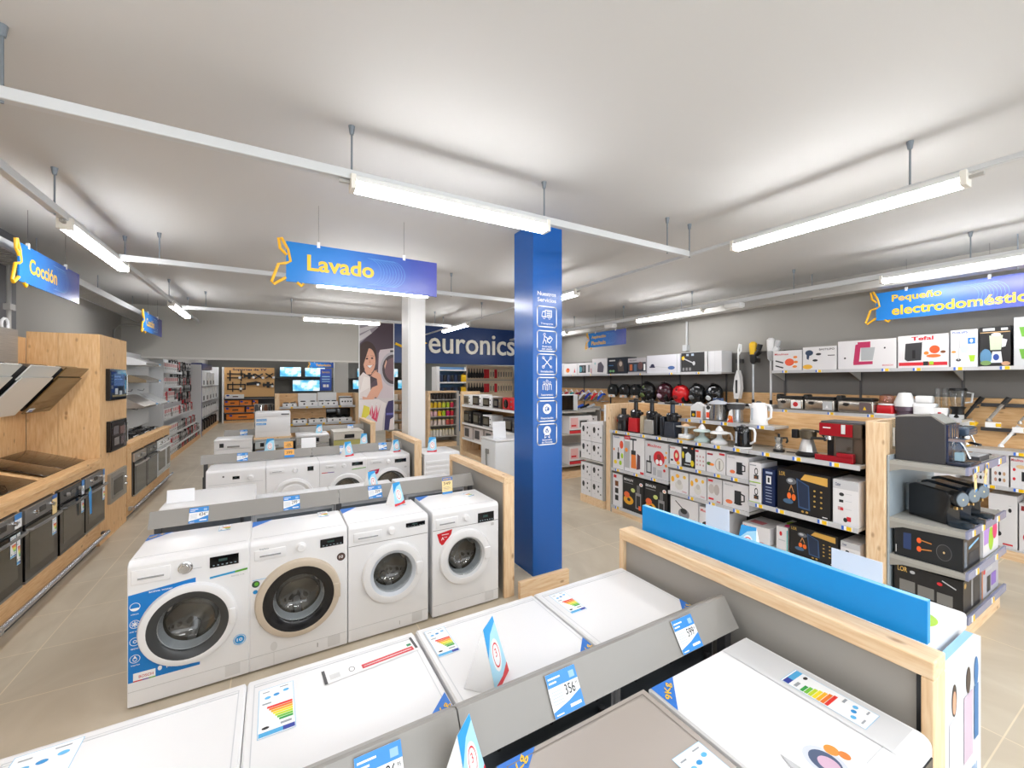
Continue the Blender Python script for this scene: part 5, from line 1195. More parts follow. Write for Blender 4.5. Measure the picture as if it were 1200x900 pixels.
# microwave gondola (faces the aisle on its left)
def mwave(label, loc, rz, w, h, body, win, red=False, name='microwave_oven'):
    t = thing(name, label, 'microwave', loc, rz)
    obj('casing', B().rbox(-w / 2, w / 2, 0, .3, .01, h, body, .008), t)
    b = B().box(-w / 2 + .03, w / 2 - .1, -.012, 0, .03, h - .03, win if not red else RED)
    obj('door', b, t, bev=.003)
    if red: obj('door_window', B().lathe([(h * .36, -.014), (h * .3, -.02), (.001, -.02)], GBLACK, (-.04, -.002, h / 2), 'y', 24), t)
    else: obj('door_window', B().box(-w / 2 + .07, w / 2 - .14, -.014, -.012, .07, h - .07, M('6A665A', .15)), t)
    for k in range(2): obj('knob', B().lathe([(.018, 0), (.015, -.015), (.001, -.016)], SILVER, (w / 2 - .05, 0, h * (.3 + .4 * k)), 'y', 12), t)
    obj('feet', B().box(-w / 2 + .02, w / 2 - .02, .02, .28, 0, .01, BLACK), t)
    return t
t = thing('oven_gondola', 'pine framed shelving with tabletop ovens and microwaves below the shop name', 'shelving', (4.2, 9.85, 0), -90)
L = 3.0
obj('end_post', B().box(-.06, .04, -.02, .5, 0, 1.62, LPINE_Z), t); obj('back_panel', B().box(.04, L, .46, .5, .1, 1.5, M('B98F5E')), t)
obj('base', B().box(.04, L, 0, .46, 0, .1, LPINE_X), t)
for z in (1.28, .83, .45): obj('shelf', B().box(.041, L, .0, .459, z - .03, z, SHELF).box(.041, L, -.012, 0, z - .04, z + .012, PAPER), t)
mm = [('white tabletop oven at the left of the upper oven shelf', .28, .42, .26, PAPER, M('8A8678', .2), 0), ('large white tabletop oven, second on the upper oven shelf', .85, .48, .28, PAPER, GBLACK, 0), ('black and grey tabletop oven, third on the upper oven shelf', 1.4, .44, .25, PAPER, GBLACK, 0), ('brown tabletop oven left of the red one', 1.88, .36, .25, M('6A5A48', .3), GBLACK, 0), ('bright red tabletop oven on the upper oven shelf', 2.35, .42, .26, RED, RED, 1)]
for l, s, w, h, bm, wm, rd in mm: mwave(l, (4.22, 9.85 - s, 1.282), -90, w, h, bm, wm, rd)
mm = [('black tabletop oven at the left of the lower oven shelf', .3, .44, .3, BLACK, GBLACK), ('black tabletop oven, second on the lower oven shelf', .85, .44, .3, BLACK, GBLACK), ('white microwave with dark door on the lower oven shelf', 1.4, .44, .28, PAPER, GBLACK), ('dark grey tabletop oven at the right of the lower oven shelf', 2.4, .5, .3, DGREY, GBLACK)]
for l, s, w, h, bm, wm in mm: mwave(l, (4.22, 9.85 - s, .832), -90, w, h, bm, wm)
for k in range(4): one('appliance_box', 'pale printed oven box on the lowest oven shelf', 'box', B().box(-.25, .25, 0, .3, 0, .3, M('D8CFCB')).box(-.2, .05, -.004, 0, .05, .25, DGREY), (4.22, 9.5 - .6 * k, .452), -90, 'oven boxes on the lowest oven shelf')

# ---------------------------------------------------------------- right: appliance gondola
YG = 4.50
def gy(y): return YG - y          # world Y -> local x of things turned to face the aisle on their left
CAPP = M('C9C8C6', .35)
t = thing('appliance_gondola', 'long pine ended shelving gondola of juicers, kettles and coffee makers', 'shelving', (4.25, YG, 0), -90)
LG = gy(1.48)
obj('end_panel', B().box(-.09, -.0, 0, 1.0, .0, 1.56, LPINE_Z), t, bev=.002)
obj('end_panel', B().box(LG - .06, LG, .1, 1.02, .0, 1.56, LPINE_Z), t, bev=.002)
obj('end_post', B().box(LG - .02, LG + .10, -.0, .0995, 0, 1.56, LPINE_Z), t, bev=.003)
obj('back_panel', B().box(.001, LG - .061, .50, .53, 1.10, 1.56, PINE_X), t)
obj('lower_back', B().box(.001, LG - .061, .50, .53, .1, 1.099, M('26272A', .5)), t)
obj('upright', B().box(.001, .03, .0, .03, .0, 1.17, GREY), t)
obj('base_board', B().box(.03, 1.0, -.0, .02, .0, .10, LPINE_X), t)
obj('far_side_shelf', B().box(.001, LG - .061, .531, .98, .6, .63, SHELF), t)
def shelf(t, x0, x1, y0, y1, z, labels=(), name='shelf', edge='C6C6C8'):
    s = obj(name, B().box(x0, x1, y0 + .001, y1, z - .025, z, SHELF).box(x0, x1, y0 - .012, y0 + .001, z - .034, z + .008, M(edge, .3)), t)
    for x in labels:
        b = B().box(x - .035, x + .04, y0 - .0145, y0 - .0125, z - .03, z + .004, PAPER).box(x, x + .036, y0 - .0155, y0 - .0145, z - .03, z + .004, M('F2C400', .4)).box(x - .035, x - .018, y0 - .0155, y0 - .0145, z - .03, z + .004, M('3E6FD0', .4))
        obj('price_label', b, s)
    return s
shelf(t, .001, 1.02, 0, .5, 1.18, (.12, .35, .62, .88)); shelf(t, 1.025, 2.03, 0, .5, 1.18, (1.2, 1.45, 1.68, 1.9)); shelf(t, 2.035, LG - .061, 0, .5, 1.18, (2.2, 2.48, 2.78))
shelf(t, .031, 1.02, 0, .5, .64, (.15, .5, .8)); shelf(t, .031, 1.02, 0, .5, .105, (.15,))
shelf(t, 1.025, 2.03, 0, .5, .865, (1.2, 1.45, 1.68, 1.88)); shelf(t, 1.025, 2.03, 0, .5, .535, (1.35, 1.62, 1.9)); shelf(t, 1.025, 2.03, 0, .5, .15)
shelf(t, 2.035, LG - .061, -.03, .5, .66, (2.15, 2.35, 2.7, 2.88)); shelf(t, 2.035, LG - .061, 0, .5, .26)
shelf(t, 1.02, 2.16, .22, .5, 1.42, (1.15, 1.35, 1.62, 2.03), 'riser_shelf')
# --- boxes, printed fronts.  art in 0..1 of the front face
def pk(name, label, cat, w, h, d, base, art, loc, rz=-90, sides=None, group=None, tilt=0):
    b = B().box(-w / 2, w / 2, 0, d, 0, h, base)
    b.art(front(-w / 2, w / 2, 0, 0, h), art)
    if sides:
        for s, a in sides:
            b.art({'L': left(-w / 2, 0, d, 0, h), 'R': right(w / 2, 0, d, 0, h), 'T': top(-w / 2, w / 2, 0, d, h)}[s], a)
    return one(name, label, cat, b, loc, rz + tilt, group)
def bx(label, y0, y1, z, h, base, art, d=.34, x=4.262, sides=None, rz=-90, group=None, name='appliance_box'):
    return pk(name, label, 'box', abs(y0 - y1) - .008, h, d, base, art, (x, (y0 + y1) / 2, z), rz, sides, group)
WB = M('E4E2E3', .4); RD = M('D42A34', .4); ORG = M('F08A30', .4); DK = M('2A2C2E', .4); BKB = M('1C1C1E', .35); GLD = M('C8A050', .35); LG_ = M('C4C6C8', .4)
def lines(x0, x1, ys, mat, h=.02): return [('r', x0, y, x1, y + h, mat) for y in ys]
juicer = [('r', .42, .62, .48, .95, DK), ('r', .3, .9, .62, .95, DK), ('r', .35, .45, .58, .62, DK), ('p', [(.34, .12), (.62, .12), (.58, .5), (.36, .5)], M('E8803A')), ('p', [(.62, .1), (.8, .14), (.8, .5), (.66, .55)], M('5A3A44')), ('e', .2, .25, .12, .12, M('D8D0E4'))]
bx('white box with small mixer and fruit pictures, first on the upper juicer box shelf', 4.465, 4.24, .642, .47, WB, [('e', .8, .75, .16, .12, M('E8583A')), ('r', .42, .3, .62, .5, DK), ('r', .48, .5, .54, .65, DK), ('e', .25, .2, .14, .06, M('F0D030')), ('e', .7, .2, .12, .07, LGREEN), ('e', .85, .42, .1, .08, LGREEN), ('e', .12, .58, .07, .04, ORG), ('t', 'PHILIPS', .1, .93, .6, .97, M('5A7AB0'))])
bx('white box with tall slow juicer picture, second on the upper juicer box shelf', 4.235, 3.87, .642, .49, WB, juicer + [('r', .0, .9, .3, 1, RD), ('r', .02, .1, .28, .85, M('B8B6B4')), ('r', .8, .0, .97, .07, RD), ('e', .1, .6, .08, .06, ORG), ('t', 'JATA', .04, .92, .26, .97, PAPER)])
bx('wide grey white box with big red circle food processor picture', 3.865, 3.49, .642, .47, M('D2D1D3', .4), [('t', 'Moulinex', .12, .84, .72, .93, RD), ('e', .62, .56, .24, .2, RD), ('e', .62, .6, .09, .08, M('8A2A2A')), ('e', .54, .46, .07, .07, PAPER), ('e', .7, .46, .07, .07, PAPER), ('r', .06, .1, .3, .45, DK), ('r', .1, .14, .26, .4, M('C8C8C8')), ('r', .2, .45, .26, .6, DK), ('r', .36, .08, .5, .3, M('B0B0B4')), ('r', .55, .06, .75, .25, M('B8B8BC')), ('e', .9, .62, .05, .04, ORG), ('e', .92, .4, .05, .04, ORG), ('e', .85, .26, .05, .04, RD), ('e', .93, .75, .04, .03, M('F0B040'))])
bx('narrow white box with small photos, first on the bottom juicer box shelf', 4.465, 4.27, .107, .46, WB, [('r', .1, .87, .4, .96, RD), ('r', .25, .62, .6, .78, BROWN), ('r', .25, .4, .6, .56, DK), ('r', .25, .18, .6, .34, DK)])
def blackjuice(l, a, b_): bx(l, a, b_, .107, .47, BKB, [('t', 'BRAUN', .06, .86, .5, .93, PAPER), ('r', .06, .79, .5, .81, M('8A8A8A')), ('r', .62, .12, .88, .58, M('8E8E90')), ('r', .66, .16, .84, .5, DK), ('r', .68, .58, .82, .8, M('6A6A6C')), ('e', .28, .3, .24, .13, M('E8A82A')), ('e', .2, .45, .14, .09, M('E86A3A')), ('e', .3, .32, .08, .05, DK), ('e', .5, .62, .1, .06, M('C8D07A')), ('e', .88, .84, .08, .05, PAPER), ('r', .84, .81, .92, .83, M('E8B02A')), ('r', .84, .84, .92, .86, RD), ('r', .76, .1, .88, .22, M('F06A3A'))])
blackjuice('black juicer box with orange fruit photo, left of two on the bottom shelf', 4.265, 3.88); blackjuice('black juicer box with orange fruit photo, right of two, by the blue panel', 3.875, 3.50)
bx('small white box with red circle, first on the squeezer box shelf', 3.47, 3.30, .867, .23, WB, [('t', 'Moulinex', .02, .86, .5, .95, RD), ('e', .6, .5, .25, .32, RD), ('e', .6, .52, .12, .14, M('D8D0A0')), ('e', .75, .15, .14, .1, M('F0B030')), ('r', .08, .2, .3, .3, DK)])
bx('small black box with white squeezer and lemons', 3.295, 3.12, .867, .26, BKB, [('r', .1, .86, .45, .93, PAPER), ('p', [(.3, .25), (.75, .25), (.75, .6), (.5, .72), (.3, .6)], M('D8E0E4')), ('e', .1, .55, .1, .16, M('E8D02A')), ('e', .85, .22, .14, .14, M('E8D02A')), ('r', .8, .86, .9, .93, ORG), ('r', .2, .12, .7, .16, LG_)])
bx('white box with many tiny red prints, third on the squeezer box shelf', 3.115, 2.975, .867, .24, WB, [('r', .03, .85, .35, .95, RD)] + [('e', .2 + .3 * (k % 3), .25 + .2 * (k // 3), .07, .05, M('C89A9A')) for k in range(9)])
bx('white box with clear jug juicer and vegetables photo', 2.97, 2.735, .867, .245, WB, [('r', .05, .8, .35, .88, M('A82A3A')), ('r', .68, .86, .96, .95, RD), ('e', .7, .42, .24, .3, M('C4C0B8')), ('e', .7, .42, .19, .25, M('E2E0DA')), ('r', .66, .2, .74, .6, M('A8A49C')), ('e', .15, .4, .13, .08, M('4E7A3A')), ('e', .3, .38, .12, .06, ORG)])
bx('white kettle box with black kettle picture on the upper squeezer shelf', 2.73, 2.48, .867, .235, WB, [('t', 'Electrolux', .08, .86, .4, .92, TXTG), ('r', .46, .2, .72, .72, DK), ('p', [(.72, .65), (.86, .6), (.86, .35), (.72, .3), (.72, .36), (.81, .38), (.81, .56), (.72, .59)], DK), ('e', .28, .25, .12, .08, M('E87A4A')), ('e', .6, .22, .16, .05, DK)])
sq = [('e', .15, .6, .09, .13, M('F0B030')), ('e', .42, .78, .1, .09, M('F0B030')), ('e', .8, .78, .08, .08, M('F0C040')), ('e', .5, .35, .22, .2, M('DAD8D2')), ('e', .52, .5, .12, .12, M('C8C4BE')), ('t', 'Tristar', .68, .08, .92, .14, RD)]
bx('white squeezer box with lemon pictures, left of two on the middle shelf', 3.465, 3.20, .537, .26, WB, sq); bx('white squeezer box with lemon pictures, right of two on the middle shelf', 3.19, 2.965, .537, .26, WB, sq)
bx('white box with pale red print, third on the middle squeezer shelf', 2.96, 2.775, .537, .27, M('DCDADA', .4), [('r', .08, .85, .4, .93, RD), ('e', .3, .55, .2, .2, M('C4BCB8')), ('e', .65, .55, .18, .22, M('B8B0AC')), ('r', .1, .1, .45, .18, RD), ('r', .65, .05, .9, .1, M('C86A6A'))])
bx('white kettle box with black kettle picture on the middle squeezer shelf', 2.77, 2.48, .537, .27, WB, [('t', 'Electrolux', .08, .86, .4, .92, TXTG), ('r', .46, .2, .72, .72, DK), ('p', [(.72, .65), (.86, .6), (.86, .35), (.72, .3), (.72, .36), (.81, .38), (.81, .56), (.72, .59)], DK), ('e', .25, .22, .14, .08, M('E87A4A')), ('e', .6, .22, .16, .05, DK)])
bx('white box with grey iron stand drawing at the bottom left of the squeezer bay', 3.46, 3.07, .152, .33, WB, [('e', .5, .45, .2, .2, M('8A8A92')), ('l', [(.2, .85), (.5, .6)], .012, DK), ('e', .5, .55, .12, .1, DK), ('r', .35, .15, .65, .3, M('9A94A4'))])
mx = [('t', 'Moulinex', .05, .82, .5, .93, RD), ('e', .3, .35, .2, .14, DK), ('e', .32, .4, .1, .07, RD), ('e', .72, .28, .2, .16, RD), ('e', .74, .33, .13, .08, M('C86A3A'))]
bx('white box with red grill plates, behind the standing blue panel', 3.06, 2.70, .152, .3, WB, mx); bx('white box with red plates and red top print, right of the paper sheet', 2.55, 2.27, .152, .27, WB, mx, sides=[('T', [('r', .1, .2, .6, .5, M('D87A80'))])])
can = [('r', .05, .85, .6, .9, TXTG), ('e', .6, .58, .16, .18, DK), ('e', .6, .58, .1, .12, WB), ('r', .4, .2, .8, .4, DK), ('e', .55, .28, .12, .06, BROWN), ('r', 0, 0, 1, .05, LGREEN)]
bx('small white coffee grinder box, upper of two beside the navy box', 2.463, 2.34, .865, .2, WB, can, .3, 4.232); bx('small white coffee grinder box, lower of two beside the navy box', 2.463, 2.34, .662, .2, WB, can, .3, 4.232)
bx('navy blue box with white product picture and text lines', 2.335, 2.21, .662, .36, M('16264E', .35), [('r', .3, .6, .7, .82, PAPER), ('r', .42, .64, .58, .78, DK), ('r', .25, .88, .8, .94, M('A8B4CC'))] + lines(.25, .75, [.1, .18, .26, .34, .42, .5], M('A8B4CC')), .34, 4.24)
LOR = [('t', 'LOR', .04, .84, .16, .94, GLD, .02), ('p', [(.46, .82), (.54, .96), (.95, .95), (.95, .76)], M('D8A850')), ('e', .28, .74, .1, .08, M('6A6E74')), ('e', .26, .75, .05, .04, LG_), ('p', [(.38, .84), (.62, .7), (.64, .12), (.42, .14)], M('34527A')), ('p', [(.4, .8), (.6, .68), (.61, .16), (.44, .18)], M('1E2E48')), ('e', .24, .38, .04, .08, M('F0702A')), ('e', .33, .36, .04, .08, M('F0702A')), ('l', [(.24, .5), (.28, .64), (.33, .48)], .006, M('D89A5A')), ('e', .22, .24, .1, .06, M('4A6A8A'))] + [('e', .72 + .12 * (k % 2), .25 + .12 * (k // 2), .02, .02, GLD) for k in range(8)] + [('e', .5, .07, .025, .025, GLD), ('e', .58, .07, .025, .025, GLD), ('r', .86, .04, .95, .06, PAPER)]
bx('big black and gold coffee machine box with glowing cups picture', 2.195, 1.745, .662, .39, BKB, LOR, .4, 4.24)
OST = [('t', 'Oster', .1, .86, .32, .94, M('2A3A6A'), .02), ('e', .35, .68, .1, .04, DK), ('r', .25, .5, .42, .56, DK), ('r', .2, .32, .4, .4, M('C89A9A')), ('r', .3, .32, .42, .38, RD), ('r', .55, .1, .72, .2, RD), ('e', .5, .12, .08, .05, DK), ('r', .5, .7, .75, .71, LG_), ('r', .5, .54, .75, .55, LG_), ('r', .5, .36, .75, .37, LG_), ('r', 0, .8, 1, 1, M('C9C9CB'))]
OST = [OST[-1]] + OST[:-1]
bx('tall white box with blue script and small machine photos beside the pine post', 1.735, 1.545, .662, .38, WB, OST, .34, 4.24)
bx('black and gold coffee box standing on the low shelf behind the blue panel', 2.1, 1.70, .262, .27, BKB, LOR, .38, 4.27); bx('white box with blue script on the low shelf, upper half seen', 1.69, 1.545, .262, .25, WB, OST, .34, 4.27)
bx('white box with green and pink top beside the black coffee box', 2.22, 2.11, .262, .22, WB, [('e', .4, .7, .12, .1, RD), ('r', .2, .4, .8, .44, LG_), ('r', .92, 0, 1, .9, M('3ABAB8'))], .3, 4.27, sides=[('T', [('e', .7, .3, .3, .2, PINK), ('e', .5, .6, .4, .2, LGREEN)])])
# --- appliances on the gondola top
def juicer_thing(label, y, kind, x=4.38):
    t = thing('juicer', label, 'juicer', (x, y, 1.181), -90)
    if kind == 0:
        obj('base', B().lathe([(.085, 0), (.09, .04), (.085, .15)], BLACK, (0, 0, 0), 'z', 24).box(-.03, .03, -.095, -.08, .03, .1, DGREY), t)
        obj('bowl', B().lathe([(.088, .15), (.1, .17), (.1, .2), (.07, .235), (.035, .24)], M('3A3A3C', .15), (0, 0, 0), 'z', 24).box(-.12, -.1, -.02, .02, .12, .19, RED), t)
        obj('feed_tube', B().lathe([(.035, .235), (.032, .3), (.04, .305), (.038, .32), (.001, .32)], BLACK, (0, 0, 0), 'z', 18), t)
    else:
        body = {1: RED, 2: SILVER, 3: M('2E3440', .25)}[kind]
        obj('base', B().prism([(-.085, 0), (.085, 0), (.07, .2), (-.07, .2)], -.07, .08, body).box(-.085, .085, -.1, .09, 0, .015, BLACK), t, bev=.006)
        obj('bowl', B().lathe([(.06, .2), (.075, .23), (.075, .29), (.06, .31)], M('1E1E22', .12), (0, 0, 0), 'z', 24).cyl((.05, 0, .27), (.12, 0, .27), .02, BLACK), t)
        obj('feed_tube', B().lathe([(.03, .3), (.028, .43)], M('26262A', .15) if kind != 3 else M('3A4454', .15), (0, 0, 0), 'z', 18), t)
        obj('hopper', B().prism([(-.09, .42), (.06, .42), (.07, .44), (-.1, .445)], -.04, .04, BLACK).lathe([(.04, .44), (.03, .465), (.001, .47)], BLACK, (0, 0, 0), 'z', 16), t, bev=.003)
        if kind == 2:
            obj('jug', B().rbox(-.16, -.09, -.06, .05, 0, .24, M('B8A88C', .2), .015), t); obj('side_body', B().rbox(.07, .13, -.06, .06, 0, .27, BLACK, .02), t)
        if kind == 3: obj('jug', B().rbox(-.16, -.09, -.06, .05, 0, .26, M('22262E', .2), .02), t)
juicer_thing('black centrifugal juicer at the left end of the gondola top', 4.36, 0); juicer_thing('red slow juicer with black top, second on the gondola top', 4.13, 1)
juicer_thing('silver slow juicer with jug, third on the gondola top', 3.85, 2); juicer_thing('dark blue slow juicer beside the silver one', 3.52, 3)
def squeezer(label, y, kind, x=4.4):
    t = thing('citrus_squeezer', label, 'squeezer', (x, y, 1.181), -90)
    body = PAPER if kind != 1 else M('CFE0DC', .3)
    if kind == 0:
        obj('base', B().rbox(-.07, .07, -.06, .06, 0, .06, PAPER, .01).box(-.07, .07, -.06, .06, 0, .012, M('E8B84A')), t)
        obj('bowl', B().lathe([(.03, .06), (.04, .09), (.075, .14), (.08, .15)], GLASS, (0, 0, 0), 'z', 24).cyl((0, 0, .06), (0, 0, .14), .02, PAPER), t)
        obj('tray', B().prism([(-.09, .145), (.1, .145), (.09, .16), (-.09, .16)], -.07, .07, M('C8C8C8')), t, bev=.003)
        obj('cone', B().lathe([(.045, .16), (.03, .18), (.001, .19)], M('F0C8A0'), (0, 0, 0), 'z', 20), t)
    else:
        obj('base', B().lathe([(.085, 0), (.09, .02), (.06, .045), (.03, .07), (.022, .12)], body, (0, 0, 0), 'z', 28), t)
        obj('bowl', B().lathe([(.04, .04), (.085, .06), (.092, .12)], GLASS, (0, 0, 0), 'z', 28), t)
        obj('collar', B().lathe([(.095, .115), (.1, .125), (.08, .14), (.04, .145)], body, (0, 0, 0), 'z', 28), t)
        obj('cone', B().lathe([(.045, .14), (.035, .17), (.012, .2), (.001, .205)], PAPER, (0, 0, 0), 'z', 20), t)
        if kind == 2: obj('handle', B().tube([(.09, 0, .13), (.13, 0, .13), (.15, 0, .1), (.155, 0, .06)], .012, PAPER), t)
squeezer('white square citrus squeezer with clear bowl', 3.34, 0); squeezer('pale green footed citrus squeezer with white cone', 3.12, 1); squeezer('white citrus squeezer with curved handle', 2.90, 2)
def kettle(label, loc, mat, hm, s=1.0):
    t = thing('kettle', label, 'kettle', loc, -90)
    obj('body', B().lathe([(.078 * s, .015), (.08 * s, .03), (.074 * s, .2 * s), (.06 * s, .225 * s), (.001, .23 * s)], mat, (0, 0, 0), 'z', 28), t)
    obj('lid_knob', B().lathe([(.03, .225 * s), (.02, .24 * s), (.001, .24 * s)], DGREY, (0, 0, 0), 'z', 14), t)
    obj('handle', B().tube([(.06 * s, 0, .21 * s), (.11 * s, 0, .205 * s), (.125 * s, 0, .17 * s), (.12 * s, 0, .08 * s), (.075 * s, 0, .05 * s)], .012, hm, 8), t)
    obj('spout', B().prism([(-.06 * s, .2 * s), (-.1 * s, .21 * s), (-.07 * s, .15 * s)], -.02, .02, mat), t)
    obj('water_window', B().box(-.035, -.02, -.083 * s, -.06, .05, .17 * s, M('B8C0C8', .2)), t)
    obj('power_base', B().lathe([(.085 * s, 0), (.085 * s, .014), (.001, .015)], hm, (0, 0, 0), 'z', 24), t)
kettle('glossy black kettle with white handle on the gondola top', (4.375, 2.61, 1.181), GBLACK, PAPER, 1.02)
kettle('white kettle at the right end of the raised shelf', (4.60, 2.57, 1.421), PAPER, PAPER, 1.05)
t = thing('pan_processor', 'steel cooking pot processor in the middle of the raised shelf', 'food processor', (4.62, 3.06, 1.421), -90)
obj('pot', B().lathe([(.1, 0), (.115, .02), (.115, .19), (.12, .2)], M('A8A6A4', .18, .9), (0, 0, 0), 'z', 32), t); obj('lid', B().lathe([(.12, .2), (.09, .225), (.05, .24), (.001, .26)], M('C8CCD4', .15), (0, 0, 0), 'z', 28).rbox(-.06, .06, -.02, .02, .23, .27, M('3A4A6A', .2), .01), t)
obj('handle', B().rbox(.11, .15, -.02, .02, .12, .2, BLACK, .01).rbox(-.15, -.11, -.02, .02, .12, .2, BLACK, .01), t)
b = B(); b.art(((-.09, -.118, .02), (.09, 0, 0), (0, 0, .16)), [('p', [(0, 1), (.9, 1), (.6, .5), (.6, .0), (.1, 0)], PAPER), ('e', .45, .85, .3, .15, DK), ('r', .15, .1, .6, .5, M('F0502A'))]); obj('print', b, t)
t = thing('insulated_jug', 'silver jug processor with orange print on the raised shelf', 'food processor', (4.62, 2.84, 1.421), -90)
obj('jug', B().lathe([(.075, 0), (.075, .14), (.085, .2), (.1, .215)], M('B8BABC', .2, .8), (0, 0, 0), 'z', 28), t); obj('lid', B().lathe([(.1, .213), (.085, .16), (.082, .15)], DGREY, (0, 0, 0), 'z', 28).lathe([(.1, .215), (.04, .225), (.001, .225)], LG_, (0, 0, 0), 'z', 20), t)
b = B(); b.art(((-.06, -.08, .0), (.075, 0, 0), (0, 0, .16)), [('p', [(0, 0), (1, 0), (.9, 1), (.4, .8)], PAPER), ('p', [(0, 0), (1, 0), (.9, .5), (.5, .3)], M('F0502A')), ('e', .5, .35, .3, .15, ORG)]); obj('print', b, t)
one('peaked_carton', 'white peaked carton with orange picture at the left of the raised shelf', 'carton', B().prism([(-.09, 0), (.08, 0), (.08, .16), (-.0, .21), (-.09, .15)], 0, .08, PAPER).art(front(-.09, .08, 0, 0, .2), [('r', .05, .1, .45, .5, DK), ('r', .5, .1, .85, .5, M('F0702A')), ('e', .25, .25, .12, .1, YEL)]), (4.58, 3.32, 1.421), -90)
def moka(label, y, s, big=False):
    t = thing('moka_pot', label, 'coffee pot', (4.42, y, 1.181), -90)
    S = M('C2C2C0', .2, .85)
    if not big:
        obj('power_base', B().lathe([(.05, 0), (.052, .025), (.04, .03)], BLACK, (0, 0, 0), 'z', 20), t)
        obj('body', B().lathe([(.038, .03), (.035, .07), (.026, .085), (.032, .1), (.042, .15), (.001, .152)], S, (0, 0, 0), 'z', 8), t)
        obj('lid_knob', B().lathe([(.01, .15), (.012, .18), (.001, .185)], BLACK, (0, 0, 0), 'z', 10), t)
        obj('handle', B().tube([(.04, 0, .145), (.075, 0, .15), (.08, 0, .12), (.07, 0, .1)], .009, BLACK), t)
    else:
        obj('power_base', B().lathe([(.095, 0), (.1, .02), (.07, .045)], BLACK, (0, 0, 0), 'z', 24), t)
        obj('body', B().lathe([(.075, .045), (.05, .15), (.045, .16)], M('BDBBB8', .3, .7), (0, 0, 0), 'z', 10), t)
        obj('top', B().lathe([(.045, .16), (.07, .175), (.075, .24), (.05, .255), (.001, .257)], M('6A6050', .25, .6), (0, 0, 0), 'z', 12), t)
        obj('label', B().rbox(-.13, -.075, -.03, .02, .16, .245, BLACK, .006), t)
        obj('handle', B().tube([(.06, 0, .245), (.1, 0, .24), (.14, 0, .2), (.145, 0, .16)], .012, BLACK), t)
    obj('cable', B().tube([(.06, .02, .008), (.12, .06, .006), (.18, .02, .006), (.2, .05, .006)], .005, BLACK, 6), t)
moka('small moka pot on a black base', 2.27, 1); moka('large silver moka pot with bronze top and black handle', 2.01, 1, True)
t = thing('espresso_machine', 'red and brown espresso machine with portafilter beside the pine post', 'coffee machine', (4.34, 1.725, 1.181), -90)
REDM = M('A81424', .2, .3); BRN = M('5A4C40', .3)
obj('housing', B().box(-.05, .16, .02, .26, .0, .34, BRN).box(-.15, -.05, .14, .26, 0, .3, BLACK).box(-.15, .16, .0, .26, .22, .34, BRN), t, bev=.004)
obj('front_panel', B().box(-.15, .1, -.012, .0, .225, .335, REDM).box(.02, .05, -.016, -.012, .25, .33, M('D8D8D8')).box(-.12, -.06, -.014, -.012, .29, .3, PAPER), t, bev=.002)
obj('water_tank', B().box(-.02, .1, -.01, .02, .09, .21, GLASS), t); obj('drip_tray', B().box(-.17, .12, -.05, .0, 0, .05, REDM).box(.0, .12, -.055, -.0, .05, .085, REDM), t, bev=.003)
obj('portafilter', B().lathe([(.035, .19), (.03, .22)], CHROME, (-.08, -.0, 0), 'z', 18).tube([(-.09, -.02, .195), (-.2, -.05, .19)], .012, BLACK), t)
obj('top_tray', B().box(-.14, .17, .0, .26, .341, .352, DGREY), t)
# --- stacked white boxes at the near left end of the gondola, seen from the side
dots = [('e', .25, .68, .12, .16, DK), ('r', .17, .5, .33, .55, DK), ('e', .65, .75, .07, .06, DK), ('e', .62, .45, .05, .08, DK), ('e', .85, .3, .05, .05, DK), ('r', .2, .25, .35, .28, LG_)]
t = thing('end_shelving', 'small end shelf holding stacked white appliance boxes left of the gondola', 'shelving', (4.22, 4.62, 0))
obj('base', B().box(0, .8, .0, .52, 0, .12, LPINE_X), t); obj('shelf', B().box(0, .8, 0, .52, .66, .69, SHELF), t); obj('back', B().box(0, .8, -.015, -.001, .12, 1.3, GREY), t)
for z in (.122, .375, .692, .97):
    for y, w in ((4.76, 'right'), (5.01, 'left')):
        lev = {.122: 'lowest', .375: 'second lowest', .692: 'third', .97: 'topmost'}[z]
        pk('small_appliance_box', 'white box with dot prints, %s row, %s of its pair at gondola end' % (lev, w), 'box', .24, .25 if z < .6 else .27, .5, WB, dots, (4.225, y, z), -90)
place_card('plain', 'grey white sheet standing on the stacked white boxes', 4.45, 4.70, 1.245, 5, '', .3, .28).rotation_euler = (0, 0, R(-90))
# --- end shelving facing the camera
t = thing('end_cap_shelving', 'grey metal end shelving with coffee machines at the right of the pine post', 'shelving', (4.28, 1.36, 0), 0)
obj('back_panel', B().box(0.0, 1.0, -.0, .015, 0.1, 1.3, M('A4B0B8', .35)), t)
VR = '9094AE'
for z, lb in ((1.265, (.2, .45, .8)), (.81, (.12, .35, .75)), (.515, (.2, .7)), (.2, (.1, .6))):
    s = obj('shelf', B().box(0, 1.0, -.42, -.001, z - .03, z, M('A8A69F', .4)).prism([(-.42, z - .03), (-.001, z - .03), (-.001, z - .09), (-.08, z - .06), (-.42, z - .045)], 0, .012, M('9A9891'), 'x').prism([(-.42, z - .03), (-.001, z - .03), (-.001, z - .09), (-.42, z - .045)], .988, 1.0, M('9A9891'), 'x').box(0, 1.0, -.435, -.42, z - .045, z + .01, M(VR, .25)), t)
    for x in lb: obj('price_label', B().box(x - .03, x + .03, -.438, -.435, z - .038, z + .004, PAPER).box(x - .005, x + .028, -.44, -.438, z - .038, z + .004, YEL), s)
obj('base_board', B().box(0, 1.0, -.40, -.38, 0, .155, LPINE_X), t)
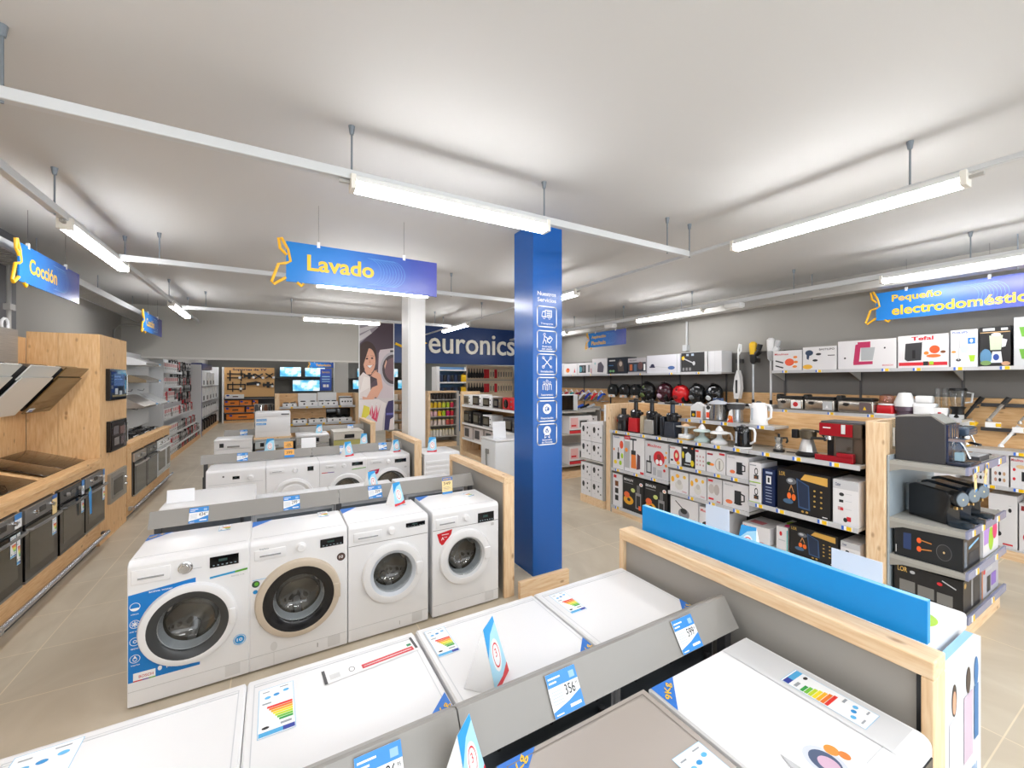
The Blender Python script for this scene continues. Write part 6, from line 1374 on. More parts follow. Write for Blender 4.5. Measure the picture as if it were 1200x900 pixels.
for x, r in ((.12, -8), (.42, 22)):
    b = B().box(-.028, .028, 0, .002, -.17, 0, M('F3D79A')); b.art(front(-.028, .028, 0, -.17, 0), [('r', 0, .82, 1, 1, M('3E6FB8')), ('r', 0, 0, 1, .1, M('3E8FD2')), ('t', '299', .2, .5, .8, .62, DK, 0)])
    o = one('price_card', 'narrow yellow offer tag hanging from the coffee shelf, ' + ('left' if x < .3 else 'slanting right') + ' one', 'price card', b, (4.28 + x, .918, 1.262)); o.rotation_euler = (0, R(r), 0)
t = thing('coffee_machine', 'large dark grey automatic coffee machine with water tank on the end shelf', 'coffee machine', (4.36, 1.06, 1.266))
GM = M('3C3C3E', .4)
obj('housing', B().prism([(.0, 0), (.29, 0), (.29, .34), (.08, .36), (.0, .3)], 0, .26, GM, 'x'), t, bev=.004)
obj('top_cover', B().prism([(.01, .303), (.08, .362), (.29, .342), (.29, .352), (.08, .372), (.0, .312)], 0.0, .26, M('8E8C88', .3), 'x'), t)
obj('front_panel', B().box(.01, .25, -.012, 0, .02, .3, M('2A3450', .15)).box(.07, .085, -.018, -.012, .14, .3, CHROME).box(.12, .13, -.018, -.012, .14, .3, CHROME).box(.17, .18, -.018, -.012, .14, .3, CHROME), t)
obj('milk_jug', B().box(.02, .09, -.09, -.03, .03, .18, GLASS).box(.01, .13, -.1, -.012, .18, .2, CHROME).box(.03, .08, -.085, -.04, .04, .1, M('A8C8D8')), t)
obj('spout', B().tube([(.14, -.02, .2), (.15, -.06, .14), (.16, -.09, .05)], .01, CHROME), t)
obj('drip_tray', B().rbox(.0, .26, -.13, -.001, 0, .03, M('20283A', .15), .01), t)
obj('water_tank', B().box(.0, .06, .291, .31, .08, .32, GLASS).box(.01, .05, .295, .306, .1, .25, PAPER), t)
t = thing('espresso_machine', 'black and chrome espresso machine behind the large grey one', 'coffee machine', (4.76, 1.06, 1.266))
obj('housing', B().box(0, .26, .06, .27, 0, .26, M('2E3A4A', .2)).rbox(0, .26, -.03, .06, .19, .26, M('3A4A5E', .15), .02), t, bev=.003)
obj('group_head', B().lathe([(.03, .12), (.035, .19)], CHROME, (.09, .01, 0), 'z', 18).tube([(.09, -.0, .14), (.03, -.09, .13)], .01, BLACK).tube([(.2, 0, .2), (.21, -.03, .1)], .006, CHROME), t)
obj('drip_tray', B().box(0, .26, -.09, .06, 0, .035, DGREY).box(.02, .24, -.08, .05, .035, .04, LG_), t)
def capsule(label, x, z=.811, tint='17181B', loc=None, y=1.02):
    t = thing('capsule_machine', label, 'coffee machine', (x, y, z), -24)
    m = M(tint, .22)
    obj('housing', B().prism([(.0, .0), (.27, .0), (.27, .25), (.22, .27), (.0, .255), (-.03, .23), (-.02, .15), (.0, .1)], -.065, .065, m, 'x'), t, bev=.012)
    obj('brew_head', B().lathe([(.06, 0), (.063, -.045), (.056, -.055), (.001, -.057)], m, (0, -.0, .205), 'y', 28), t)
    obj('head_disc', B().lathe([(.052, -.057), (.05, -.062), (.001, -.063)], M('6E7A84', .3, .3), (0, 0, .205), 'y', 28).lathe([(.008, -.063), (.001, -.066)], M('E8D8A0'), (0, 0, .205), 'y', 12), t)
    obj('spout', B().box(-.025, -.015, -.04, -.02, .125, .145, M('D8B070', .3, .6)).box(.015, .025, -.04, -.02, .125, .145, M('D8B070', .3, .6)), t)
    obj('drip_tray', B().lathe([(.07, 0), (.072, .03), (.06, .035), (.001, .035)], M('1E2A34', .2), (0, -.045, 0), 'z', 28), t)
    obj('water_tank', B().rbox(-.05, .05, .275, .31, .02, .25, GLASS, .01), t)
capsule('black capsule machine nearest the left on the middle end shelf', 4.45, y=1.04); capsule('navy black capsule machine, second on the middle end shelf', 4.68, tint='141E2C', y=1.03); capsule('black capsule machine, third on the middle end shelf', 4.92, y=1.03)
side1 = [('r', .02, .1, .03, .35, PAPER), ('p', [(.14, .28), (.26, .28), (.26, .82), (.14, .8)], M('2A3E6A')), ('e', .38, .66, .035, .09, M('F0602A')), ('e', .38, .38, .035, .09, M('F0602A')), ('l', [(.4, .68), (.56, .64)], .008, M('C8803A')), ('l', [(.4, .38), (.56, .42)], .008, M('C8803A')), ('e', .74, .46, .11, .26, M('5A5A5C')), ('e', .74, .46, .1, .24, M('2A2A2C')), ('e', .74, .46, .015, .035, M('E8C890'))]
side2 = [('t', 'LOR', .05, .8, .2, .96, M('D8B060'), .02), ('e', .28, .85, .04, .05, LG_), ('r', .08, .2, .32, .55, M('7A7874')), ('r', .36, .18, .6, .52, M('7A7874')), ('r', .64, .15, .86, .48, M('7A7874')), ('l', [(.72, .86), (.9, .72)], .008, LG_), ('e', .68, .74, .04, .05, RD)]
bx2 = lambda label, x0, x1, z, h, base, art, d, sides=None: pk('appliance_box', label, 'box', x1 - x0, h, d, base, art, ((x0 + x1) / 2, .955, z), 0, sides)
bx2('long dark coffee machine box with orange cups on its side, second lowest end shelf', 4.30, 4.70, .517, .235, M('1C2024', .3), [('r', .05, .1, .2, .9, M('6A7480')), ('p', [(.3, .6), (.9, .75), (.9, .82), (.3, .68)], M('8AC0E8')), ('r', .3, .1, .9, .5, M('222C38'))], .38, [('L', side1)])
bx2('white box with purple, green and pink drops beside the long dark box', 4.78, 5.2, .517, .235, WB, [('r', .05, .4, .4, 1, M('B890D8')), ('e', .5, .5, .16, .4, LGREEN), ('e', .75, .72, .16, .3, PINK)], .3)
bx2('black box with gold letters on its side on the lowest end shelf', 4.30, 4.70, .202, .245, M('1E1E20', .35), [('e', .1, .85, .06, .08, GLD), ('r', .45, .1, .55, .9, M('9A9A9C')), ('r', .6, .15, .9, .8, M('3A3A3C'))], .38, [('L', side2)])
bx2('grey box with purple picture and brown edge on the lowest end shelf', 4.74, 5.2, .202, .25, M('B4B4BC', .4), [('r', .55, .2, .85, .6, M('8A6AC0')), ('r', .3, .1, .5, .6, DK), ('r', .0, 0, .06, 1, M('B86A2A')), ('e', .15, .8, .06, .07, RD), ('r', .2, .76, .6, .84, LG_)], .3)
# ---------------------------------------------------------------- right wall shelving
XW = 7.2
t = thing('wall_shelving', 'long right wall shelving with pine band and grey panels', 'shelving', (XW, 9.6, 0), -90)
LW = 11.0
def wy(y): return 9.6 - y
obj('back_panel', B().box(0, LW, .0, .09, 1.70, 2.40, M('6E6C69', .5)), t); obj('pine_band', B().box(0, LW, -.0, .09, .1, 1.695, PINE_X), t)
for y in (8.6, 7.6, 6.6, 5.6, 4.6, 3.6, 2.6, 1.6, .6): obj('upright', B().box(wy(y) - .012, wy(y) + .012, -.02, -.001, .1, 2.4, DGREY), t)
obj('base', B().box(0, LW, -.45, -.001, .0, .10, LPINE_X), t)
shelf(t, 0, wy(4.44), -.40, -.021, 2.05, [wy(y) for y in (8.6, 7.9, 7.2, 6.3, 5.5, 4.9)]); shelf(t, wy(3.6), LW, -.40, -.021, 2.05, [wy(y) for y in (3.4, 2.95, 2.2, 1.9, 1.55, 1.2)])
for y in (3.6, 2.6, 1.6): obj('bracket', B().prism([(-.36, 2.02), (-.021, 2.02), (-.021, 1.9)], wy(y) - .006, wy(y) + .006, GREY, 'x'), t)
shelf(t, wy(3.65), wy(1.52), -.40, -.021, 1.45, [wy(y) for y in (3.4, 2.8, 2.35, 2.05)]); shelf(t, wy(6.7), wy(4.5), -.32, -.021, 1.45, [wy(y) for y in (6.2, 5.3)]); shelf(t, 0, wy(6.75), -.38, -.021, 1.2)
shelf(t, wy(1.5), LW, -.43, -.021, 1.14, [wy(1.1)]); shelf(t, wy(4.4), LW, -.43, -.021, .76, [wy(1.3), wy(1.1)]); shelf(t, wy(4.4), LW, -.43, -.021, .11)
for z in (1.62, 1.34): obj('hook_bar', B().box(wy(1.45), LW, -.04, -.021, z - .02, z + .02, DGREY), t)
def ub(label, y0, y1, z, h, base, art, d=.3, x=6.84, **k): return bx(label, y0, y1, z, h, base, art, d, x, **k)
food = [('t', 'Moulinex', .05, .78, .55, .88, RD), ('e', .58, .42, .16, .18, M('F0603A')), ('e', .78, .66, .07, .06, ORG), ('e', .8, .42, .07, .06, ORG), ('e', .76, .2, .08, .06, ORG), ('l', [(.1, .5), (.35, .4)], .02, DK), ('l', [(.1, .25), (.35, .15)], .02, DK)]
U = 2.051
ub('white box with red script and orange food circle, left end of the right upper shelf', 3.6, 3.185, U, .31, WB, food)
ub('white box with dark blender attachments and pasta picture on the upper shelf', 3.18, 2.745, U, .34, WB, [('e', .2, .75, .12, .12, M('2A3E5A')), ('p', [(.12, .7), (.22, .7), (.18, .45), (.12, .5)], M('2A3E5A')), ('e', .48, .68, .08, .05, DK), ('e', .38, .42, .08, .05, DK), ('e', .15, .15, .15, .1, M('F0B83A')), ('t', 'BASTILIPO', .5, .84, .94, .92, DK), ('r', .75, .6, .95, .63, DK)])
ub('wide white box with pink stand mixer picture on the upper shelf', 2.735, 2.105, U, .39, WB, [('p', [(.28, .2), (.38, .2), (.42, .9), (.32, .85)], M('C03060')), ('r', .36, .74, .58, .94, M('C03060')), ('p', [(.42, .3), (.62, .3), (.66, .74), (.42, .74)], M('B0B4B6')), ('p', [(.28, .15), (.62, .17), (.62, .27), (.3, .27)], M('C03060')), ('e', .13, .4, .02, .03, DK), ('e', .82, .7, .015, .03, DK), ('t', 'BOSCH', .78, .1, .95, .15, RD)], )
ub('white air fryer box with red lettering and red footer on the upper shelf', 2.095, 1.635, U, .405, WB, [('t', 'Tefal', .28, .84, .72, .96, RD, .03), ('p', [(.14, .28), (.2, .22), (.48, .24), (.5, .78), (.16, .76)], M('3A3A3C')), ('r', .3, .3, .36, .55, BLACK), ('e', .74, .55, .1, .12, M('D85A2A')), ('e', .58, .45, .05, .05, ORG), ('e', .9, .47, .05, .04, BROWN), ('e', .72, .36, .14, .05, M('E87A3A')), ('r', .02, .08, .98, .18, RD), ('r', .52, .08, .62, .2, DK), ('r', .64, .1, .72, .2, LGREEN)])
ub('white tall box with blue lettering, hand blender and green juice on the upper shelf', 1.625, 1.405, U, .43, M('E6EAEE', .4), [('t', 'PHILIPS', .05, .9, .65, .96, M('2A4AA0'), .02), ('r', .3, .5, .38, .8, LG_), ('e', .3, .2, .1, .04, DGREY), ('r', .28, .2, .32, .5, LG_), ('e', .52, .5, .16, .12, M('C8D0D4')), ('r', .65, .62, .92, .78, M('2A7AC8')), ('e', .78, .7, .06, .05, PAPER), ('p', [(.68, .32), (.92, .32), (.88, .15), (.74, .15)], LGREEN), ('e', .12, .42, .09, .03, ORG)])
ub('black box with white jug blender picture on the upper shelf', 1.395, 1.165, U, .44, BKB, [('r', .1, .9, .5, .97, LG_), ('r', .7, .9, .92, .96, LG_), ('r', 0, .85, 1, .87, M('D8B07A')), ('p', [(.35, .42), (.7, .42), (.76, .78), (.32, .78)], M('C4D0B4')), ('e', .54, .8, .16, .04, PAPER), ('p', [(.74, .7), (.9, .66), (.84, .5), (.72, .48)], M('D8DCE0')), ('p', [(.35, .1), (.75, .1), (.7, .38), (.42, .38)], M('D8DCE4')), ('e', .54, .24, .1, .08, M('2A4A9A')), ('e', .2, .25, .2, .2, M('5A8AB0')), ('e', .2, .1, .18, .06, M('7A9A5A')), ('e', .85, .08, .14, .05, M('C89A7A'))])
ub('pale grey box with green drinks at the right edge of the upper shelf', 1.15, .78, U, .52, M('C6C8CA', .4), [('p', [(.15, .15), (.5, .15), (.55, .35), (.1, .35)], M('6AA83A')), ('p', [(.15, .6), (.5, .6), (.55, .8), (.1, .8)], M('6AA83A'))])
ub('white box with red and orange pictures, leftmost on the far upper shelf', 9.55, 9.05, U, .31, WB, [('r', .6, .3, .8, .8, DK), ('e', .7, .5, .08, .15, RD)])
ub('white box with orange and red small appliances, second on the far upper shelf', 9.03, 8.45, U, .3, WB, [('e', .3, .4, .14, .2, ORG), ('e', .32, .5, .06, .1, RD), ('p', [(.75, .2), (.85, .2), (.8, .6)], RD)])
ub('white box with grey blue gadgets, third on the far upper shelf', 8.43, 7.9, U, .3, WB, [('r', .1, .15, .6, .8, DK), ('e', .2, .45, .1, .25, M('5AA0B0')), ('e', .42, .5, .1, .25, M('6A6A6C')), ('r', .75, .2, .9, .8, M('8A8A8C')), ('r', .96, .1, 1, .5, RD)])
ub('white box with grey steam cleaner picture on the far upper shelf', 7.88, 7.35, U, .38, WB, [('p', [(.35, .15), (.75, .12), (.8, .5), (.6, .8), (.4, .7)], M('5E5A66')), ('e', .2, .7, .05, .08, M('9AC8C8'))])
ub('dark navy box with robot vacuum picture on the far upper shelf', 7.33, 6.71, U, .38, M('16202E', .35), [('r', .08, .78, .4, .86, LG_), ('p', [(.55, .15), (.85, .15), (.8, .7), (.65, .9), (.5, .6)], M('5A4E4A')), ('e', .68, .6, .08, .15, M('C8B8A8')), ('e', .15, .18, .07, .07, M('7AB07A')), ('e', .3, .18, .07, .07, M('7AB07A')), ('r', .05, .5, .3, .55, M('4A7AA8'))])
ub('box with dark photos of a vacuum on the far upper shelf', 6.69, 6.17, U, .34, M('B8B4B8', .4), [('r', 0, .12, 1, .72, M('2E3440')), ('r', .1, .2, .25, .6, M('C86A3A')), ('r', .35, .15, .5, .6, M('4A6A8A')), ('e', .7, .5, .14, .25, M('6A4A4A')), ('r', .88, .2, .97, .6, PAPER), ('t', 'vacuum', .1, .8, .5, .9, DK, 0)])
ub('wide white box with blue grey stick vacuum drawing on the far upper shelf', 6.15, 5.32, U, .37, M('D6D6DC', .4), [('e', .18, .42, .06, .1, M('2A2A4A')), ('l', [(.1, .35), (.25, .35)], .03, M('2A2A4A')), ('l', [(.25, .38), (.7, .28)], .012, LG_), ('e', .75, .28, .1, .1, M('4A6AA0')), ('r', .9, 0, .93, 1, LG_)])
ub('black framed box with yellow stick vacuum picture second from the end of the far shelf', 5.3, 4.74, U, .385, M('CFCFD0', .4), [('r', 0, .04, .9, .98, M('2E2E30')), ('e', .08, .72, .06, .1, YEL), ('l', [(.1, .7), (.5, .45)], .02, LG_), ('e', .5, .45, .05, .1, LG_), ('r', .05, .1, .13, .25, M('8A8A8A')), ('r', .18, .1, .26, .25, M('8A8A8A')), ('r', .31, .1, .39, .25, M('8A8A8A')), ('r', .2, .82, .3, .92, M('A8B8C8')), ('r', .4, .82, .5, .92, M('A8B8C8'))], )
ub('plain white box at the near end of the far upper shelf', 4.73, 4.46, U, .38, M('D8D8DA', .4), [('r', .1, 0, .14, 1, LG_), ('r', .5, 0, .52, 1, LG_)])
# fryers and small appliances on the right wall lower shelf
def fryer(label, y, w, red=False, right_dark=False):
    t = thing('deep_fryer', label, 'fryer', (6.84, y, 1.452), -90)
    obj('body', B().rbox(-w / 2, w / 2, 0, .26, .0, .17, M('B4AEA4', .2, .8), .02), t); obj('lid', B().rbox(-w / 2 + .02, w / 2 - .02, .03, .25, .17, .21, BLACK, .015), t)
    obj('handle', B().rbox(-w / 2 - .04, -w / 2 + .03, .05, .2, .12, .24, BLACK, .02), t); obj('dial', B().lathe([(.04, 0), (.036, -.008), (.001, -.009)], BLACK, (-w / 4, 0, .12), 'y', 20, sy=.6), t)
    b = B()
    if red: b.art(front(.02, w / 2 - .02, 0, .03, .15), [('r', 0, 0, 1, 1, PAPER), ('e', .45, .5, .25, .3, RD)])
    else: b.art(front(.05, w / 2 - .02, 0, .03, .15), [('r', 0, 0, 1, 1, M('6A5A5C') if right_dark else LG_), ('p', [(.3, .2), (.6, .2), (.45, .6)], YEL if right_dark else PAPER)])
    obj('sticker', b, t)
fryer('steel deep fryer with red circle sticker, first on the right wall shelf', 3.36, .36, True); fryer('steel deep fryer with pale sticker, second on the right wall shelf', 2.97, .38); fryer('steel deep fryer with dark label and yellow triangle, third on the right wall shelf', 2.54, .40, False, True)
t = thing('food_chopper', 'red and white food chopper with clear bowl on the right wall shelf', 'food processor', (6.96, 2.24, 1.452), -90)
obj('base', B().rbox(-.09, .09, -.08, .08, 0, .13, RED, .03).box(-.1, .1, -.09, .09, 0, .02, PAPER), t); obj('bowl', B().lathe([(.06, .13), (.075, .16), (.075, .25), (.03, .27), (.001, .27)], glass('pink_glass', (.95, .75, .75), .1), (0, 0, 0), 'z', 24), t); obj('rim', B().lathe([(.085, .128), (.085, .145), (.05, .15)], PAPER, (0, 0, 0), 'z', 24), t)
t = thing('ice_maker', 'white cone topped appliance with purple band on the right wall shelf', 'appliance', (6.96, 2.06, 1.452), -90)
obj('base', B().lathe([(.075, 0), (.08, .05), (.1, .07), (.1, .12)], M('5A4A58', .2), (0, 0, 0), 'z', 24), t); obj('top', B().lathe([(.1, .12), (.105, .17), (.06, .29), (.001, .3)], PAPER, (0, 0, 0), 'z', 24), t)
t = thing('yogurt_maker', 'white rounded yogurt maker on the right wall shelf', 'appliance', (6.96, 1.875, 1.452), -90)
obj('base', B().rbox(-.09, .09, -.08, .08, 0, .15, PAPER, .02).rbox(-.11, .11, -.06, .06, .12, .17, PAPER, .02), t); obj('lid', B().rbox(-.075, .075, -.07, .07, .17, .26, PAPER, .02), t)
t = thing('twin_bottle_blender', 'white blender base with two clear bottles on the right wall shelf', 'blender', (6.96, 1.73, 1.452), -90)
obj('base', B().prism([(-.06, 0), (.06, 0), (.07, .12), (-.07, .12)], -.06, .06, PAPER).box(-.015, .015, -.064, -.06, .03, .07, RED), t, bev=.004)
for x in (-.03, .035): obj('bottle', B().lathe([(.025, .12), (.026, .34), (.02, .36), (.001, .36)], GLASS, (x, 0, 0), 'z', 16), t)
t = thing('jug_blender', 'black and clear jug blender at the right end of the wall shelf', 'blender', (6.96, 1.59, 1.452), -90)
obj('base', B().lathe([(.05, 0), (.06, .02), (.05, .1), (.07, .14)], BLACK, (0, 0, 0), 'z', 20).box(-.06, .06, -.055, -.04, 0, .05, LG_), t); obj('jug', B().lathe([(.05, .14), (.08, .33)], GLASS, (0, 0, 0), 'z', 20), t); obj('lid', B().lathe([(.08, .33), (.07, .36), (.001, .36)], BLACK, (0, 0, 0), 'z', 20), t); obj('handle', B().tube([(.075, 0, .31), (.12, 0, .3), (.11, 0, .2), (.06, 0, .19)], .01, LG_), t)
# hand blenders hanging on hooks
def handblender(label, y, z, c1, c2, tilt=25, s=1.0, card=True):
    t = thing('hand_blender', label, 'hand blender', (7.06, y, z), -90)
    b = B().tube([(x * s, 0, q * s) for x, q in [(-.09, -.12), (-.02, 0), (.07, .16)]], .022 * s, c1, 10); obj('body', b, t)
    obj('motor_grip', B().tube([(.04 * s, 0, .1 * s), (.1 * s, 0, .2 * s)], .032 * s, c2, 10), t); obj('blade_guard', B().lathe([(.022 * s, .0), (.04 * s, -.03), (.038 * s, -.035)], c1, (-.1 * s, 0, -.12 * s), 'z', 14), t)
    obj('support', B().box(-.02, .02, .0, .14, .02, .04, DGREY), t)
    if card: obj('price_label', B().box(-.1, .02, -.03, -.026, -.19, -.13, PAPER).box(-.02, .02, -.032, -.03, -.18, -.14, YEL), t)
handblender('black hand blender with red tip and yellow tag on the pine wall', 1.49, 1.56, DK, BLACK, s=.75); handblender('silver hand blender on the pine wall', 1.29, 1.56, SILVER, DK, s=.75); handblender('grey hand blender cut by the right edge', 1.09, 1.52, SILVER, PAPER, s=.5)
handblender('white upright hand blender standing low on the pine wall', 1.21, 1.27, PAPER, M('D0D0D0'), s=.65, card=False); handblender('small grey blender with yellow sticker behind the coffee machines', 1.52, 1.30, M('8A8A8C'), YEL, s=.6)
one('sticker_disc', 'green oval sticker among the hanging blenders', 'sticker', B().lathe([(.045, 0), (.045, .004), (.001, .004)], M('9AD86A'), (0, 0, 0), 'x', 20, sy=.6), (7.0, 1.55, 1.5)) if 0 else None
bl = [('t', 'Moulinex', .05, .88, .7, .96, RD), ('e', .4, .7, .12, .08, RD)] + [('e', .25 + .25 * (k % 3), .2 + .2 * (k // 3), .08, .06, [M('B88A7A'), DK, M('C8A07A')][k % 3]) for k in range(6)]
bl2 = [('t', 'Moulinex', .05, .86, .7, .95, RD), ('e', .55, .7, .25, .06, M('E8C89A')), ('r', .6, .25, .75, .55, DK), ('e', .2, .6, .08, .05, RD), ('e', .2, .3, .08, .05, RD)]
for nm, y0, y1, z, h, a in (('white box with red script and six small pictures, second wall shelf up', 1.30, 1.17, .762, .34, bl), ('white box with black blender picture, second wall shelf up at the right edge', 1.165, 1.03, .762, .33, bl2), ('white box with red pictures behind the end shelf, second wall shelf up', 1.44, 1.31, .762, .34, bl),
        ('tall white box with black stick blender picture, bottom wall shelf', 1.32, 1.11, .112, .56, [('r', .3, .3, .38, .7, DK), ('e', .34, .25, .12, .05, DK), ('e', .75, .72, .06, .04, DK), ('r', .7, .8, .8, .81, LG_), ('r', .5, .05, .85, .08, RD)]), ('white box with two red bowls, bottom wall shelf at the right edge', 1.105, .85, .112, .5, [('e', .3, .3, .2, .12, RD), ('r', .05, .85, .5, .95, M('8A2A2A')), ('e', .3, .6, .15, .08, DK)])):
    ub(nm, y0, y1, z, h, WB, a, .3, 6.79)
for k in range(7): ub('white appliance box low on the right wall, hidden behind the gondola', 4.2 - .38 * k, 3.85 - .38 * k, .762, .33, WB, bl2, .3, 6.79, group='boxes low on the right wall')
# vacuum cleaners
def vacuum(label, y, w, h, mat, acc, kind=0, x=6.98):
    t = thing('vacuum_cleaner', label, 'vacuum cleaner', (x, y, 1.452), -90)
    b = B(); b.T = Matrix.Translation((0, 0, h * .48)) @ Matrix.Rotation(R(8), 4, 'Y'); b.blob((0, 0, 0), w / 2, .13, h * .52, mat, 24, 14); b.T = Matrix.Identity(4); obj('body', b, t)
    b = B(); b.T = Matrix.Translation((w * .22, 0, h * .3)); b.lathe([(h * .26, -.05), (h * .28, 0), (h * .26, .05), (.001, .055)], BLACK, (0, 0, 0), 'x', 24); obj('wheel', b, t)
    b = B(); b.art(front(-w * .35, w * .25, -.132, h * .15, h * .9), [('e', .35, .35, .22, .12, acc), ('e', .35, .35, .1, .05, DK), ('p', [(.3, .95), (.55, .8), (.5, .65), (.25, .7)], acc), ('r', .2, .55, .6, .6, LG_)]) if 0 else None
    bb = B(); bb.blob((-w * .12, -.1, h * .34), w * .2, .045, h * .13, acc, 14, 8).blob((-w * .05, -.09, h * .72), w * .1, .04, h * .1, acc, 12, 8); obj('dust_window', bb, t)
    obj('hose_inlet', B().tube([(0, -.02, h * .85), (-w * .05, -.06, h * .99), (w * .1, -.05, h * 1.0)], .02, BLACK), t)
vacuum('large black bagged vacuum, leftmost of the row on the pine band', 6.25, .40, .42, M('16181A', .15), M('5A6A3A')); vacuum('dark maroon vacuum, second in the row', 5.80, .38, .41, M('3A1420', .15), M('B8A0B0', .2)); vacuum('bright red vacuum, third in the row', 5.41, .38, .37, M('D01E24', .15), M('7A1418', .2))
vacuum('black vacuum with grey dots, fourth in the row', 5.05, .34, .39, M('1A1C1E', .15), M('6A6E72', .2)); vacuum('black vacuum with white swirl, last in the row', 4.70, .32, .39, M('101214', .12), M('C8CCD0', .2))
for k, (y, l) in enumerate(((7.38, 'first'), (7.0, 'second'), (6.66, 'third'))):
    t = thing('robot_vacuum', 'dark round robot vacuum hanging upright, ' + l + ' of three on the wall', 'robot vacuum', (7.05, y, 1.66), -90)
    obj('body', B().lathe([(.001, -.045), (.14, -.04), (.16, -.02), (.16, .04), (.001, .045)], M('1E2428', .2), (0, 0, 0), 'y', 32), t); obj('bumper', B().box(-.1, .1, -.05, -.02, -.15, -.09, [PAPER, LG_, SILVER][k]).box(-.03, .04, -.052, -.05, -.14, -.1, M('E8B07A')), t)
    obj('sensor', B().lathe([(.02, -.045), (.018, -.06), (.001, -.06)], LG_, (0, 0, .06), 'y', 12), t); obj('hook', B().box(-.01, .01, .0, .14, .14, .16, DGREY), t)
ironc = [('D8D8D8', '3A6A6A'), ('A82A3A', 'D0D0D0'), ('3A9A9A', 'E8E8E8'), ('8A2A3A', 'E0C8C8'), ('E4E4E8', '4A3A8A'), ('2A3AA0', 'E0E0E8'), ('D8303A', 'F0F0F0'), ('2A5AC8', 'E8F0F8')]
ln = ['grey teal', 'dark red', 'teal and white', 'maroon', 'white and purple', 'navy and white', 'bright red', 'bright blue']
t0 = t
for k, (a, c) in enumerate(ironc):
    y = 9.35 - k * .235
    t = thing('steam_iron', ln[k] + ' steam iron tilted on its wall rest', 'iron', (6.98, y, 1.50), -90)
    b = B(); b.T = Matrix.Rotation(R(-38), 4, 'Y'); b.prism([(-.14, -.03), (.12, -.03), (.13, .0), (.1, .04), (-.05, .05), (-.12, .02)], -.05, .05, M(a, .2)); obj('body', b, t, bev=.01)
    b = B(); b.T = Matrix.Rotation(R(-38), 4, 'Y'); b.box(-.15, .13, -.055, .055, -.045, -.031, CHROME); obj('soleplate', b, t)
    b = B(); b.T = Matrix.Rotation(R(-38), 4, 'Y'); b.tube([(.1, 0, .03), (.09, 0, .12), (-.02, 0, .13), (-.1, 0, .03)], .016, M(c, .25)); obj('handle', b, t)
    obj('rest', B().box(-.03, .03, .0, .21, -.12, -.1, LG_), t)
one('blue_gadget', 'blue and black small appliance lying below the robot vacuums', 'appliance', B().blob((0, 0, .075), .17, .1, .075, M('1A3AA0', .2)).blob((-.2, .0, .05), .14, .08, .05, BLACK), (6.98, 7.2, 1.202), -90)
# stick vacuums
def stick(label, y, ztop, head, tubec, kind):
    t = thing('stick_vacuum', label, 'vacuum cleaner', (7.08, y, 1.46), -90)
    H_ = ztop - 1.46
    if kind == 0:
        obj('body', B().prism([(-.03, .12), (.05, .12), (.085, .3), (.07, .5), (.035, .62), (.02, .62), (-.02, .5), (-.045, .3)], -.05, .05, PAPER).box(-.0, .035, -.055, -.05, .22, .45, DK), t, bev=.015)
        obj('handle', B().tube([(.02, 0, .6), (.02, 0, H_ - .12), (.04, 0, H_ - .02), (.07, 0, H_ - .03), (.07, 0, H_ - .14), (.03, 0, H_ - .2)], .014, PAPER, 10), t)
    else:
        obj('tube', B().cyl((0, 0, .08), (0, 0, H_ - .3), .017, tubec), t)
        obj('motor_body', B().lathe([(.02, -.38), (.05, -.34), (.055, -.22), (.03, -.2)], DK if kind == 1 else LG_, (0, 0, H_), 'z', 20).lathe([(.05, -.22), (.06, -.12), (.06, -.03), (.03, 0), (.001, 0)], head, (0, 0, H_), 'z', 20), t)
        obj('dust_cup', B().cyl((.05, 0, H_ - .22), (.11, 0, H_ - .16), .045, BLACK if kind == 1 else PAPER).cyl((.09, -.0, H_ - .14), (.12, 0, H_ - .05), .04, BLACK if kind == 1 else LG_), t)
    obj('floor_head', B().rbox(-.1, .1, -.12, .05, .0, .05, LG_ if kind != 1 else BLACK, .015).cyl((0, 0, .04), (0, 0, .12), .022, BLACK), t)
    obj('wall_mount', B().box(-.05, .05, .03, .12, H_ - .35, H_ - .28, DGREY), t)
for y, z, a in ((4.42, 2.58, 0), (4.06, 2.52, 1), (3.78, 2.58, 2)): pass
shelf_l = thing('small_rest_shelf', 'short metal rest shelf under the three stick vacuums', 'shelf', (7.2, 4.48, 1.44), -90); obj('plate', B().box(0, .80, -.27, -.021, -.01, .019, SHELF), shelf_l)
stick('white one piece stick vacuum, left of three on the right wall', 4.33, 2.56, PAPER, PAPER, 0); stick('yellow and black stick vacuum in the middle of three', 4.05, 2.56, YEL, M('C8CCD0', .2, .5), 1); stick('white and grey stick vacuum, right of three', 3.76, 2.60, PAPER, M('E0E0E2', .2), 2)
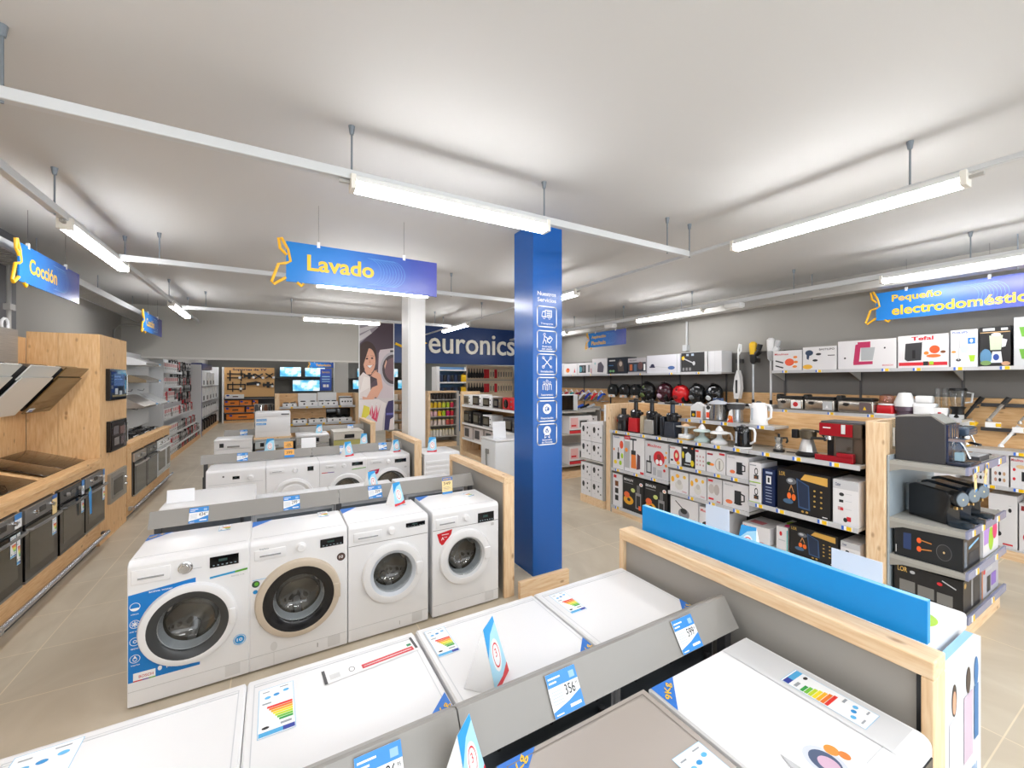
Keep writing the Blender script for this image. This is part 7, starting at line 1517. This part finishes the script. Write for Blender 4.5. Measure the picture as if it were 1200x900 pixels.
# microwaves end cap beyond the pillar
t = thing('microwave_end_shelf', 'end shelving with white microwaves and red boxes right of the pillar', 'shelving', (4.72, 6.40, 0))
obj('back_panel', B().box(0, .92, .44, .46, .1, 1.3, GREY), t); obj('base', B().box(0, .92, 0, .44, 0, .13, LPINE_X), t)
for z in (1.30, .86, .26): obj('shelf', B().box(0, .92, 0, .439, z - .03, z, SHELF), t)
for z in (.90, .30):
    one('microwave_box', ('upper' if z > .5 else 'lower') + ' white and red microwave box with black window print', 'box', B().box(0, .56, 0, .36, 0, .34, WB).art(front(0, .56, 0, 0, .34), [('r', 0, 0, 1, .16, RD), ('r', 0, .16, 1, .2, DK), ('r', .42, .3, .85, .78, LG_), ('r', .46, .36, .78, .72, DK), ('r', .05, .3, .38, .9, M('E8B8B8')), ('r', .08, .4, .3, .5, RD)]), (5.0, 6.42, z - .039))
t = thing('microwave_oven', 'white microwave with black door on the end shelf right of the pillar', 'microwave', (4.99, 6.45, 1.302))
obj('casing', B().rbox(-.26, .24, 0, .34, .01, .32, PAPER, .01), t); obj('door', B().box(-.25, .12, -.01, 0, .02, .31, GBLACK), t); obj('control_panel', B().box(.13, .23, -.006, 0, .02, .31, LG_), t); obj('feet', B().box(-.24, .22, .02, .3, 0, .01, BLACK), t)
t = thing('gadget_table', 'side shelves with white boxes and small tools behind the microwave end shelf', 'shelving', (5.75, 7.3, 0))
for z in (1.25, .82, .42): obj('shelf', B().box(0, .85, 0, .5, z - .03, z, SHELF), t)
obj('frame', B().box(0, .03, 0, .5, 0, 1.3, GREY).box(.82, .85, 0, .5, 0, 1.3, GREY).box(.03, .82, .47, .5, 0, 1.3, GREY), t)
for k in range(4): one('hair_tool', 'small ' + ['white', 'blue', 'black', 'grey'][k] + ' hair tool on the side shelves', 'hair tool', B().tube([(-.12, 0, .03), (0, 0, .05), (.12, .0, .09)], .028, [PAPER, M('2A5AC0'), BLACK, LG_][k], 10), (5.9 + .17 * k, 7.45, 1.252))
for z in (.822, .422):
    for k in range(2): pk('small_appliance_box', 'white dotted appliance box on the side shelves behind the microwave boxes', 'box', .33, .26, .3, WB, dots, (5.98 + .37 * k, 7.33, z), 0, None, 'dotted boxes on the side shelves')
sign('large blue hanging sign reading Pequeño electrodoméstico at the right edge', (6.9, 2.33, 2.69), -90, 1.60, .36, [('Pequeño', .16, .62, .20, .31), ('electrodoméstico', .16, 1.36, .05, .17)], [.3, 1.0])
sign('small far blue hanging sign with two yellow lines near the right wall', (6.43, 7.55, 2.67), -90, 1.2, .33, [('Aspiración', .12, .6, .18, .27), ('Planchado', .12, .6, .05, .14)], [.25, .9])
